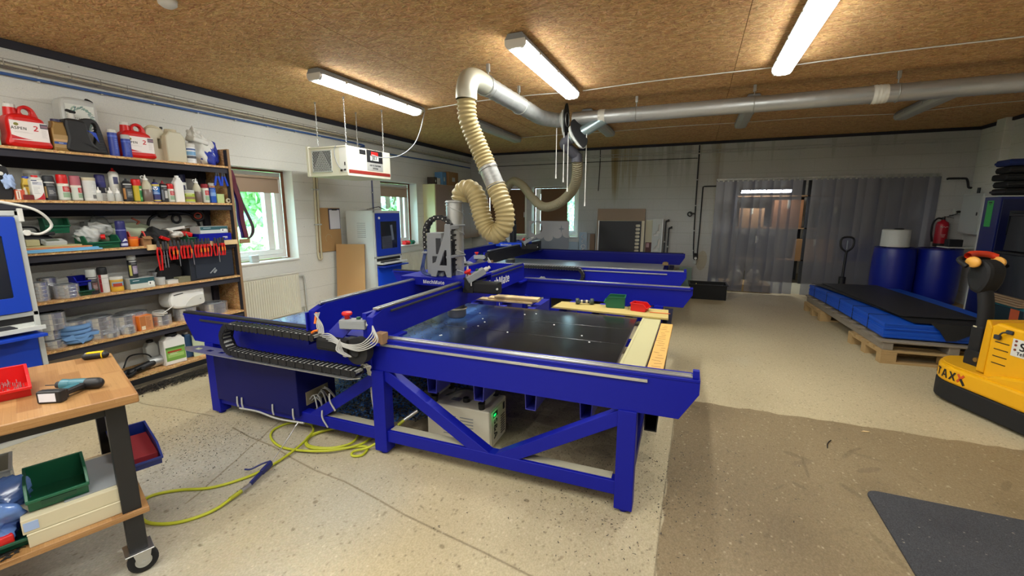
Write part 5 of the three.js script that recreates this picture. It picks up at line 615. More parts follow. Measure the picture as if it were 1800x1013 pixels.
// insulated pliers and cutters on the tool rail
{ const protos = {}; const sp = [[-2.5, 2], [-2.54, 3], [-2.565, 3], [-2.605, 0], [-2.64, 1], [-2.672, 3], [-2.705, 0], [-2.735, 0], [-2.77, 1], [-2.8, 3], [-2.835, 0], [-2.865, 0], [-2.9, 1], [-2.935, 1], [-2.965, 0], [-3.03, 0], [-3.06, 3], [-3.085, 1], [-3.115, 1]];
  for (const [i, [z, k]] of sp.entries()) {
    const lab = ['pliers with red handles, ' + ORD[i] + ' hand tool from the left on the shelf rail', 'pliers with banded orange red handles, ' + ORD[i] + ' hand tool from the left on the shelf rail', 'long red handled cutter hanging furthest left on the shelf rail', 'thin dark screwdriver, ' + ORD[i] + ' hand tool from the left on the shelf rail'][k], pos = [SX + 0.035, y3 - 0.115, z];
    if (protos[k]) { dup(protos[k], pos, PI / 2 + rr(-0.3, 0.3), lab); continue; }
    const t = protos[k] = thing(k === 3 ? 'screwdriver' : 'pliers', lab, k === 3 ? 'screwdriver' : 'pliers', pos, PI / 2, k === 2 ? undefined : 'hand tools on the shelf rail'), L = k === 2 ? 0.09 : 0;
    if (k === 3) { mesh('blade', [cyl(0.004, 0.004, 0.16, 0, -0.02, 0, 8)], m.steel, t); mesh('handle', [lathe([[0, 0], [0.011, 0.005], [0.009, 0.03], [0.012, 0.06], [0.008, 0.09], [0, 0.092]], 12).translate(0, 0.06, 0)], m.darkG, t); continue; }
    mesh('head', [ext(shape([[-0.012, 0.1], [0.012, 0.1], [0.014, 0.12], [0.007, 0.16], [-0.007, 0.16], [-0.014, 0.12]]), 0.012, 0.002), cyl(0.009, 0.009, 0.016, 0, 0.108, 0, 12, PI / 2)], m.darkG, t);
    for (const s of [-1, 1]) { mesh('handle', [tube([[s * 0.006, 0.1, 0], [s * 0.016, 0.06, 0], [s * 0.017, 0.02, 0], [s * 0.009, -0.03 - L, 0]], 0.0075, 16, 8)], m.redB, t); if (k === 1) mesh('grip_band', [tube([[s * 0.0165, 0.06, 0], [s * 0.0175, 0.02, 0]], 0.0083, 8, 8)], m.orange, t); }
  } }
// fourth shelf: trim coils, cans, boxes
const y4 = SH[3];
function coil(label, pos, r, h, layers, group) { const t = thing('trim_coil', label, 'coil', pos, rr(0, 6), group); const p = [[r * 0.3, 0]]; const n = layers; for (let i = 0; i < n; i++) { const y = i * h / n; p.push([r * (0.985 + 0.015 * rnd()), y + 0.002], [r * (0.985 + 0.015 * rnd()), y + h / n - 0.003], [r * 0.95, y + h / n - 0.0015]); } p.push([r * 0.3, h]); mesh('wound_strip', [lathe(p, 38)], m.coil, t); mesh('core', [lathe([[r * 0.3, 0], [r * 0.3, h - 0.002]], 20), new THREE.TorusGeometry(r * 0.62, r * 0.012, 6, 24).rotateX(PI / 2).translate(0, h, 0), new THREE.TorusGeometry(r * 0.8, r * 0.012, 6, 24).rotateX(PI / 2).translate(0, h, 0)], m.grey, t); return t; }
const gC = 'silver trim coils on the lower shelves';
coil('tall narrow silver coil stack beside the left cabinet on the fourth shelf', [-4.8, y4, -1.69], 0.055, 0.155, 5, gC); coil('silver coil standing behind the tall stack on the fourth shelf', [-4.93, y4, -1.79], 0.06, 0.17, 4, gC); coil('low wide silver coil on the fourth shelf', [-4.81, y4, -1.85], 0.085, 0.115, 4, gC);
bin('storage_bin', 'small blue bin stacked on a green bin on the fourth shelf', 'bin', [-4.83, y4 + 0.085, -1.96], 0.1, 0.075, 0.13, m.blue, PI / 2); bin('storage_bin', 'small dark green bin under the blue bin on the fourth shelf', 'bin', [-4.82, y4, -1.96], 0.1, 0.08, 0.14, m.greenD, PI / 2);
sprayCan('spray can with a clear cap and blue stripe on the fourth shelf', [-4.79, y4, -2.02], 0.215, 0.035, m.darkG, m.greyL, cd5, { hc: 0.05 }); sprayCan('white and red spray can with a black cap on the fourth shelf', [-4.79, y4, -2.1], 0.225, 0.035, m.white, m.black, bands('#d6d4d0', [[0, 1, '#9c2c34', 0, 0.2], [0.2, 0.22, '#9a9a96'], [0.5, 0.51, '#b4b4b0']]), { hc: 0.05 });
tub('round yellow and white tub with a picture label on the fourth shelf', [-4.79, y4, -2.19], 0.13, 0.048, mat('#e0b437', 0.5), m.white, cGlue);
{ const t = at(thing('carton', 'teal and white carton under a spray can on the fourth shelf', 'box', [-4.81, y4, -2.36]), 0.03); mesh('box', [box(0.2, 0.1, 0.17, 0, 0.05, 0, 0.003)], m.greyL, t); mesh('printed_label', [flat(0.195, 0.095, 0, 0.05, 0.0858, cBoxT)], labelM, t); }
sprayCan('yellow and dark spray can standing on the teal carton', [-4.79, y4 + 0.1, -2.33], 0.23, 0.034, m.darkG, m.greyL, cd4, { hc: 0.05 });
coil('bright silver coil at the back of the fourth shelf', [-4.93, y4, -2.62], 0.1, 0.12, 3, gC);
tub('small clear pot of bits on the fourth shelf right of the teal carton', [-4.79, y4, -2.54], 0.075, 0.04, m.clear, m.clear, undefined, { name: 'pot', cat: 'pot' });
{ const t = at(thing('carton', 'low white carton on the fourth shelf', 'box', [-4.78, y4, -2.63])); mesh('box', [box(0.1, 0.035, 0.07, 0, 0.0175, 0, 0.003)], m.white, t); mesh('lid', [box(0.102, 0.004, 0.072, 0, 0.037, 0, 0.001)], m.white, t); }
{ const t = at(thing('carton', 'low khaki carton beside the black case on the fourth shelf', 'box', [-4.78, y4, -2.735])); mesh('box', [box(0.12, 0.05, 0.08, 0, 0.025, 0, 0.003)], mat('#77745c', 0.8), t); mesh('lid', [box(0.122, 0.006, 0.082, 0, 0.053, 0, 0.001)], mat('#807d64', 0.8), t); }
{ const t = thing('power_tool', 'black power tool under the hanging pliers on the fourth shelf', 'tool', [-4.86, y4, -2.68], PI / 2); mesh('body', [ext(shape(smooth([[-0.12, 0.04], [0.05, 0.03], [0.09, 0.12], [0.02, 0.2], [-0.1, 0.16]], 30)), 0.1, 0.02)], m.blackM, t); mesh('grip', [bar([-0.02, 0.1, 0], [0.0, 0.25, 0], 0.05, 0.05, 0.015)], m.black, t); }
{ const t = thing('equipment_case', 'large dark grey metal case at the right end of the fourth shelf', 'case', [-4.87, y4, -3.02], PI / 2); mesh('body', [box(0.46, 0.3, 0.28, 0, 0.15, 0, 0.008)], mat('#23272f', 0.45), t); mesh('front_panel', [box(0.4, 0.25, 0.01, 0.02, 0.14, 0.142, 0.004)], mat('#2b3039', 0.4), t); mesh('lid_edge', [box(0.47, 0.012, 0.29, 0, 0.306, 0, 0.003), box(0.47, 0.008, 0.29, 0, 0.33, -0.01, 0.003)], m.darkG, t); mesh('scratches', [bar([-0.04, 0.06, 0.148], [0.02, 0.11, 0.148], 0.002, 0.012), bar([0.0, 0.06, 0.148], [0.03, 0.09, 0.148], 0.002, 0.02)], m.grey, t); }
// fifth shelf
const y5 = SH[4];
coil('grey three ring coil at the left of the fifth shelf', [-4.82, y5 + 0.16, -1.72], 0.1, 0.14, 3, gC); coil('silver coil beneath the grey three ring coil', [-4.84, y5 + 0.075, -1.72], 0.075, 0.08, 2, gC); coil('low silver coil on the shelf at the bottom of the left stack', [-4.82, y5, -1.72], 0.085, 0.07, 2, gC);
{ const t = thing('wiping_cloth', 'pile of folded blue cloths with a trailing corner on the fifth shelf', 'cloth', [-4.82, y5, -1.86], PI / 2); for (let i = 0; i < 4; i++) mesh('folded_cloth', [lathe([[0, 0], [0.1, 0], [0.108, 0.012], [0.106, 0.03], [0.09, 0.038], [0, 0.038]], 22).translate(rr(-0.006, 0.006), 0.012 + i * 0.037, 0)], m.cloth, t); mesh('trailing_corner', [ext(shape([[-0.12, 0.055], [-0.05, 0.075], [0.13, 0.07], [0.12, 0.04], [0.06, 0.045], [0.0, -0.015], [-0.03, 0.025], [-0.1, 0.03]]), 0.012, 0.003).rotateX(-0.25).translate(0, 0.02, 0.105)], m.cloth, t); }
coil('black rimmed coil lying on the blue cloths', [-4.84, y5 + 0.162, -1.87], 0.095, 0.03, 1, gC); 
coil('tall wide silver coil left of centre on the fifth shelf', [-4.87, y5, -2.03], 0.12, 0.19, 5, gC); coil('tall silver coil with bluish shine on the fifth shelf', [-4.85, y5, -2.22], 0.1, 0.16, 4, gC); coil('wide silver coil right of centre on the fifth shelf', [-4.9, y5, -2.32], 0.12, 0.17, 4, gC);
coil('low silver coil at the front edge of the fifth shelf, left one', [-4.77, y5, -2.08], 0.065, 0.045, 1, gC); coil('low silver coil at the front edge of the fifth shelf, right one', [-4.77, y5, -2.21], 0.062, 0.07, 2, gC);
{ const t = at(thing('carton', 'orange printed square tin on the fifth shelf', 'tin', [-4.79, y5, -2.345]), 0.1); mesh('box', [box(0.115, 0.14, 0.1, 0, 0.07, 0, 0.004)], m.orange, t); mesh('printed_label', [flat(0.11, 0.135, 0, 0.07, 0.0508, cOrange)], labelM, t); }
coil('silver coil right of the orange tin', [-4.83, y5, -2.52], 0.085, 0.1, 2, gC); tag(mesh('white_cable_coil', [tube(Array.from({ length: 40 }, (_, i) => [0.07 * Math.cos(i * 0.6) * (1 + 0.15 * Math.sin(i)), 0.005 + i * 0.0008, 0.05 * Math.sin(i * 0.6)]), 0.005, 220, 6), tube([[0.07, 0.03, 0], [0.06, 0.08, -0.1], [0.02, 0.14, -0.2]], 0.005, 20, 6)], m.white), 'loose coil of white cable lying on the silver coil right of the orange tin', 'cable').position.set(-4.8, y5 + 0.105, -2.5);
coil('silver coil under the white machine on the fifth shelf', [-4.84, y5, -2.75], 0.1, 0.13, 3, gC);
{ const t = at(thing('white_appliance', 'white rounded appliance on the coils at the right of the fifth shelf', 'appliance', [-4.84, y5 + 0.133, -2.75]), 0.03); mesh('body', [ext(shape(smooth([[-0.15, 0.02], [0.13, 0.01], [0.16, 0.1], [0.14, 0.21], [-0.02, 0.2], [-0.16, 0.17]], 50)), 0.2, 0.025)], m.whiteP, t); mesh('side_panel', [ext(shape(smooth([[-0.04, 0.02], [0.13, 0.025], [0.145, 0.09], [0.13, 0.12], [0.02, 0.1]], 30)), 0.006, 0.002).translate(0, 0, 0.101)], m.white, t); mesh('vent_slot', [box(0.09, 0.008, 0.01, -0.1, 0.155, 0.098, 0.002, 0, 0, 0.1)], m.black, t); mesh('mark', [ext(shape([[0, 0], [0.014, 0], [0.007, 0.014]]), 0.002).translate(0.1, 0.07, 0.105)], m.grey, t); }
coil('wide flat silver coil at the right end of the fifth shelf', [-4.86, y5, -3.06], 0.13, 0.12, 2, gC);
// lowest shelf
const y6 = SH[5];
flatBottle('cleaner_bottle', 'white bottle with a green fruit label on the lowest shelf', 'bottle', [-4.8, y6, -2.57], 0.19, 0.31, 0.1, m.whiteP, m.black, cEco, { n: 0.3, sh: 0.84, lh: 0.45, ly: 0.36 });
flatBottle('cleaner_bottle', 'grey white spray bottle behind the fruit labelled bottle', 'bottle', [-4.92, y6, -2.44], 0.11, 0.26, 0.07, m.clear, m.black, undefined, { n: 0.3 });
flatBottle('cleaner_bottle', 'blue bottle behind the white bottle on the lowest shelf', 'bottle', [-4.86, y6, -2.74], 0.08, 0.27, 0.07, mat('#355a86', 0.4), m.white, undefined, { n: 0.3 });
tag(mesh('offcut_panel', [ext(shape([[-0.12, 0], [0.2, 0], [0.2, 0.07], [0.08, 0.2], [-0.12, 0.23]]), 0.012, 0.001)], mat('#c3cfae', 0.7)), 'pale green angular offcut leaning at the right of the lowest shelf', 'panel').position.set(-4.8, y6 + 0.001, -2.88); scene.children[scene.children.length - 1].rotation.set(0, PI / 2, 0);
{ const t = thing('angle_grinder', 'black angle grinder with cable lying on the lowest shelf', 'grinder', [-4.8, y6, -2.29], PI / 2 + 0.2); mesh('body', [new THREE.CapsuleGeometry(0.034, 0.2, 6, 16).rotateZ(PI / 2 + 0.12).translate(0, 0.045, 0)], m.black, t); mesh('guard', [lathe([[0.02, 0], [0.062, 0], [0.064, 0.03], [0.06, 0.03]], 22).rotateZ(0.3).translate(-0.13, 0.02, 0.01)], m.darkG, t); mesh('side_handle', [cyl(0.014, 0.016, 0.1, -0.08, 0.06, 0.07, 12, PI / 2 - 0.4)], m.blackM, t); mesh('cable', [tube([[0.13, 0.05, 0], [0.1, 0.14, -0.05], [-0.05, 0.17, -0.06], [-0.16, 0.1, 0.0]], 0.007, 30, 6)], m.blackM, t); }
tag(mesh('steel_can', [lathe([[0, 0], [0.05, 0], [0.052, 0.004], [0.05, 0.01], [0.05, 0.15], [0.052, 0.155], [0.046, 0.157], [0, 0.15]], 24).rotateX(-PI / 2 + 0.05)], m.galv), 'shiny steel can lying on its side on the lowest shelf', 'can').position.set(-4.84, y6 + 0.053, -2.36);
// straps hung on the shelf's end
for (const [dx, w, c, b, l] of [[0.0, 0.05, mat('#5a1f30', 0.8), 0.34, 'dark red strap hanging on the end of the shelving'], [0.05, 0.045, mat('#3a2a7a', 0.8), 0.1, 'purple strap hanging beside the dark red strap'], [0.11, 0.04, mat('#3d2c34', 0.8), 0.62, 'dark brown strap curling out at its lower end in front of the window']]) {
  const pts = b === 0.62 ? [[0, 0, 0], [0, -0.3, -0.1], [0, -0.6, -0.2], [0, -0.72, -0.2], [0, -0.78, -0.1]] : [[0, 0, 0], [0, -0.3, -0.03 - b * 0.1], [0, -0.75, -0.05 - b * 0.15]];
  const c3 = new THREE.CatmullRomCurve3(pts.map(p => V(...p))), n = 24, pos = [], idx = []; for (let i = 0; i <= n; i++) { const p = c3.getPoint(i / n); for (const [ox, oz] of [[-0.0015, -w / 2], [-0.0015, w / 2], [0.0015, w / 2], [0.0015, -w / 2]]) pos.push(p.x + ox + 0.01 * Math.sin(i * 0.6), p.y, p.z + oz); } for (let i = 0; i < n; i++) for (let j = 0; j < 4; j++) { const a = i * 4 + j, d = i * 4 + (j + 1) % 4; idx.push(a, d, a + 4, d, d + 4, a + 4); }
  const g = new THREE.BufferGeometry(); g.setAttribute('position', new THREE.Float32BufferAttribute(pos, 3)); g.setIndex(idx); g.computeVertexNormals(); metreUV(g);
  const t = thing('strap', l, 'strap', [SX - 0.06 - dx * 0.4, 2.04, -3.35 - dx * 0.15], 0, 'straps at the shelf end'); mesh('webbing', [g], c, t); mesh('hook', [rod([0, 0.01, 0.035 + dx * 0.15], [0, 0.01, -0.02], 0.004)], m.zinc, t); }

// ---------------------------------------------------------------- control cabinets (front towards local +z)
function controlCabinet(label, pos, turn, d, o) {
  const t = thing('control_cabinet', label, 'cabinet', pos, turn), w = 0.64, h = 1.6;
  mesh('carcass', [bx(-w / 2, w / 2, 0.05, h, -d, -0.006, 0.006), bx(-w / 2 + 0.01, w / 2 - 0.01, 0, 0.05, -d + 0.02, -0.02, 0.003)], m.greyC, t);
  mesh('front_frame', [bx(-w / 2, w / 2, 1.565, h, -0.02, 0.004, 0.004), bx(-w / 2, -w / 2 + 0.03, 0.02, h, -0.02, 0.004, 0.004), bx(w / 2 - 0.03, w / 2, 0.02, h, -0.02, 0.004, 0.004), bx(-w / 2, w / 2, 0.875, 0.905, -0.02, 0.004, 0.003), bx(-w / 2, w / 2, 0.0, 0.04, -0.02, 0.004, 0.003)], m.greyL, t);
  const dr = mesh('door', [ext(shape(rpts(w - 0.07, 0.65, 0.012), [rpts(0.4, 0.42, 0.01).map(p => [p[0] + 0.01, p[1] - 0.01]).reverse()]), 0.02, 0.002).translate(0, 1.235, 0.01)], o.blue, t);
  mesh('window_pane', [box(0.41, 0.43, 0.004, 0.01, 1.225, 0.008, 0)], m.dglass, dr); mesh('lock', [cyl(0.018, 0.018, 0.012, -w / 2 + 0.1, 1.49, 0.024, 16, PI / 2)], m.whiteP, dr);
  if (o.keys) { mesh('button_panel', [box(0.24, 0.2, 0.004, -0.04, 1.11, 0.012, 0.001, 0, 0, 0.02), ...Array.from({ length: 30 }, (_, i) => box(0.026, 0.022, 0.006, -0.14 + (i % 6) * 0.038, 1.04 + Math.floor(i / 6) * 0.034, 0.014, 0.002))], mat('#3a3d48', 0.5), dr); mesh('monitor_glint', [box(0.05, 0.24, 0.004, 0.09, 1.26, 0.0125, 0.001, 0, 0, 0.14)], mat('#6a7486', 0.2), dr); }
  mesh('lower_door', [bx(-w / 2 + 0.035, w / 2 - 0.035, 0.05, 0.74, -0.012, 0.012, 0.004)], o.blueLow, t);
  mesh('keyboard_tray', [bx(-w / 2 + 0.02, w / 2 - 0.02, 0.79, 0.802, -0.2, 0.12, 0.003), bx(-w / 2 + 0.02, w / 2 - 0.02, 0.79, 0.82, 0.115, 0.125, 0.002)], m.greyC, t); mesh('keyboard', [bx(-0.2, 0.18, 0.803, 0.82, -0.06, 0.08, 0.004), ...Array.from({ length: 4 }, (_, r) => bx(-0.19, 0.17, 0.82, 0.826, -0.05 + r * 0.032, -0.025 + r * 0.032, 0.001))], m.darkG, t);
  mesh('drawer_front', [bx(-w / 2 + 0.03, w / 2 - 0.03, 0.745, 0.765, -0.2, 0.16, 0.003)], o.blue, t);
  mesh('recess', [bx(-w / 2 + 0.03, w / 2 - 0.03, 0.83, 0.875, -0.03, -0.004, 0.001)], m.blackM, t);
  mesh('vent_slots', Array.from({ length: 8 }, (_, i) => box(0.004, 0.006, 0.16, -w / 2 - 0.001, 1.2 + i * 0.03, -d * 0.45, 0.001)), m.grey, t);
  return t;
}
controlCabinet('blue and grey control cabinet at the far left beside the workbench', [-4.256, 0, -1.155], PI / 2, 0.43, { blue: m.blueC, blueLow: m.blueC });
controlCabinet('blue and grey control cabinet with keypad standing before the further window', [-4.45, 0, -5.58], PI / 2, 0.53, { blue: mat('#12309a', 0.4), blueLow: m.blueL, keys: true });
tag(mesh('white_cable', [tube([[-4.3, 1.66, -1.1], [-4.27, 1.68, -1.25], [-4.25, 1.65, -1.42], [-4.22, 1.6, -1.55], [-4.24, 1.5, -1.62], [-4.25, 1.44, -1.56], [-4.26, 1.45, -1.49]], 0.009, 60, 8), box(0.03, 0.09, 0.025, -4.25, 1.57, -1.475, 0.005), cyl(0.02, 0.02, 0.02, -4.25, 1.45, -1.49, 14, 0, PI / 2)], m.white), 'white cable looping off the side of the far left cabinet', 'cable');
{ const t = thing('cable_pile', 'grey cables lying on top of the far left cabinet', 'cable', [-4.4, 1.6, -1.2]); mesh('loops', [0, 1, 2, 3].map(i => tube([[0.1 - i * 0.03, 0.01, -0.2], [0.08, 0.03 + i * 0.01, 0], [0.12 - i * 0.04, 0.02, 0.15], [0, 0.02, 0.2]], 0.008, 24, 6)), m.darkG, t); }
{ const t = thing('sheet_metal_offcuts', 'thin metal offcuts and a stapler on top of the keypad cabinet', 'offcuts', [-4.72, 1.6, -5.5]); mesh('offcut', [box(0.3, 0.006, 0.4, 0, 0.01, 0, 0.001, 0.06, 0.3, 0.03), box(0.4, 0.004, 0.12, 0.05, 0.025, 0.1, 0.001, 0, 0.6, -0.05)], m.zinc, t); mesh('bracket', [bar([-0.05, 0.02, 0], [0.1, 0.06, -0.1], 0.02, 0.01), bar([0.1, 0.06, -0.1], [0.14, 0.01, -0.2], 0.02, 0.01)], m.darkG, t); }

// ---------------------------------------------------------------- air filter hung from the ceiling
{ const t = thing('air_filter', 'white box air filtration unit hanging on four chains near the nearer window', 'air filter', [-4.2, 2.015, -4.6]);
  mesh('casing', [box(0.62, 0.35, 0.8, 0, 0.175, 0, 0.006), bx(-0.325, -0.29, 0, 0.365, 0.37, 0.42, 0.004), bx(-0.31, 0.3, 0.335, 0.352, 0.39, 0.41, 0.003)], mat('#d2cebc', 0.45), t);
  mesh('grille', [bx(-0.235, 0.06, 0.06, 0.3, 0.398, 0.404, 0.001)], m.darkG, t); const gw = []; for (let i = 0; i < 13; i++) { gw.push(bar([-0.235 + i * 0.0246, 0.06, 0.406], [Math.min(0.06, -0.235 + i * 0.0246 + 0.14), 0.06 + Math.min(0.24, (0.06 + 0.235 - i * 0.0246) * 1.7), 0.406], 0.003, 0.004, 0), bar([0.06 - i * 0.0246, 0.06, 0.407], [Math.max(-0.235, 0.06 - i * 0.0246 - 0.14), 0.06 + Math.min(0.24, (0.295 - i * 0.0246) * 1.7), 0.407], 0.003, 0.004, 0)); } mesh('grille_wire', [...gw, bx(-0.245, 0.07, 0.05, 0.06, 0.4, 0.41, 0.001), bx(-0.245, 0.07, 0.3, 0.31, 0.4, 0.41, 0.001), bx(-0.245, -0.235, 0.05, 0.31, 0.4, 0.41, 0.001), bx(0.06, 0.07, 0.05, 0.31, 0.4, 0.41, 0.001)], m.greyL, t, { kind: 'stuff' });
  mesh('red_stripe', [bx(0.309, 0.313, 0.035, 0.075, -0.385, 0.385, 0.001)], mat('#8c2b22', 0.5), t);
  const nm = mesh('name_plate', [bx(0.309, 0.314, 0.19, 0.345, -0.24, 0.06, 0.001)], m.black, t), np = mesh('grey_plate', [bx(0.309, 0.313, 0.09, 0.19, -0.24, 0.06, 0.001)], mat('#9a9a96', 0.5), t);
  mesh('red_emblem', [bx(0.313, 0.3155, 0.275, 0.325, -0.15, -0.02, 0.001)], m.red, nm); mesh('white_field', [bx(0.313, 0.315, 0.215, 0.275, -0.16, 0.0, 0.001)], m.greyL, nm); mesh('lettering', [text('JET', 0.045).rotateY(PI / 2).translate(0.3152, 0.247, -0.08)], m.black, nm);
  mesh('lettering', [text('AIR FILTRATION', 0.02).rotateY(PI / 2).translate(0.3132, 0.155, -0.09), text('SYSTEM', 0.02).rotateY(PI / 2).translate(0.3132, 0.12, -0.09)], m.darkG, np);
  mesh('display_slot', [bx(0.308, 0.313, 0.275, 0.33, 0.08, 0.19, 0.001)], m.black, t);
  mesh('control_panel', [bx(0.19, 0.3, 0.04, 0.34, 0.4, 0.404, 0.001)], m.white, t); mesh('socket', [bx(0.2, 0.23, 0.05, 0.075, 0.404, 0.41, 0.001), bx(0.255, 0.285, 0.06, 0.08, 0.404, 0.41, 0.001), bx(0.265, 0.28, 0.12, 0.16, 0.404, 0.408, 0.001)], m.black, t);
  mesh('cable', [tube([[0.16, 0.36, 0.41], [0.13, 0.3, 0.415], [0.15, 0.18, 0.42], [0.21, 0.09, 0.42], [0.265, 0.07, 0.412]], 0.005, 30, 6)], m.grey, t);
  for (const [x, z] of [[-0.24, 0.3], [0.27, 0.36], [-0.18, -0.34], [0.24, -0.36]]) { const L = []; for (let y = 0.36; y < 0.895; y += 0.026) L.push(new THREE.TorusGeometry(0.011, 0.0032, 5, 8).scale(0.62, 1.35, 1).rotateY(Math.round(y / 0.026) % 2 ? 0.3 : PI / 2 + 0.3).translate(x, y, z)); mesh('chain', L, m.steel, t); mesh('eye_bolt', [new THREE.TorusGeometry(0.013, 0.004, 6, 12).translate(x, 0.35, z), new THREE.TorusGeometry(0.013, 0.004, 6, 12).translate(x, 0.893, z)], m.zinc, t); } }
tag(mesh('filter_lead', [tube([[-3.35, CEIL - 0.05, -5.06], [-3.4, 2.6, -5.0], [-3.48, 2.43, -4.95], [-3.6, 2.3, -4.82], [-3.78, 2.27, -4.7], [-3.88, 2.3, -4.62]], 0.006, 50, 6)], m.grey), 'thin grey lead looping from a lit lamp down to the air filter', 'cable');
{ const t = thing('conduit', 'pair of cream conduits down the wall beneath the air filter', 'pipe', [FX0 + 0.02, 0.9, -4.8]); mesh('pipe', [0, 1].map(i => tube([[0.02, 1.42, 0.03 - i * 0.05], [0.01, 1.36, 0.02 - i * 0.05], [0, 1.15, 0.0 - i * 0.05], [0, 0.4, 0.02 - i * 0.05], [0, 0.05, 0.03 - i * 0.06]], 0.016, 30, 8)), m.cream, t); mesh('end_loop', [tube([[0, 0.06, 0.03], [0.01, 0.0, 0.02], [0.01, 0.0, -0.02], [0, 0.06, -0.03]], 0.016, 16, 8)], m.cream, t); mesh('clip', [box(0.03, 0.02, 0.12, 0.01, 1.0, 0, 0.004), box(0.03, 0.02, 0.12, 0.01, 0.5, 0, 0.004)], m.greyL, t); }
{ const t = thing('conduit', 'thin dark conduit rising behind the keypad cabinet', 'pipe', [FX0 + 0.02, 1.6, -6.02]); mesh('pipe', [tube([[0, 0, 0], [0, 0.6, 0], [0, 0.8, 0.02]], 0.012, 20, 8)], mat('#50567a', 0.5), t); mesh('clip', [box(0.03, 0.02, 0.04, 0, 0.3, 0, 0.004)], m.greyL, t); }
{ const t = thing('notice_board', 'brown hardboard panel on the wall beside the keypad cabinet', 'board', [FX0, 0.99, -5.03], PI / 2); mesh('board', [box(0.44, 0.65, 0.012, 0, 0.325, 0.008, 0.002)], m.mdf, t); mesh('tape_mark', [new THREE.TorusGeometry(0.06, 0.002, 5, 24, 4).translate(-0.03, 0.2, 0.015), box(0.03, 0.01, 0.002, -0.2, 0.64, 0.015, 0), box(0.03, 0.012, 0.002, 0.02, 0.64, 0.015, 0)], m.cream, t); mesh('edge_strip', [box(0.446, 0.008, 0.016, 0, 0.004, 0.008, 0.002), box(0.006, 0.65, 0.016, 0.222, 0.325, 0.008, 0.002)], m.mdfD, t); }
{ const t = thing('clipboard', 'dark edged clipboard with white paper hanging on the hardboard panel', 'clipboard', [FX0 + 0.016, 1.32, -5.135], PI / 2); mesh('backing', [box(0.225, 0.31, 0.005, 0, 0.155, 0.003, 0.002)], mat('#2f3558', 0.5), t); mesh('paper', [box(0.2, 0.285, 0.002, 0, 0.147, 0.007, 0)], m.paper, t); mesh('clip', [box(0.1, 0.025, 0.01, 0, 0.295, 0.01, 0.003)], m.darkG, t); }
tag(mesh('plywood_offcut', [box(0.44, 1.1, 0.014, 0, 0.55, 0, 0.003, -0.1)], m.mdf), 'tall tan board leaning against the side of the keypad cabinet', 'board').position.set(-4.82, 0.0, -5.12); scene.children[scene.children.length - 1].rotation.y = 0.35;
function radiator(label, pos, w, h) { const t = thing('radiator', label, 'radiator', pos, PI / 2); const s = []; for (let x = -w / 2 + 0.02; x < w / 2 - 0.02; x += 0.033) s.push(box(0.016, h - 0.06, 0.012, x, h / 2, 0.072, 0.004)); mesh('panel', [bx(-w / 2, w / 2, 0, h, 0.03, 0.07, 0.006)], mat('#d8d5c4', 0.45), t); mesh('ribs', s, mat('#dedbcb', 0.45), t); mesh('top_grille', [bx(-w / 2, w / 2, h - 0.008, h + 0.006, 0.02, 0.08, 0.003)], m.white, t); mesh('pipe', [tube([[w / 2, h - 0.06, 0.04], [w / 2 + 0.1, h - 0.06, 0.03], [w / 2 + 0.12, h - 0.1, 0.03], [w / 2 + 0.13, 0.1, 0.03], [w / 2 + 0.14, -0.2, 0.03]], 0.011, 40, 8, false, 0.2), tube([[w / 2, 0.05, 0.04], [w / 2 + 0.09, 0.05, 0.03], [w / 2 + 0.1, -0.2, 0.03]], 0.011, 20, 8, false, 0.2)], m.greyL, t); return t; }
radiator('cream ribbed radiator under the nearer window', [FX0, 0.2, -3.93], 0.86, 0.56); radiator('white ribbed radiator under the further window', [FX0, 0.25, -6.95], 1.0, 0.58);
for (const [x, l] of [[-4.3, 'white radiator under the back windows, left one'], [-3.2, 'white radiator under the back windows, right one']]) { const t = radiator(l, [x, 0.35, FZ0], 0.7, 0.5); t.rotation.y = 0; }
{ const t = thing('wall_cabinet', 'long tan cupboard hung on the left wall in the back corner', 'cabinet', [FX0, 0.98, -8.5], PI / 2); mesh('carcass', [bx(-0.96, 0.94, 0, 1.14, 0, 0.28, 0.004)], mat('#d9d2a4', 0.5), t); for (let i = 0; i < 4; i++) { const d = mesh('door', [bx(-0.95 + i * 0.472, -0.483 + i * 0.472, 0.005, 1.135, 0.28, 0.298, 0.003)], mat('#93755c', 0.6), t); mesh('knob', [cyl(0.012, 0.012, 0.02, -0.95 + i * 0.472 + (i % 2 ? 0.05 : 0.42), 0.55, 0.305, 12, PI / 2)], m.zinc, d); } }
{ const mk = (z, w, h, d, c, l) => { const t = thing('carton', l, 'box', [-4.95, 2.12, z], PI / 2 + rr(-0.1, 0.1)); mesh('box', [box(w, h, d, 0, h / 2, 0, 0.003)], c, t); mesh('label', [box(w * 0.3, h * 0.3, 0.002, 0, h * 0.45, d / 2 + 0.001, 0)], m.greyL, t); };
  mk(-7.66, 0.12, 0.14, 0.16, mat('#38302c', 0.7), 'small dark box at the near end of the corner cupboard top'); mk(-7.8, 0.12, 0.13, 0.14, m.white, 'small white box beside the dark box on the corner cupboard'); mk(-7.98, 0.16, 0.26, 0.18, mat('#5a8ab4', 0.6), 'light blue box on the corner cupboard'); mk(-8.3, 0.42, 0.28, 0.24, m.card, 'large brown carton on the corner cupboard'); mk(-9.0, 0.6, 0.1, 0.24, m.brown, 'flat brown carton at the back end of the corner cupboard'); }
{ const mk = (z, w, c, l) => { const t = thing('storage_bin', l, 'bin', [-5.1 - 0.04, 0.952, z], PI / 2); mesh('body', binGeo(w, 0.07, 0.1), c, t); mesh('contents', [heap(w * 0.8, 0.07, 0.02, 6).translate(0, 0.03, -0.01)], c, t); }; mk(-6.98, 0.13, m.redB, 'small red bin on the sill of the further window'); mk(-7.16, 0.08, m.green, 'small green bin on the sill of the further window'); }

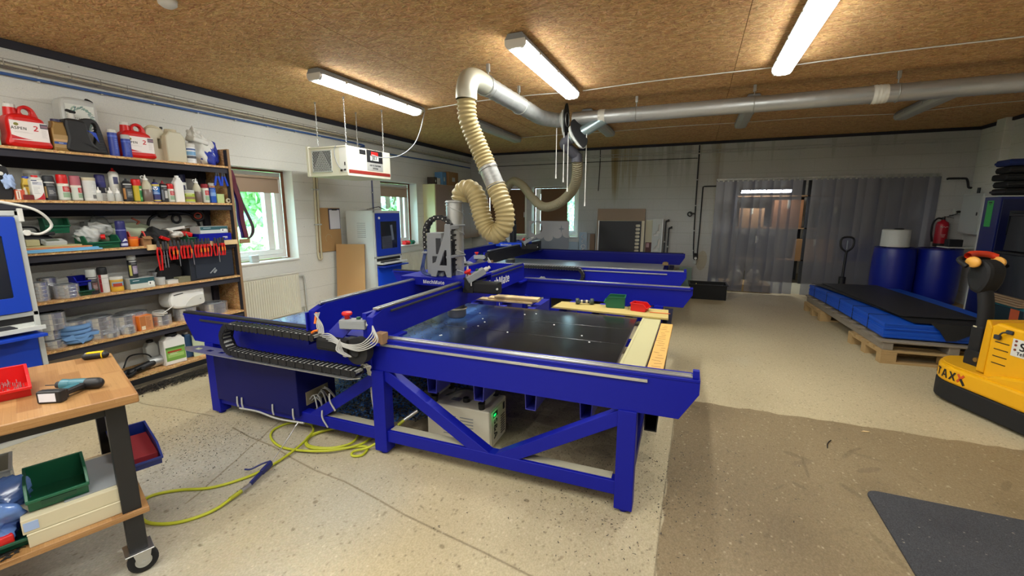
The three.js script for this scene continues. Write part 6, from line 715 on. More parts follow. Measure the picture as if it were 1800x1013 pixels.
// ---------------------------------------------------------------- workbench in the front left corner
const BA = -0.33, BL = 1.6, BW = 0.79, BX = -2.1, BZ = -0.975; // turned so that its right edge runs away from the camera
const bench = thing('workbench', 'rolling workbench with butcher block top and black steel frame', 'workbench', [BX, 0, BZ], 0);
{ // local: x runs from the far right corner to the left wall side, z towards the camera
  bench.rotation.y = BA; const t = bench, X = -BW;
  mesh('worktop', [bx(X, 0, 0.81, 0.85, 0, BL, 0.006)], m.bench, t);
  for (const [x, z] of [[-0.075, 0.075], [-0.075, BL - 0.08], [X + 0.075, 0.075], [X + 0.075, BL - 0.08]]) {
    mesh('leg', [bx(x - 0.032, x + 0.032, 0.125, 0.81, z - 0.032, z + 0.032, 0.004)], m.black, t);
    const q = gs => gs.map(g => g.rotateY(-PI / 2).translate(x, 0, z));
    const c = mesh('caster', [box(0.1, 0.006, 0.1, x, 0.122, z, 0.002), ...q([ext(shape([[-0.035, 0.12], [0.035, 0.12], [0.02, 0.05], [-0.02, 0.05]]), 0.004).translate(-0.01, 0, 0.022), ext(shape([[-0.035, 0.12], [0.035, 0.12], [0.02, 0.05], [-0.02, 0.05]]), 0.004).translate(-0.01, 0, -0.022)])], m.steel, t);
    mesh('wheel', q([lathe([[0.03, -0.015], [0.045, -0.016], [0.055, -0.01], [0.0555, 0], [0.055, 0.01], [0.045, 0.016], [0.03, 0.015]], 24).rotateX(PI / 2).translate(-0.01, 0.056, 0)]), m.rubber, c); mesh('hub', q([cyl(0.033, 0.033, 0.03, -0.01, 0.056, 0, 20, PI / 2), cyl(0.008, 0.008, 0.055, -0.01, 0.056, 0, 10, PI / 2)]), m.greyL, c); mesh('brake_lever', [bar([x - 0.03, 0.112, z + 0.02], [x - 0.1, 0.085, z + 0.05], 0.03, 0.006, 0.002)], m.white, c);
  }
  mesh('top_rail', [bx(X + 0.08, -0.08, 0.765, 0.808, 0.05, 0.09, 0.003), bx(X + 0.08, -0.08, 0.765, 0.808, BL - 0.1, BL - 0.06, 0.003), bx(-0.095, -0.055, 0.765, 0.808, 0.1, BL - 0.1, 0.003), bx(X + 0.055, X + 0.095, 0.765, 0.808, 0.1, BL - 0.1, 0.003)], m.black, t);
  mesh('lower_shelf', [bx(X + 0.04, -0.03, 0.295, 0.32, 0.02, BL - 0.02, 0.003)], m.bench, t);
  mesh('shelf_support', [bx(-0.105, -0.095, 0.27, 0.295, 0.1, BL - 0.1, 0.002), bx(X + 0.06, -0.09, 0.27, 0.295, 0.06, 0.09, 0.003)], m.ply, t); }
const onBench = (x, y, z) => { const c = Math.cos(BA), s = Math.sin(BA); return [BX + x * c + z * s, y, BZ - x * s + z * c]; };
{ const t = thing('storage_bin', 'red bin of screws at the left edge of the workbench top', 'bin', [-2.6, 0.85, -0.74], 1.27); mesh('body', binGeo(0.17, 0.08, 0.24), m.redB, t); mesh('screws', Array.from({ length: 90 }, () => { const p = V(rr(-0.07, 0.07), rr(0.008, 0.03), rr(-0.09, 0.08)), a = rr(0, 6.3); return tr(new THREE.CylinderGeometry(0.0018, 0.0022, 0.03, 5), p.x, p.y, p.z, PI / 2 + rr(-0.3, 0.3), a, 0); }), m.steel, t, { kind: 'stuff' }); }
{ // cordless drill lying on its side: battery towards the camera
  const t = thing('cordless_driver', 'teal and black cordless drill lying on the workbench', 'drill', [-2.33, 0.85, -0.85], 0.55); t.scale.setScalar(0.68); const teal = mat('#2f6a78', 0.4);
  mesh('motor_housing', [new THREE.CapsuleGeometry(0.033, 0.1, 6, 18).rotateZ(PI / 2).translate(0.0, 0.036, -0.1), cyl(0.031, 0.035, 0.05, -0.08, 0.036, -0.1, 18, 0, PI / 2)], teal, t);
  mesh('rubber_grip', [new THREE.CapsuleGeometry(0.034, 0.05, 6, 18).rotateZ(PI / 2).translate(0.06, 0.036, -0.1), bar([0.02, 0.036, -0.08], [0.0, 0.034, 0.05], 0.045, 0.034, 0.012)], m.black, t);
  mesh('handle', [bar([0.01, 0.038, -0.06], [-0.01, 0.036, 0.055], 0.03, 0.045, 0.012)], teal, t);
  mesh('chuck', [lathe([[0, 0], [0.012, 0], [0.02, 0.012], [0.021, 0.035], [0, 0.036]], 16).rotateZ(PI / 2).translate(-0.1, 0.036, -0.1), cyl(0.004, 0.003, 0.07, -0.165, 0.036, -0.1, 8, 0, PI / 2)], m.darkG, t);
  mesh('battery', [box(0.125, 0.075, 0.05, -0.02, 0.038, 0.09, 0.01), box(0.115, 0.06, 0.03, -0.02, 0.038, 0.06, 0.008)], m.black, t); mesh('battery_label', [box(0.085, 0.05, 0.002, -0.025, 0.038, 0.1155, 0)], m.paper, t); mesh('trigger', [box(0.02, 0.018, 0.02, -0.03, 0.036, -0.055, 0.006)], m.black, t); }
{ const t = thing('tape_measure', 'black and yellow hand tool at the far edge of the workbench', 'tool', [-2.8, 0.85, -1.145], 0.9); t.scale.setScalar(0.66); mesh('body', [new THREE.CapsuleGeometry(0.026, 0.11, 6, 18).rotateZ(PI / 2).translate(0, 0.026, 0)], m.black, t); mesh('yellow_band', [box(0.1, 0.012, 0.03, 0, 0.05, 0, 0.005), new THREE.TorusGeometry(0.0265, 0.004, 8, 22).rotateY(PI / 2).translate(0.04, 0.026, 0)], mat('#e8c400', 0.4), t); mesh('steel_edge', [box(0.04, 0.006, 0.02, -0.04, 0.05, 0, 0.002)], m.steel, t); }
// lower shelf
{ const t = thing('carton', 'lower long white carton under the green bin on the bench shelf', 'box', onBench(-0.26, 0.32, 0.235), BA + PI / 2); mesh('box', [box(0.28, 0.055, 0.4, 0, 0.0275, 0, 0.003)], m.cream, t); mesh('lid', [box(0.282, 0.006, 0.402, 0, 0.053, 0, 0.002)], mat('#cfc6aa', 0.7), t);
  const u = thing('carton', 'upper long white carton with a blue sticker on the bench shelf', 'box', onBench(-0.265, 0.377, 0.235), BA + PI / 2); mesh('box', [box(0.3, 0.06, 0.4, 0, 0.03, 0, 0.003)], m.cream, u); mesh('sticker', [box(0.04, 0.035, 0.002, -0.125, 0.03, 0.201, 0)], mat('#9ab0d8', 0.6), u); mesh('grey_contents', [box(0.2, 0.006, 0.34, 0.07, 0.062, 0, 0.002)], m.grey, u); }
{ const t = thing('storage_bin', 'green empty bin on the white cartons of the bench shelf', 'bin', onBench(-0.2, 0.441, 0.275), BA + PI / 2); mesh('body', binGeo(0.17, 0.1, 0.22, 0.004), m.green, t); mesh('label_holder', [box(0.1, 0.02, 0.004, 0, 0.03, 0.106, 0.001, 0.26)], m.greenD, t); }
{ const t = thing('storage_bin', 'navy blue bin at the far end of the bench shelf', 'bin', onBench(-0.46, 0.385, 0.0), BA + PI / 2); mesh('body', binGeo(0.15, 0.08, 0.42, 0.004), mat('#142a78', 0.4), t); mesh('red_insert', [box(0.1, 0.03, 0.3, 0.02, 0.03, 0.0, 0.003)], m.redD, t); }
{ const t = thing('plastic_bag', 'crinkled blue plastic bag at the near end of the bench shelf', 'bag', onBench(-0.2, 0.36, 0.5)); mesh('film', [crumple(0.22, 0.2, 0.26, 0.34, 30)], phys('#7fa8ee', 0.15, { transmission: 0.45, thickness: 0 }), t); mesh('knot', [crumple(0.06, 0.08, 0.06, 0.3).translate(0.02, 0.17, 0)], mat('#9ab4e8', 0.3), t); }
{ const t = thing('storage_bin', 'flat green bin holding a red packet beneath the blue bag', 'bin', onBench(-0.2, 0.32, 0.52), BA + PI / 2); mesh('body', binGeo(0.3, 0.07, 0.24, 0.004), m.greenD, t); mesh('red_packet', [box(0.1, 0.035, 0.04, 0.06, 0.05, 0.1, 0.005, 0, 0.2)], m.red, t); }
{ const t = thing('storage_bin', 'white bin behind the blue bag on the bench shelf', 'bin', onBench(-0.5, 0.32, 0.5), BA); mesh('body', binGeo(0.2, 0.2, 0.2, 0.004), m.greyL, t); mesh('label_holder', [box(0.1, 0.03, 0.004, 0, 0.06, 0.094, 0.001, 0.26)], m.white, t); }
flakes('bench_dirt', 'dark shavings on the wooden lower shelf of the bench', 350, () => onBench(-0.12 + gs() * 0.08, 0.3225, 0.45 + gs() * 0.08), ['#161616', '#2a2420'], 0.008, 0.022);

// ---------------------------------------------------------------- yellow air hose with blow gun on the floor
{ const t = thing('air_hose', 'yellow air hose coiled on the floor beside the near machine', 'hose'), r = 0.0085;
  const P = [[-1.74, 0.2, -2.28], [-1.83, 0.1, -2.2], [-1.93, 0.03, -2.12], [-2.0, 0.02, -2.05], [-1.98, 0.015, -2.01], [-1.93, 0.01, -2.05], [-1.98, 0.01, -2.14], [-2.15, 0.01, -2.04], [-2.33, 0.012, -1.98], [-2.44, 0.015, -2.07], [-2.4, 0.02, -2.18], [-2.28, 0.02, -2.28], [-2.14, 0.018, -2.24], [-2.1, 0.016, -2.12], [-2.2, 0.014, -2.02], [-2.36, 0.012, -2.0], [-2.44, 0.01, -2.1], [-2.36, 0.01, -2.26], [-2.2, 0.012, -2.34], [-2.05, 0.014, -2.28], [-2.02, 0.02, -2.14], [-2.14, 0.022, -2.0], [-2.3, 0.02, -1.93], [-2.5, 0.012, -1.91], [-2.68, 0.01, -1.97], [-2.77, 0.01, -2.07], [-2.74, 0.01, -2.19], [-2.6, 0.012, -2.23], [-2.48, 0.02, -2.16], [-2.42, 0.024, -2.05], [-2.38, 0.022, -1.92], [-2.375, 0.012, -1.76], [-2.4, 0.01, -1.6], [-2.5, 0.009, -1.44], [-2.65, 0.009, -1.35], [-2.74, 0.009, -1.26], [-2.71, 0.009, -1.18], [-2.6, 0.009, -1.13], [-2.48, 0.009, -1.125], [-2.36, 0.009, -1.19], [-2.29, 0.012, -1.31], [-2.29, 0.022, -1.45]];
  mesh('rubber_tube', [tube(P, r, 520, 8)], m.hoseY, t); for (const q of [[[-2.29, 0.018, -1.4], [-2.292, 0.022, -1.47]], [[-1.78, 0.16, -2.24], [-1.75, 0.19, -2.27]]]) mesh('kink_guard', [tube(q, 0.0115, 8, 8)], mat('#a5a72c', 0.5), t); mesh('coupling', [rod([-2.292, 0.022, -1.47], [-2.3, 0.024, -1.53], 0.011, 12)], m.steel, t); mesh('coupling', [rod([-1.75, 0.19, -2.27], [-1.68, 0.245, -2.33], 0.014, 12)], m.steel, t); }
{ const t = thing('blow_gun', 'blue air blow gun with thin steel nozzle lying on the yellow hose', 'blow gun', [-2.31, 0.03, -1.58], 0); mesh('body', [bar([0.012, -0.003, 0.05], [-0.02, 0.004, -0.045], 0.02, 0.024, 0.008), bar([-0.02, 0.004, -0.045], [-0.035, 0.02, -0.13], 0.022, 0.035, 0.009)], mat('#1c2464', 0.4), t); mesh('lever', [tube([[-0.04, 0.03, -0.13], [-0.07, 0.025, -0.09], [-0.1, 0.012, -0.04], [-0.13, 0.015, -0.02]], 0.006, 16, 6)], mat('#1c2464', 0.4), t); mesh('nozzle', [tube([[-0.035, 0.03, -0.14], [-0.05, 0.09, -0.25], [-0.06, 0.15, -0.34]], 0.0035, 12, 6), cyl(0.005, 0.005, 0.03, -0.062, 0.16, -0.355, 8, -1)], m.steel, t); }

// ---------------------------------------------------------------- things on and under the near machine
{ const mk = (x0, x1, z, y, h, c, l) => { const o = mesh('wood_plank', [box(x1 - x0, h, 0.11, 0, h / 2, 0, 0.003)], m.ply); o.position.set((x0 + x1) / 2, y, z); o.rotation.y = c; tag(o, l, 'plank', 'pale planks by the far beam'); };
  mk(-2.3, -1.56, -4.31, 0.614, 0.02, 0.02, 'pale plank lying lowest beneath two others by the far beam of the black bed'); mk(-2.08, -1.5, -4.33, 0.634, 0.02, 0.05, 'pale plank in the middle of the three by the far beam'); mk(-2.0, -1.5, -4.32, 0.654, 0.02, 0.03, 'topmost pale plank of the three by the far beam'); }
{ const o = mesh('board_offcut', [ext(shape([[-0.565, -0.02], [0.56, -0.1], [0.54, 0.27], [-0.55, 0.26]]), 0.018, 0.002).rotateX(-PI / 2)], mat('#b9a564', 0.7)); o.position.set(-0.735, 0.624, -4.2); tag(o, 'long yellowish board lying along the far edge of the black bed', 'board'); }
{ const t = thing('clamp_tool', 'black double ended grip tool lying on the yellowish board', 'tool', [-1.02, 0.634, -4.4], 0.25); mesh('bar', [cyl(0.014, 0.014, 0.13, 0, 0.03, 0, 14, 0, PI / 2)], m.darkG, t); for (const s of [-1, 1]) mesh('end_knob', [lathe([[0.01, -0.02], [0.03, -0.018], [0.033, 0], [0.03, 0.018], [0.01, 0.02]], 8).rotateZ(PI / 2).translate(s * 0.075, 0.032, 0), box(0.03, 0.02, 0.06, s * 0.06, 0.022, 0, 0.005)], mat('#39443a', 0.5), t); mesh('pale_band', [cyl(0.016, 0.016, 0.02, 0.02, 0.03, 0, 14, 0, PI / 2), cyl(0.016, 0.016, 0.015, -0.03, 0.03, 0, 14, 0, PI / 2)], m.cream, t); }
bin('storage_bin', 'dark green bin on the yellowish board of the near machine', 'bin', [-0.71, 0.634, -4.42], 0.17, 0.11, 0.2, m.green, -PI / 2 + 0.1);
bin('storage_bin', 'bright red bin on the yellowish board of the near machine', 'bin', [-0.45, 0.634, -4.33], 0.12, 0.075, 0.16, m.redB, PI / 2 - 0.2);
tag(mesh('pencil', [cyl(0.0045, 0.0045, 0.17, 0, 0, 0, 6, 0, PI / 2), cyl(0.0045, 0.0008, 0.02, 0.095, 0, 0, 6, 0, -PI / 2)], mat('#d8763c', 0.5)), 'orange pencil on the yellowish board right of the red bin', 'pencil').position.set(-0.27, 0.639, -4.27);
tag(mesh('foam_strip', [box(0.15, 0.03, 1.74, 0, 0.015, 0, 0.003), box(0.02, 0.034, 1.74, -0.078, 0.015, 0, 0.002)], m.foam), 'wide cream strip lying across the right end of the bed', 'strip').position.set(-0.315, 0.582, -3.27);
tag(mesh('wood_strip', [box(0.1, 0.022, 1.62, 0, 0.011, 0, 0.003)], mat('#ffffff', 0.7, 0, { map: plyTex, color: '#f0d8a0' })), 'tan wooden strip at the right edge of the bed beside the cream strip', 'strip').position.set(-0.18, 0.582, -3.2); mesh('saw_mark', Array.from({ length: 24 }, (_, i) => box(rr(0.03, 0.06), 0.001, 0.003, rr(-0.02, 0.02), 0.0225, -0.72 + i * 0.06, 0, 0, rr(-0.3, 0.3))), m.brown, scene.children[scene.children.length - 1], { kind: 'stuff' });
tag(mesh('wood_block', [box(0.1, 0.05, 0.07, 0, 0.025, 0, 0.004), box(0.06, 0.012, 0.07, 0, 0.056, 0, 0.003)], m.pal), 'small wooden block at the right end of the far white bed', 'block').position.set(-0.47, 0.613, -8.4);
{ const t = thing('water_chiller', 'cream white chiller box with two black handles under the near machine', 'chiller', [-1.42, 0, -2.56], 0.03);
  mesh('casing', [box(0.48, 0.27, 0.3, 0, 0.15, 0, 0.012), box(0.47, 0.02, 0.29, 0, 0.012, 0, 0.003)], mat('#dcd7c2', 0.5), t); mesh('side_louvres', Array.from({ length: 14 }, (_, i) => box(0.1, 0.006, 0.004, -0.06 + Math.floor(i / 7) * 0.13, 0.08 + (i % 7) * 0.022, 0.151, 0.001)), m.grey, t);
  for (const x of [-0.19, 0.17]) { mesh('handle', [cyl(0.02, 0.024, 0.045, x, 0.305, 0.12, 14), cyl(0.02, 0.024, 0.045, x, 0.305, -0.12, 14), rod([x, 0.325, -0.11], [x, 0.325, 0.11], 0.011, 12)], m.black, t); mesh('grip', [rod([x, 0.325, -0.08], [x, 0.325, 0.08], 0.0135, 12)], m.greyL, t); }
  mesh('filler_cap', [cyl(0.024, 0.022, 0.03, 0.02, 0.298, 0.05, 18)], m.black, t); mesh('top_sticker', [box(0.07, 0.002, 0.05, -0.06, 0.286, 0.04, 0)], m.grey, t);
  const f = mesh('end_panel', [box(0.006, 0.24, 0.26, 0.2405, 0.15, 0, 0.002)], mat('#cfcab6', 0.5), t); mesh('display', [box(0.004, 0.035, 0.07, 0.245, 0.235, 0.06, 0.001)], m.black, f); mesh('green_digits', [box(0.002, 0.014, 0.035, 0.2478, 0.236, 0.075, 0)], mat('#0a3', 0.4, 0, { emissive: '#18ff70', emissiveIntensity: 0.5 }), f); mesh('end_louvres', Array.from({ length: 8 }, (_, i) => box(0.003, 0.006, 0.07, 0.2445, 0.05 + i * 0.018, -0.07, 0)), m.darkG, f); mesh('lettering', [text('S&A', 0.055).rotateZ(-PI / 2).rotateY(PI / 2).translate(0.2438, 0.13, 0.055)], m.black, f); mesh('socket', [box(0.004, 0.05, 0.03, 0.245, 0.235, -0.09, 0.001)], m.black, f);
  const l = new THREE.PointLight('#30ff80', 0.0015, 0.6); l.position.set(0.27, 0.236, 0.075); l.name = 'display_light'; t.add(l); }
{ const t = thing('hose_bundle', 'dark cables and a pipe lying under the near machine behind the middle leg', 'cable', [-1.6, 0, -2.75]); mesh('cable', [tube([[-0.1, 0.35, 0.3], [0.02, 0.2, 0.2], [0.1, 0.1, 0.1], [0.2, 0.06, 0]], 0.02, 24, 8), tube([[0.1, 0.55, 0], [0.05, 0.35, 0.05], [0.0, 0.2, 0.2], [-0.2, 0.1, 0.3]], 0.006, 24, 6), tube([[0.3, 0.3, 0.1], [0.1, 0.32, 0.15], [-0.1, 0.2, 0.3], [-0.15, 0.12, 0.36]], 0.006, 24, 6)], m.darkG, t); mesh('motor_box', [box(0.3, 0.18, 0.2, 0.1, 0.42, -0.1, 0.008, 0.1, 0.2)], m.blackM, t); }

// ---------------------------------------------------------------- back wall: sheets and samples leaning
const lean = (o, x, z, a) => { o.position.set(x, 0, z); o.rotation.x = -a; return o; };
{ const t = thing('acrylic_sheet', 'tall grey sheet with a round hole and scalloped pale layer leaning at the back window', 'sheet', [-3.09, 0, FZ0 + 0.14]); t.rotation.x = -0.06;
  mesh('grey_layer', [ext(shape([[-0.48, 0], [0.48, 0], [0.48, 1.37], [-0.48, 1.37]], [circlePath(-0.3, 1.2, 0.145)]), 0.006)], mat('#8d8f96', 0.3), t);
  const sc = [[-0.479, 1.368], [-0.479, 1.06]]; for (const [cx, r, cy] of [[-0.38, 0.1, 1.03], [-0.2, 0.09, 1.03], [-0.0, 0.11, 1.0], [0.21, 0.11, 1.07]]) for (let i = 0; i <= 10; i++) { const a = PI + i / 10 * PI; sc.push([cx + r * Math.cos(a), cy + r * Math.sin(a) * 0.8]); } sc.push([0.325, 1.14]); for (let i = 1; i <= 8; i++) { const a = PI + i / 10 * PI * 0.9; sc.push([0.44 + 0.11 * Math.cos(a), 1.09 + 0.09 * Math.sin(a)]); } sc.push([0.479, 1.0], [0.479, 1.368]);
  const star = [[0.3, 1.29], [0.315, 1.215], [0.375, 1.195], [0.315, 1.175], [0.3, 1.1], [0.285, 1.175], [0.23, 1.195], [0.285, 1.215]];
  mesh('scalloped_layer', [ext(shape(sc, [circlePath(-0.3, 1.2, 0.15), star]), 0.006).translate(0, 0, 0.007)], mat('#c4bcbc', 0.45), t); }
{ const mk = (x, w, h, c, a, l, extra) => { const t = thing('acrylic_sample', l, 'sample', [x, 0, FZ0 + 0.07 + h * a]); t.rotation.x = -a; mesh('plate', [box(w, h, 0.006, 0, h / 2, 0, 0.001)], c, t); if (extra) extra(t); };
  const ca = phys('#cfe0ee', 0.1, { transmission: 0.5, thickness: 0 });
  mk(-2.29, 0.17, 1.13, ca, 0.05, 'clear sample plate with a zigzag line on the back wall beside the window', t => mesh('zigzag', [tube([[0.02, 1.08, 0.006], [-0.04, 1.03, 0.006], [0.03, 0.98, 0.006], [-0.03, 0.93, 0.006], [0.0, 0.9, 0.006]], 0.008, 40, 6, false, 0)], m.white, t)); mk(-2.28, 0.19, 0.93, ca, 0.09, 'clear sample plate with a pale swirl in front of the zigzag plate', t => mesh('swirl', [new THREE.TorusGeometry(0.04, 0.012, 6, 18, 4.5).translate(0, 0.82, 0.006), tube([[0.04, 0.8, 0.006], [0.0, 0.76, 0.006], [-0.05, 0.72, 0.006]], 0.012, 12, 6)], m.white, t)); mk(-2.5, 0.22, 0.92, ca, 0.07, 'clear sample plate directly under the back window', t => mesh('edge', [box(0.222, 0.012, 0.01, 0, 0.92, 0, 0.002)], m.greyL, t));
  mk(-2.08, 0.11, 1.1, mat('#7a624e', 0.7), 0.06, 'narrow brown board beside the zigzag sample', t => mesh('back_piece', [box(0.14, 1.12, 0.012, -0.03, 0.56, -0.014, 0.002)], m.grey, t)); mk(-0.14, 0.24, 0.46, phys('#bcd6cc', 0.1, { transmission: 0.6, thickness: 0 }), 0.12, 'greenish glass plate leaning low on the back wall beside the black tub', t => mesh('edge', [box(0.242, 0.006, 0.008, 0, 0.46, 0, 0.001)], mat('#8fb8a8', 0.3), t)); }
{ const t = thing('sheet_material', 'large tan sheet leaning on the back wall behind the black sheet', 'sheet', [-1.49, 0, FZ0 + 0.12]); t.rotation.x = -0.05; mesh('panel', [box(1.0, 1.64, 0.012, 0, 0.82, 0, 0.002)], mat('#9c8672', 0.7), t); mesh('bright_edge', [box(0.012, 1.64, 0.02, -0.506, 0.82, 0, 0.002)], m.white, t); }
{ const t = thing('sheet_material', 'white sheet behind the row of holes in the black sheet', 'sheet', [-1.47, 0, FZ0 + 0.155]); t.rotation.x = -0.05; mesh('panel', [box(0.96, 1.39, 0.01, 0, 0.695, 0, 0.002)], mat('#e6dcc0', 0.5), t); mesh('edge_strip', [box(0.03, 1.39, 0.016, -0.47, 0.695, 0.004, 0.002)], m.steel, t); }
{ const holes = Array.from({ length: 15 }, (_, i) => rpts(0.09, 0.055, 0.02).map(p => [p[0] + 0.37 - i * 0.0008, p[1] + 1.29 - i * 0.075]).reverse()); const t = thing('sheet_material', 'black sheet with a column of rounded holes leaning on the back wall', 'sheet', [-1.49, 0, FZ0 + 0.185]); t.rotation.x = -0.05; mesh('panel', [ext(shape([[-0.44, 0], [0.44, 0], [0.44, 1.38], [-0.44, 1.38]], holes), 0.008)], mat('#1b1c22', 0.45), t); mesh('edge', [box(0.882, 0.006, 0.01, 0, 1.382, 0, 0.001)], m.darkG, t); }
{ const t = thing('sheet_material', 'narrow cream sheet beside the black sheet on the back wall', 'sheet', [-0.87, 0, FZ0 + 0.1]); t.rotation.x = -0.05; mesh('panel', [box(0.2, 1.41, 0.01, 0, 0.705, 0, 0.002)], m.cream, t); mesh('edge', [box(0.202, 0.012, 0.014, 0, 1.41, 0, 0.002)], m.white, t); }
{ const t = thing('sample_board', 'dark red board with a small tag in front of the narrow cream sheet', 'board', [-0.89, 0, FZ0 + 0.17]); t.rotation.x = -0.05; mesh('panel', [box(0.12, 0.95, 0.01, 0, 0.475, 0, 0.002)], mat('#4c2222', 0.6), t); mesh('tag', [box(0.06, 0.09, 0.004, -0.015, 0.89, 0.008, 0.001)], mat('#b08a8a', 0.7), t); }
{ const t = thing('display_panel', 'white panel with stepped cut out shapes leaning on the back wall', 'panel', [-0.73, 0, FZ0 + 0.17]); t.rotation.x = -0.05; const st = y => [[-0.07, y], [0.03, y], [0.03, y + 0.06], [0.06, y + 0.06], [0.06, y + 0.24], [0.02, y + 0.24], [0.02, y + 0.11], [-0.02, y + 0.11], [-0.02, y + 0.05], [-0.07, y + 0.05]].reverse();
  mesh('front_plate', [ext(shape([[-0.1, 0], [0.1, 0], [0.1, 1.43], [-0.1, 1.43]], [st(1.08), st(0.78)]), 0.012, 0.001)], m.greyL, t); mesh('back_plate', [box(0.2, 1.42, 0.006, 0, 0.71, -0.03, 0.001)], m.white, t); mesh('side_lip', [box(0.01, 1.43, 0.05, 0.1, 0.715, -0.015, 0.002)], m.alu, t); }
for (const [x, h, l] of [[-0.585, 1.38, 'taller grey pole with a hooked end leaning beside the white panel'], [-0.52, 1.24, 'shorter grey pole leaning beside the taller one on the back wall']]) { const t = thing('pole', l, 'pole', [x, 0, FZ0 + 0.12], 0, 'grey poles on the back wall'); mesh('shaft', [rod([0, 0, 0], [0.01, h, -0.07], 0.014, 10)], m.darkG, t); mesh('end_cap', [rod([0.01, h, -0.07], [0.06, h + 0.02, -0.07], 0.018, 10), cyl(0.022, 0.022, 0.03, 0.06, h + 0.02, -0.07, 12, 0, PI / 2)], m.black, t); mesh('collar', [cyl(0.02, 0.02, 0.03, 0.005, h * 0.7, -0.05, 12)], m.greyL, t); }
{ const t = thing('tub', 'black plastic tub of scraps on the floor before the strip curtain', 'tub', [0.27, 0, -8.75], 0.04); const w = 0.62, d = 0.42, h = 0.27; const s = []; for (const [x, z, ww, dd] of [[0, d / 2, w, 0.006], [0, -d / 2, w, 0.006], [w / 2, 0, 0.006, d], [-w / 2, 0, 0.006, d]]) s.push(box(ww, h, dd, x * 0.95, h / 2, z * 0.95, 0.002, z ? Math.sign(z) * 0.06 : 0, 0, x ? -Math.sign(x) * 0.06 : 0)); mesh('body', [...s, box(w * 0.92, 0.006, d * 0.92, 0, 0.006, 0, 0.002)], m.blackM, t); mesh('rim', [box(w + 0.05, 0.014, 0.03, 0, h, d / 2, 0.004), box(w + 0.05, 0.014, 0.03, 0, h, -d / 2, 0.004), box(0.03, 0.014, d, w / 2 + 0.01, h, 0, 0.004), box(0.03, 0.014, d, -w / 2 - 0.01, h, 0, 0.004)], m.black, t); mesh('contents', [heap(w * 0.85, d * 0.85, 0.1, 12).translate(0, 0.12, 0)], m.darkG, t); mesh('warning_tag', [ext(shape([[-0.025, 0], [0.025, 0], [0, 0.05]]), 0.004).translate(-0.2, 0.24, 0.12)], mat('#c9b46a', 0.5), t); }

// ---------------------------------------------------------------- plastic strip curtain and what stands behind it
{ const t = thing('strip_curtain', 'clear plastic strip curtain hung across the wide doorway at the back', 'curtain', [1.99, 0, FZ0 + 0.03]);
  mesh('rail', [bx(-1.68, 1.68, 2.17, 2.21, -0.02, 0.02, 0.003)], m.galv, t); mesh('hook_plates', Array.from({ length: 40 }, (_, i) => box(0.03, 0.05, 0.008, -1.64 + i * 0.084, 2.17, 0.022 + (i % 2) * 0.003, 0.001)), m.zinc, t, { kind: 'stuff' });
  const strip = (x, z, sway, lift) => { const pts = [], n = 12; const g = new THREE.PlaneGeometry(0.2, 2.13, 6, n); const p = g.attributes.position; for (let i = 0; i < p.count; i++) { const y = p.getY(i) + 1.065, k = 1 - y / 2.13, X = p.getX(i); p.setXYZ(i, X + sway * k * k, y + 0.03 + lift * k, 0.012 * Math.cos(X / 0.1 * 1.4) + 0.012 * Math.sin(y * 3 + x * 9) * k); } g.computeVertexNormals(); g.translate(x, 0, z); mesh('strip', g, m.pvc, t); };
  for (let i = 0; i < 9; i++) strip(-1.58 + i * 0.155, i % 2 ? 0.012 : 0.0, i < 4 ? -0.03 - 0.012 * i : i === 4 ? 0.02 : 0.0, 0); for (let i = 0; i < 11; i++) strip(0.0 + i * 0.16, i % 2 ? 0.012 : 0.0, 0, 0); }
{ const t = thing('storage_rack', 'dark loaded rack dimly seen through the strip curtain', 'rack', [2.2, 0, -11.6]); for (const x of [-1.4, 0, 1.4]) for (const z of [-0.3, 0.3]) mesh('upright', [bx(x - 0.03, x + 0.03, 0, 2.4, z - 0.03, z + 0.03, 0.003)], m.darkG, t); for (const y of [0.5, 1.2, 1.9]) mesh('shelf_board', [bx(-1.45, 1.45, y, y + 0.03, -0.33, 0.33, 0.003)], m.mdfD, t); }
{ const mk = (x, y, w, h, c, l) => { const t = thing('carton', l, 'box', [x, y, -11.5], rr(-0.1, 0.1)); mesh('box', [box(w, h, 0.45, 0, h / 2, 0, 0.004)], c, t); mesh('tape', [box(0.05, 0.002, 0.452, 0, h, 0, 0), box(0.05, h * 0.3, 0.002, 0, h * 0.85, 0.226, 0)], m.cream, t); }; mk(1.15, 1.23, 0.5, 0.42, m.card, 'brown carton on the middle rack shelf seen through the left half of the curtain'); mk(1.85, 1.23, 0.55, 0.6, mat('#7a5030', 0.8), 'reddish brown carton seen through the gap in the strip curtain'); mk(2.7, 1.23, 0.6, 0.45, m.darkG, 'dark box on the middle rack shelf behind the right half of the curtain'); mk(1.3, 0.53, 0.7, 0.5, m.darkG, 'dark box on the lowest rack shelf behind the left half of the curtain'); mk(2.4, 0.53, 0.7, 0.45, m.card, 'brown carton on the lowest rack shelf behind the right half of the curtain'); mk(3.2, 0.53, 0.5, 0.5, m.blueD, 'dark blue box at the right end of the rack behind the curtain'); }
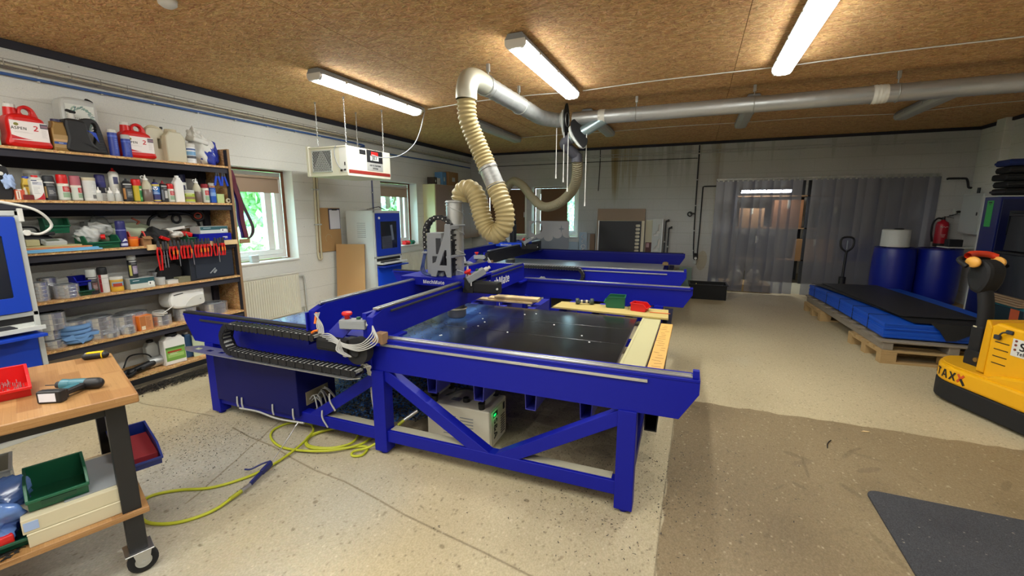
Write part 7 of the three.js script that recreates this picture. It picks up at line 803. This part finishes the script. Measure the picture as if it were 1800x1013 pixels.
function pallet(label, pos, turn, w, d, group) { const t = thing('pallet', label, 'pallet', pos, turn, group); for (let i = 0; i < 5; i++) mesh('deck_board', [box(w, 0.022, i % 2 ? 0.1 : 0.145, 0, 0.133, -d / 2 + 0.0725 + i * (d - 0.145) / 4, 0.002)], m.pal, t); for (const z of [-d / 2 + 0.05, 0, d / 2 - 0.05]) mesh('bottom_board', [box(w, 0.022, 0.1, 0, 0.011, z, 0.002)], m.pal, t); for (const x of [-w / 2 + 0.07, 0, w / 2 - 0.07]) { mesh('stringer', [box(0.145, 0.022, d, x, 0.111, 0, 0.002)], m.pal, t); for (const z of [-d / 2 + 0.05, 0, d / 2 - 0.05]) mesh('block', [box(0.14, 0.078, 0.1, x, 0.061, z, 0.002)], m.pal, t); } return t; }
pallet('pallet behind the strip curtain carrying two pale sacks', [0.98, 0, -10.05], 0, 0.9, 0.7);
for (const [x, l] of [[0.82, 'left pale sack on the pallet behind the curtain'], [1.15, 'right pale sack on the pallet behind the curtain']]) { const t = thing('sack', l, 'sack', [x, 0.145, -9.98]); mesh('body', [crumple(0.26, 0.28, 0.3, 0.1)], m.cream, t); mesh('tied_neck', [crumple(0.08, 0.08, 0.08, 0.3).translate(0, 0.25, 0)], m.white, t); }

// ---------------------------------------------------------------- stacked sheets on pallets
pallet('pale pallet under the near end of the blue sheets', [2.46, 0, -6.05], 0.1, 1.2, 0.8); pallet('pale pallet under the far end of the blue sheets', [2.34, 0, -7.9], 0.06, 1.2, 0.8);
{ const t = thing('timber_frame', 'weathered grey timber frame between the pallets and the blue sheets', 'frame', [2.43, 0.1445, -7.0], 0.06); for (const x of [-0.55, 0, 0.55]) mesh('beam', [bx(x - 0.045, x + 0.045, 0, 0.08, -1.35, 1.35, 0.004)], m.old, t); for (let i = 0; i < 10; i++) mesh('cross_board', [bx(-0.62, 0.62, 0.08, 0.1, -1.36 + i * 0.29, -1.25 + i * 0.29, 0.003)], m.old, t); }
{ const blue = mat('#0b4fc0', 0.45), n = 13, L = 2.62, W = 1.18, th = 0.0125; const g0 = (() => { const g = new THREE.BoxGeometry(W, th * 0.94, L, 1, 1, 14); const p = g.attributes.position; for (let i = 0; i < p.count; i++) { const k = p.getZ(i) / (L / 2); p.setY(i, p.getY(i) - 0.012 * k * k * (k < 0 ? 1.6 : 1)); } g.computeVertexNormals(); return g; })();
  for (let i = 0; i < n; i++) { const o = mesh('plastic_sheet', g0, blue); o.position.set(2.44 + rr(-0.006, 0.006), 0.276 + i * th, -7.03 + rr(-0.012, 0.012)); o.rotation.y = 0.06; tag(o, i === 0 ? 'lowest bright blue plastic sheet in the thick stack on the pallets' : i === n - 1 ? 'topmost bright blue plastic sheet in the stack, under the black sheets' : 'bright blue plastic sheet, ' + ORD[i] + ' from the bottom of the stack on the pallets', 'sheet', 'stacked blue plastic sheets'); }
  const top = 0.27 + n * th + 0.006;
  const bs = new THREE.PlaneGeometry(0.72, 2.6, 6, 24); bs.rotateX(-PI / 2); { const p = bs.attributes.position; for (let i = 0; i < p.count; i++) { const z = p.getZ(i), x = p.getX(i), k = Math.max(0, z - 1.2); p.setXYZ(i, x + 0.12 * (z / 1.3), 0.012 - 0.012 * Math.pow(z / 1.31, 2), z); } bs.computeVertexNormals(); }
  const o = mesh('black_sheet', bs, mat('#16171a', 0.5, 0, { side: THREE.DoubleSide })); o.position.set(2.34, top, -7.03); o.rotation.y = 0.06; mesh('drooping_corner', [ext(shape([[-0.24, 0.014], [0.45, 0.014], [0.4, -0.03], [0.1, -0.075], [-0.02, -0.15], [-0.1, -0.16], [-0.16, -0.06]]), 0.004, 0.001).rotateX(-0.1).translate(0.12, 0, 1.345)], m.blackM, o); tag(o, 'black sheet lying lengthwise on the blue stack, drooping over its near end', 'sheet');
  const b2 = mesh('black_sheet', [box(0.74, 0.006, 2.3, 0, 0.003, 0, 0.001)], mat('#1b1c20', 0.5)); b2.position.set(2.4, top + 0.013, -7.15); b2.rotation.y = 0.1; tag(b2, 'second black sheet lying on top of the drooping one', 'sheet');
  const st = thing('strap', 'thin dark straps round the long side of the blue sheets', 'strap', [1.85, 0.27, -7.03], 0.06); for (const z of [-1.0, -0.45, 0.05, 0.5, 0.95]) mesh('band', [bx(-0.008, -0.003, -0.012, n * th + 0.002, z - 0.005, z + 0.005, 0.001), bx(-0.006, 0.2, n * th, n * th + 0.003, z - 0.005, z + 0.005, 0.001)], m.black, st); }
{ const t = thing('pallet_jack', 'black handle of a pallet truck standing behind the blue sheets', 'pallet truck', [2.38, 0, -9.02], 0.1); mesh('pump', [cyl(0.05, 0.05, 0.35, 0, 0.3, 0, 16), box(0.24, 0.1, 0.2, 0, 0.16, 0, 0.02)], m.black, t); mesh('tiller', [rod([0, 0.4, 0], [0.02, 0.92, -0.03], 0.02, 12)], m.black, t); mesh('grip_loop', [tube([[0.02, 0.9, -0.03], [-0.06, 0.98, -0.035], [-0.075, 1.1, -0.04], [-0.03, 1.15, -0.04], [0.07, 1.15, -0.04], [0.115, 1.1, -0.04], [0.1, 0.98, -0.035], [0.02, 0.9, -0.03]], 0.016, 60, 8)], m.black, t); mesh('release_lever', [bar([0.02, 0.95, -0.03], [0.02, 1.1, -0.035], 0.02, 0.012)], m.grey, t); mesh('wheel', [cyl(0.08, 0.08, 0.05, -0.09, 0.08, 0.02, 20, 0, PI / 2), cyl(0.08, 0.08, 0.05, 0.09, 0.08, 0.02, 20, 0, PI / 2)], m.rubber, t); mesh('fork', [bx(-0.25, -0.1, 0.07, 0.1, -0.2, -0.05, 0.004), bx(0.1, 0.25, 0.07, 0.1, -0.2, -0.05, 0.004)], m.black, t); }
pallet('pallet under the two blue drums', [3.3, 0, -8.95], 0, 1.3, 0.7);
for (const [x, l] of [[3.0, 'blue plastic drum carrying the white roll'], [3.56, 'blue plastic drum beneath the fire extinguisher']]) { const t = thing('drum', l, 'drum', [x, 0.1445, -8.9], 0, 'blue drums'); mesh('body', [lathe([[0, 0], [0.24, 0], [0.262, 0.03], [0.275, 0.2], [0.28, 0.44], [0.275, 0.7], [0.262, 0.85], [0.245, 0.875], [0.24, 0.86], [0, 0.86]], 36)], mat('#0f1f8c', 0.35), t); mesh('rim', [new THREE.TorusGeometry(0.255, 0.012, 8, 36).rotateX(PI / 2).translate(0, 0.865, 0)], mat('#0d1a70', 0.4), t); mesh('bung', [cyl(0.03, 0.03, 0.02, 0.15, 0.87, 0, 16), cyl(0.03, 0.03, 0.02, -0.15, 0.87, 0, 16)], m.black, t); }
{ const t = thing('film_roll', 'white roll of crinkled film standing on the left drum', 'roll', [2.97, 1.032, -8.86]); const g = lathe([[0, 0], [0.18, 0], [0.182, 0.02], [0.18, 0.26], [0.17, 0.27], [0.05, 0.27]], 48); mesh('film', [g], mat('#d5d6d0', 0.5, 0, { bumpMap: galvTex, bumpScale: 0.02 }), t); mesh('band', [lathe([[0.1835, 0.0], [0.1835, 0.03]], 40)], m.white, t); mesh('core_ring', [new THREE.TorusGeometry(0.05, 0.014, 8, 20).rotateX(PI / 2).translate(0.03, 0.275, 0)], m.black, t); }
{ const t = thing('document_tray', 'white tray with a small black box on the right drum', 'tray', [3.72, 1.032, -8.86]); mesh('tray', [box(0.34, 0.018, 0.26, 0, 0.009, 0, 0.004, 0, 0.15)], m.white, t); mesh('black_box', [box(0.17, 0.11, 0.14, -0.03, 0.075, 0, 0.008)], m.black, t); }
{ const t = thing('fire_extinguisher', 'red fire extinguisher with black hose hung on the back wall', 'fire extinguisher', [3.77, 1.03, FZ0 + 0.12]); mesh('cylinder', [lathe([[0, 0.0], [0.07, 0.0], [0.082, 0.02], [0.083, 0.33], [0.07, 0.38], [0.03, 0.405], [0.025, 0.42]], 28)], mat('#b01226', 0.35), t); mesh('foot', [lathe([[0.072, -0.02], [0.084, -0.015], [0.084, 0.03], [0.08, 0.035]], 28)], m.black, t); mesh('valve', [cyl(0.025, 0.02, 0.05, 0, 0.44, 0, 14), bar([0, 0.46, 0], [0.11, 0.49, 0.02], 0.02, 0.008), bar([0, 0.475, 0], [0.12, 0.45, 0.02], 0.02, 0.008)], m.black, t); mesh('hose', [tube([[-0.02, 0.44, 0], [-0.09, 0.44, 0.03], [-0.14, 0.36, 0.04], [-0.14, 0.2, 0.03], [-0.11, 0.06, 0.02]], 0.014, 30, 8)], m.blackM, t); mesh('printed_label', [tube([[-0.05, 0.295, 0.07], [-0.04, 0.315, 0.0745], [-0.025, 0.295, 0.08], [-0.01, 0.31, 0.0835], [0.01, 0.295, 0.084], [0.03, 0.31, 0.0785], [0.05, 0.3, 0.0675]], 0.0035, 40, 5), ...[0, 1, 2].map(i => box(0.06 - i * 0.012, 0.005, 0.001, -0.005, 0.18 - i * 0.02, 0.084, 0))], m.white, t); mesh('bracket', [box(0.06, 0.03, 0.06, 0, 0.3, -0.09, 0.004)], m.zinc, t); }
{ const t = thing('electrical_cabinet', 'pale grey electrical box on the wall in the right back corner', 'electrical box', [4.0, 1.24, -9.05]); mesh('case', [box(0.19, 0.62, 0.55, 0, 0.31, 0, 0.006)], m.greyC, t); mesh('door', [box(0.012, 0.58, 0.5, -0.1, 0.31, 0, 0.004)], m.greyL, t); mesh('latch', [box(0.012, 0.05, 0.02, -0.108, 0.31, 0.2, 0.003)], m.black, t); mesh('conduit', [cyl(0.02, 0.02, 0.1, 0, 0.66, -0.1, 12)], m.darkG, t); }
{ const t = thing('wall_socket', 'small grey socket on the wall below the conduit elbow', 'socket', [3.96, 1.58, FZ0]); mesh('plate', [box(0.09, 0.09, 0.05, 0, 0, 0.025, 0.008)], m.greyL, t); mesh('plug', [cyl(0.02, 0.02, 0.06, 0, 0, 0.07, 14, PI / 2), tube([[0, 0, 0.09], [-0.04, -0.04, 0.1], [-0.1, -0.06, 0.05]], 0.006, 12, 6)], m.black, t); }
{ const t = thing('tall_cabinet', 'tall dark blue cabinet with a green sticker near the right wall', 'cabinet', [3.77, 0, -7.6]); mesh('carcass', [box(0.62, 1.77, 0.33, 0.01, 0.885, 0, 0.006)], mat('#0f1c60', 0.42), t); mesh('edge_profile', [bx(-0.312, -0.29, 0, 1.78, -0.172, -0.155, 0.003), bx(-0.31, 0.32, 1.77, 1.785, -0.165, 0.17, 0.003)], m.greyL, t); mesh('green_sticker', [box(0.003, 0.33, 0.13, -0.3015, 1.56, -0.02, 0.001)], mat('#3da852', 0.6), t); mesh('sticker_mark', [box(0.002, 0.016, 0.07, -0.3035, 1.7, -0.02, 0.001), box(0.002, 0.008, 0.04, -0.3035, 1.675, -0.02, 0.001)], m.black, t); const d = mesh('door', [bx(-0.28, 0.31, 0.04, 1.74, 0.165, 0.178, 0.004)], mat('#0b1340', 0.45), t); mesh('window_pane', [bx(-0.2, 0.24, 1.3, 1.6, 0.178, 0.182, 0.001)], m.dglass, d); }
for (let i = 0; i < 5; i++) { const t = thing('folded_sack', ['lowest black bundle on the tall blue cabinet', 'black bundle second from the bottom on the tall blue cabinet', 'middle black bundle on the tall blue cabinet', 'dark bundle second from the top on the tall blue cabinet', 'topmost dark blue bundle on the tall blue cabinet'][i], 'bundle', [3.76 + (i % 2) * 0.02, 1.79 + i * 0.088, -7.58], 0, 'bundles on the tall cabinet'); mesh('fabric', [box(0.56 + rr(-0.04, 0.02), 0.08, 0.3, 0, 0.042, 0, 0.035)], i > 3 ? mat('#16265c', 0.9) : m.blackM, t); mesh('fold', [box(0.5, 0.03, 0.31, -0.03, 0.04, 0.005, 0.014)], i > 3 ? mat('#1a2c66', 0.9) : m.black, t); }
{ const mkTub = (y, h, w0, w1, l) => { const t = thing('crate', l, 'tub', [3.74, y, -6.95], 0.05, 'dark grey tubs by the right wall'); mesh('body', [(() => { const g = new THREE.CylinderGeometry(w1 * 0.707, w0 * 0.707, h, 4, 1).rotateY(PI / 4); g.translate(0, h / 2, 0); return g.toNonIndexed(); })()], m.darkG, t); mesh('rim', [box(w1 + 0.03, 0.03, w1 + 0.03, 0, h, 0, 0.008)], m.black, t); }; mkTub(0.6, 0.5, 0.5, 0.6, 'dark grey tapered tub on the crates by the right wall'); mkTub(1.13, 0.42, 0.52, 0.5, 'dark grey tub stacked upon the tapered tub by the right wall');
  const c = thing('crate', 'dark teal crate with an orange sticker behind the yellow truck', 'crate', [3.76, 0, -6.9], 0.05); mesh('body', [box(0.6, 0.5, 0.5, 0, 0.25, 0, 0.01)], mat('#22343c', 0.5), c); mesh('rim', [box(0.62, 0.03, 0.52, 0, 0.49, 0, 0.006)], mat('#2f6f78', 0.5), c); mesh('ribs', [-0.2, -0.07, 0.07, 0.2].map(x => box(0.012, 0.4, 0.012, x, 0.24, 0.254, 0.002)), mat('#1b2a30', 0.5), c); mesh('orange_sticker', [box(0.003, 0.16, 0.14, -0.302, 0.42, 0.12, 0.001)], mat('#d8633a', 0.6), c);
  const b = thing('cardboard', 'flattened grey cardboard between the tubs and the teal crate', 'cardboard', [3.74, 0.508, -6.95], 0.05); for (let i = 0; i < 4; i++) mesh('layer', [box(0.66 - i * 0.03, 0.02, 0.56, rr(-0.02, 0.02), 0.011 + i * 0.022, 0, 0.003)], m.tan, b); }

// ---------------------------------------------------------------- yellow electric pallet truck
{ const t = thing('pallet_truck', 'yellow and black electric pallet truck cut off by the right edge', 'pallet truck', [2.216, 0, -4.98], -1.213); // local +x from the nose along the body, +z its side in view
  const plan = (w, x1, grow = 0) => { const o = []; for (let i = 0; i <= 20; i++) { const a = PI / 2 + i / 20 * PI; o.push([0.3 + (0.3 + grow) * Math.cos(a), (w + grow) * Math.sin(a)]); } o.push([x1, -(w + grow)], [x1, w + grow]); return o.map(p => [p[0], -p[1]]); };
  const up = (s, h, y, bev) => { const g = ext(s, h, bev); g.rotateX(-PI / 2); g.translate(0, y + h / 2, 0); return g; };
  mesh('bumper_skirt', [up(shape(plan(0.3, 1.5)), 0.15, 0.025, 0.008)], m.blackM, t); mesh('base_cover', [up(shape(plan(0.295, 1.5)), 0.14, 0.175, 0.02)], m.yellow, t); mesh('step_plate', [up(shape(plan(0.255, 1.2)), 0.012, 0.309, 0.004)], mat('#d8a015', 0.45), t);
  mesh('battery_cover', [ext(shape([[0.46, 0.3], [1.45, 0.3], [1.42, 0.68], [1.3, 0.73], [0.62, 0.74], [0.5, 0.75], [0.46, 0.72]]), 0.43, 0.02)], m.yellow, t); mesh('front_shield', [ext(shape([[0.405, 0.33], [0.47, 0.33], [0.475, 0.7], [0.45, 0.755], [0.42, 0.755], [0.415, 0.6]]), 0.44, 0.012)], mat('#d69c08', 0.35), t);
  mesh('side_fairing', [ext(shape([[0.5, 0.3], [1.5, 0.3], [1.5, 0.42], [0.8, 0.4], [0.6, 0.36]]), 0.54, 0.02)], m.yellow, t); mesh('vent_slots', [0, 1, 2, 3].map(i => box(0.1, 0.006, 0.006, 0.56, 0.44 + i * 0.055, 0.216, 0.001)), m.blackM, t);
  mesh('name_sign', [box(0.4, 0.13, 0.004, 0.83, 0.6, 0.2175, 0.001)], m.white, t); mesh('lettering', [text('STO', 0.06).translate(0.755, 0.615, 0.2195), text('Tel +372 6', 0.026).translate(0.755, 0.562, 0.2195)], m.black, t); mesh('sign_dots', [0.55, 0.585, 0.62, 0.65].map((y, i) => cyl(0.009, 0.009, 0.003, 0.655 + (i === 0 ? 0.0 : 0), y, 0.2205, 10, PI / 2)).slice(1), mat('#7a3a22', 0.5), t);
  { const s = 'STAXX', L = []; let a0 = 0; [...s].forEach((ch, i) => { const x = 0.1 + i * 0.072, X = x, Z = x >= 0.3 ? 0.296 : 0.295 * Math.sqrt(Math.max(0, 1 - Math.pow((0.3 - x) / 0.3, 2))), ang = x >= 0.3 ? 0 : Math.atan2((0.3 - x) / 0.3 * 0.295, 0.3 * Z / 0.295); const g = i === 4 ? null : text(ch, 0.07); if (g) { g.rotateY(-ang); g.translate(X - Math.sin(ang) * 0.001, 0.245, Z + 0.0015); L.push(g); } }); mesh('logo_lettering', L, m.black, t);
    mesh('logo_cross', [bar([0.36, 0.215, 0.2965], [0.41, 0.28, 0.2965], 0.004, 0.018), bar([0.36, 0.28, 0.2965], [0.385, 0.247, 0.2965], 0.004, 0.018)], mat('#c44a1e', 0.5), t); mesh('logo_cross', [bar([0.385, 0.247, 0.297], [0.42, 0.2, 0.297], 0.004, 0.02)], m.black, t); }
  mesh('tiller_bracket', [ext(shape(rpts(0.16, 0.14, 0.03)), 0.02, 0.003).translate(0.26, 0.375, 0.09), ext(shape(rpts(0.16, 0.14, 0.03)), 0.02, 0.003).translate(0.26, 0.375, -0.09), cyl(0.07, 0.07, 0.04, 0.2, 0.325, 0, 24)], m.blackM, t); mesh('pivot_bolt', [cyl(0.018, 0.018, 0.02, 0.29, 0.38, 0.105, 14, PI / 2)], m.gold, t);
  mesh('tiller', [tube([[0.2, 0.33, 0], [0.19, 0.5, 0], [0.2, 0.66, 0], [0.19, 0.78, 0], [0.17, 0.88, 0], [0.14, 0.98, 0]], 0.045, 40, 14).scale(1, 1, 1.25), box(0.1, 0.3, 0.12, 0.2, 0.5, 0, 0.02)], m.blackM, t); mesh('tiller_mark', [box(0.03, 0.012, 0.003, 0.19, 0.64, 0.063, 0.001)], m.cream, t);
  const hd = mesh('control_head', [ext(shape(smooth([[0.18, 1.0], [0.22, 0.93], [0.3, 0.92], [0.36, 1.02], [0.36, 1.14], [0.28, 1.2], [0.2, 1.16], [0.17, 1.08]], 40)), 0.14, 0.03), tube([[0.26, 1.14, -0.16], [0.2, 1.18, -0.17], [0.16, 1.2, -0.1], [0.15, 1.2, 0.1], [0.2, 1.18, 0.17], [0.26, 1.14, 0.16]], 0.018, 40, 10)], m.blackM, t); hd.position.x = -0.13;
  mesh('red_button_bar', [tube([[0.22, 1.215, -0.11], [0.19, 1.235, -0.06], [0.185, 1.24, 0.05], [0.21, 1.225, 0.12]], 0.026, 30, 12)], mat('#d23a1c', 0.4), hd); mesh('butterfly_grip', [lathe([[0, 0], [0.05, 0], [0.055, 0.015], [0.045, 0.035], [0, 0.04]], 22).rotateX(PI / 2).scale(1.1, 0.85, 1).translate(0.245, 1.175, 0.085)], mat('#e3a64a', 0.45), hd); mesh('butterfly_grip', [lathe([[0, 0], [0.05, 0], [0.055, 0.015], [0.045, 0.035], [0, 0.04]], 22).rotateX(-PI / 2).scale(1.1, 0.85, 1).translate(0.245, 1.175, -0.085)], mat('#e3a64a', 0.45), hd);
  mesh('key_switch', [box(0.05, 0.03, 0.03, 0.6, 0.7, 0.215, 0.008), tube([[0.6, 0.7, 0.225], [0.57, 0.69, 0.24], [0.545, 0.66, 0.235]], 0.006, 12, 6), box(0.045, 0.035, 0.02, 0.53, 0.645, 0.228, 0.008)], m.darkG, t); mesh('drive_wheel', [cyl(0.1, 0.1, 0.07, 0.3, 0.1, 0, 24, PI / 2)], m.rubber, t); mesh('fork', [bx(1.5, 2.6, 0.06, 0.1, -0.27, -0.11, 0.01), bx(1.5, 2.6, 0.06, 0.1, 0.11, 0.27, 0.01)], m.blackM, t); mesh('fork_wheel', [cyl(0.04, 0.04, 0.07, 2.4, 0.042, 0.19, 16, PI / 2), cyl(0.04, 0.04, 0.07, 2.4, 0.042, -0.19, 16, PI / 2)], m.rubber, t); }
{ const o = mesh('rubber_mat', [(() => { const g = ext(shape(rpts(1.7, 2.2, 0.06, 5)), 0.014, 0.003); g.rotateX(-PI / 2); return g; })()], m.mat); o.position.set(1.853, 0.0075, -1.79); tag(o, 'speckled dark rubber mat on the floor at the lower right', 'mat'); }
tag(mesh('wood_chip', [ext(shape([[0, 0], [0.04, 0.006], [0.06, 0.018], [0.02, 0.02]]), 0.004, 0.001).rotateX(-PI / 2)], m.ply), 'small pale wood splinter on the bare concrete right of the machine', 'splinter').position.set(1.22, 0.003, -3.72);
tag(mesh('hair_curl', [tube([[0, 0.004, 0], [0.01, 0.006, -0.05], [0.03, 0.004, -0.1], [0.05, 0.006, -0.13]], 0.003, 20, 5)], m.blackM), 'thin dark curl of plastic lying on the bare concrete', 'curl').position.set(0.93, 0, -3.35);

// ---------------------------------------------------------------- finish: printed sheet, bases, draw
labelM.map = canvas(2048, 2048, (x, w, h) => { x.fillStyle = '#888'; x.fillRect(0, 0, w, h); const cw = w / NC, ch = h / NR; cells.forEach((d, i) => { x.save(); x.translate((i % NC) * cw, Math.floor(i / NC) * ch); x.beginPath(); x.rect(0, 0, cw, ch); x.clip(); d(x, cw, ch); x.restore(); }); });
for (const o of scene.children) if (o.isGroup && o.userData.category && o.position.lengthSq() === 0 && o.rotation.y === 0) { o.updateMatrixWorld(true); const b = new THREE.Box3().setFromObject(o), c = V((b.min.x + b.max.x) / 2, b.min.y, (b.min.z + b.max.z) / 2); o.position.copy(c); for (const k of o.children) k.position.sub(c); }
renderer.render(scene, camera);
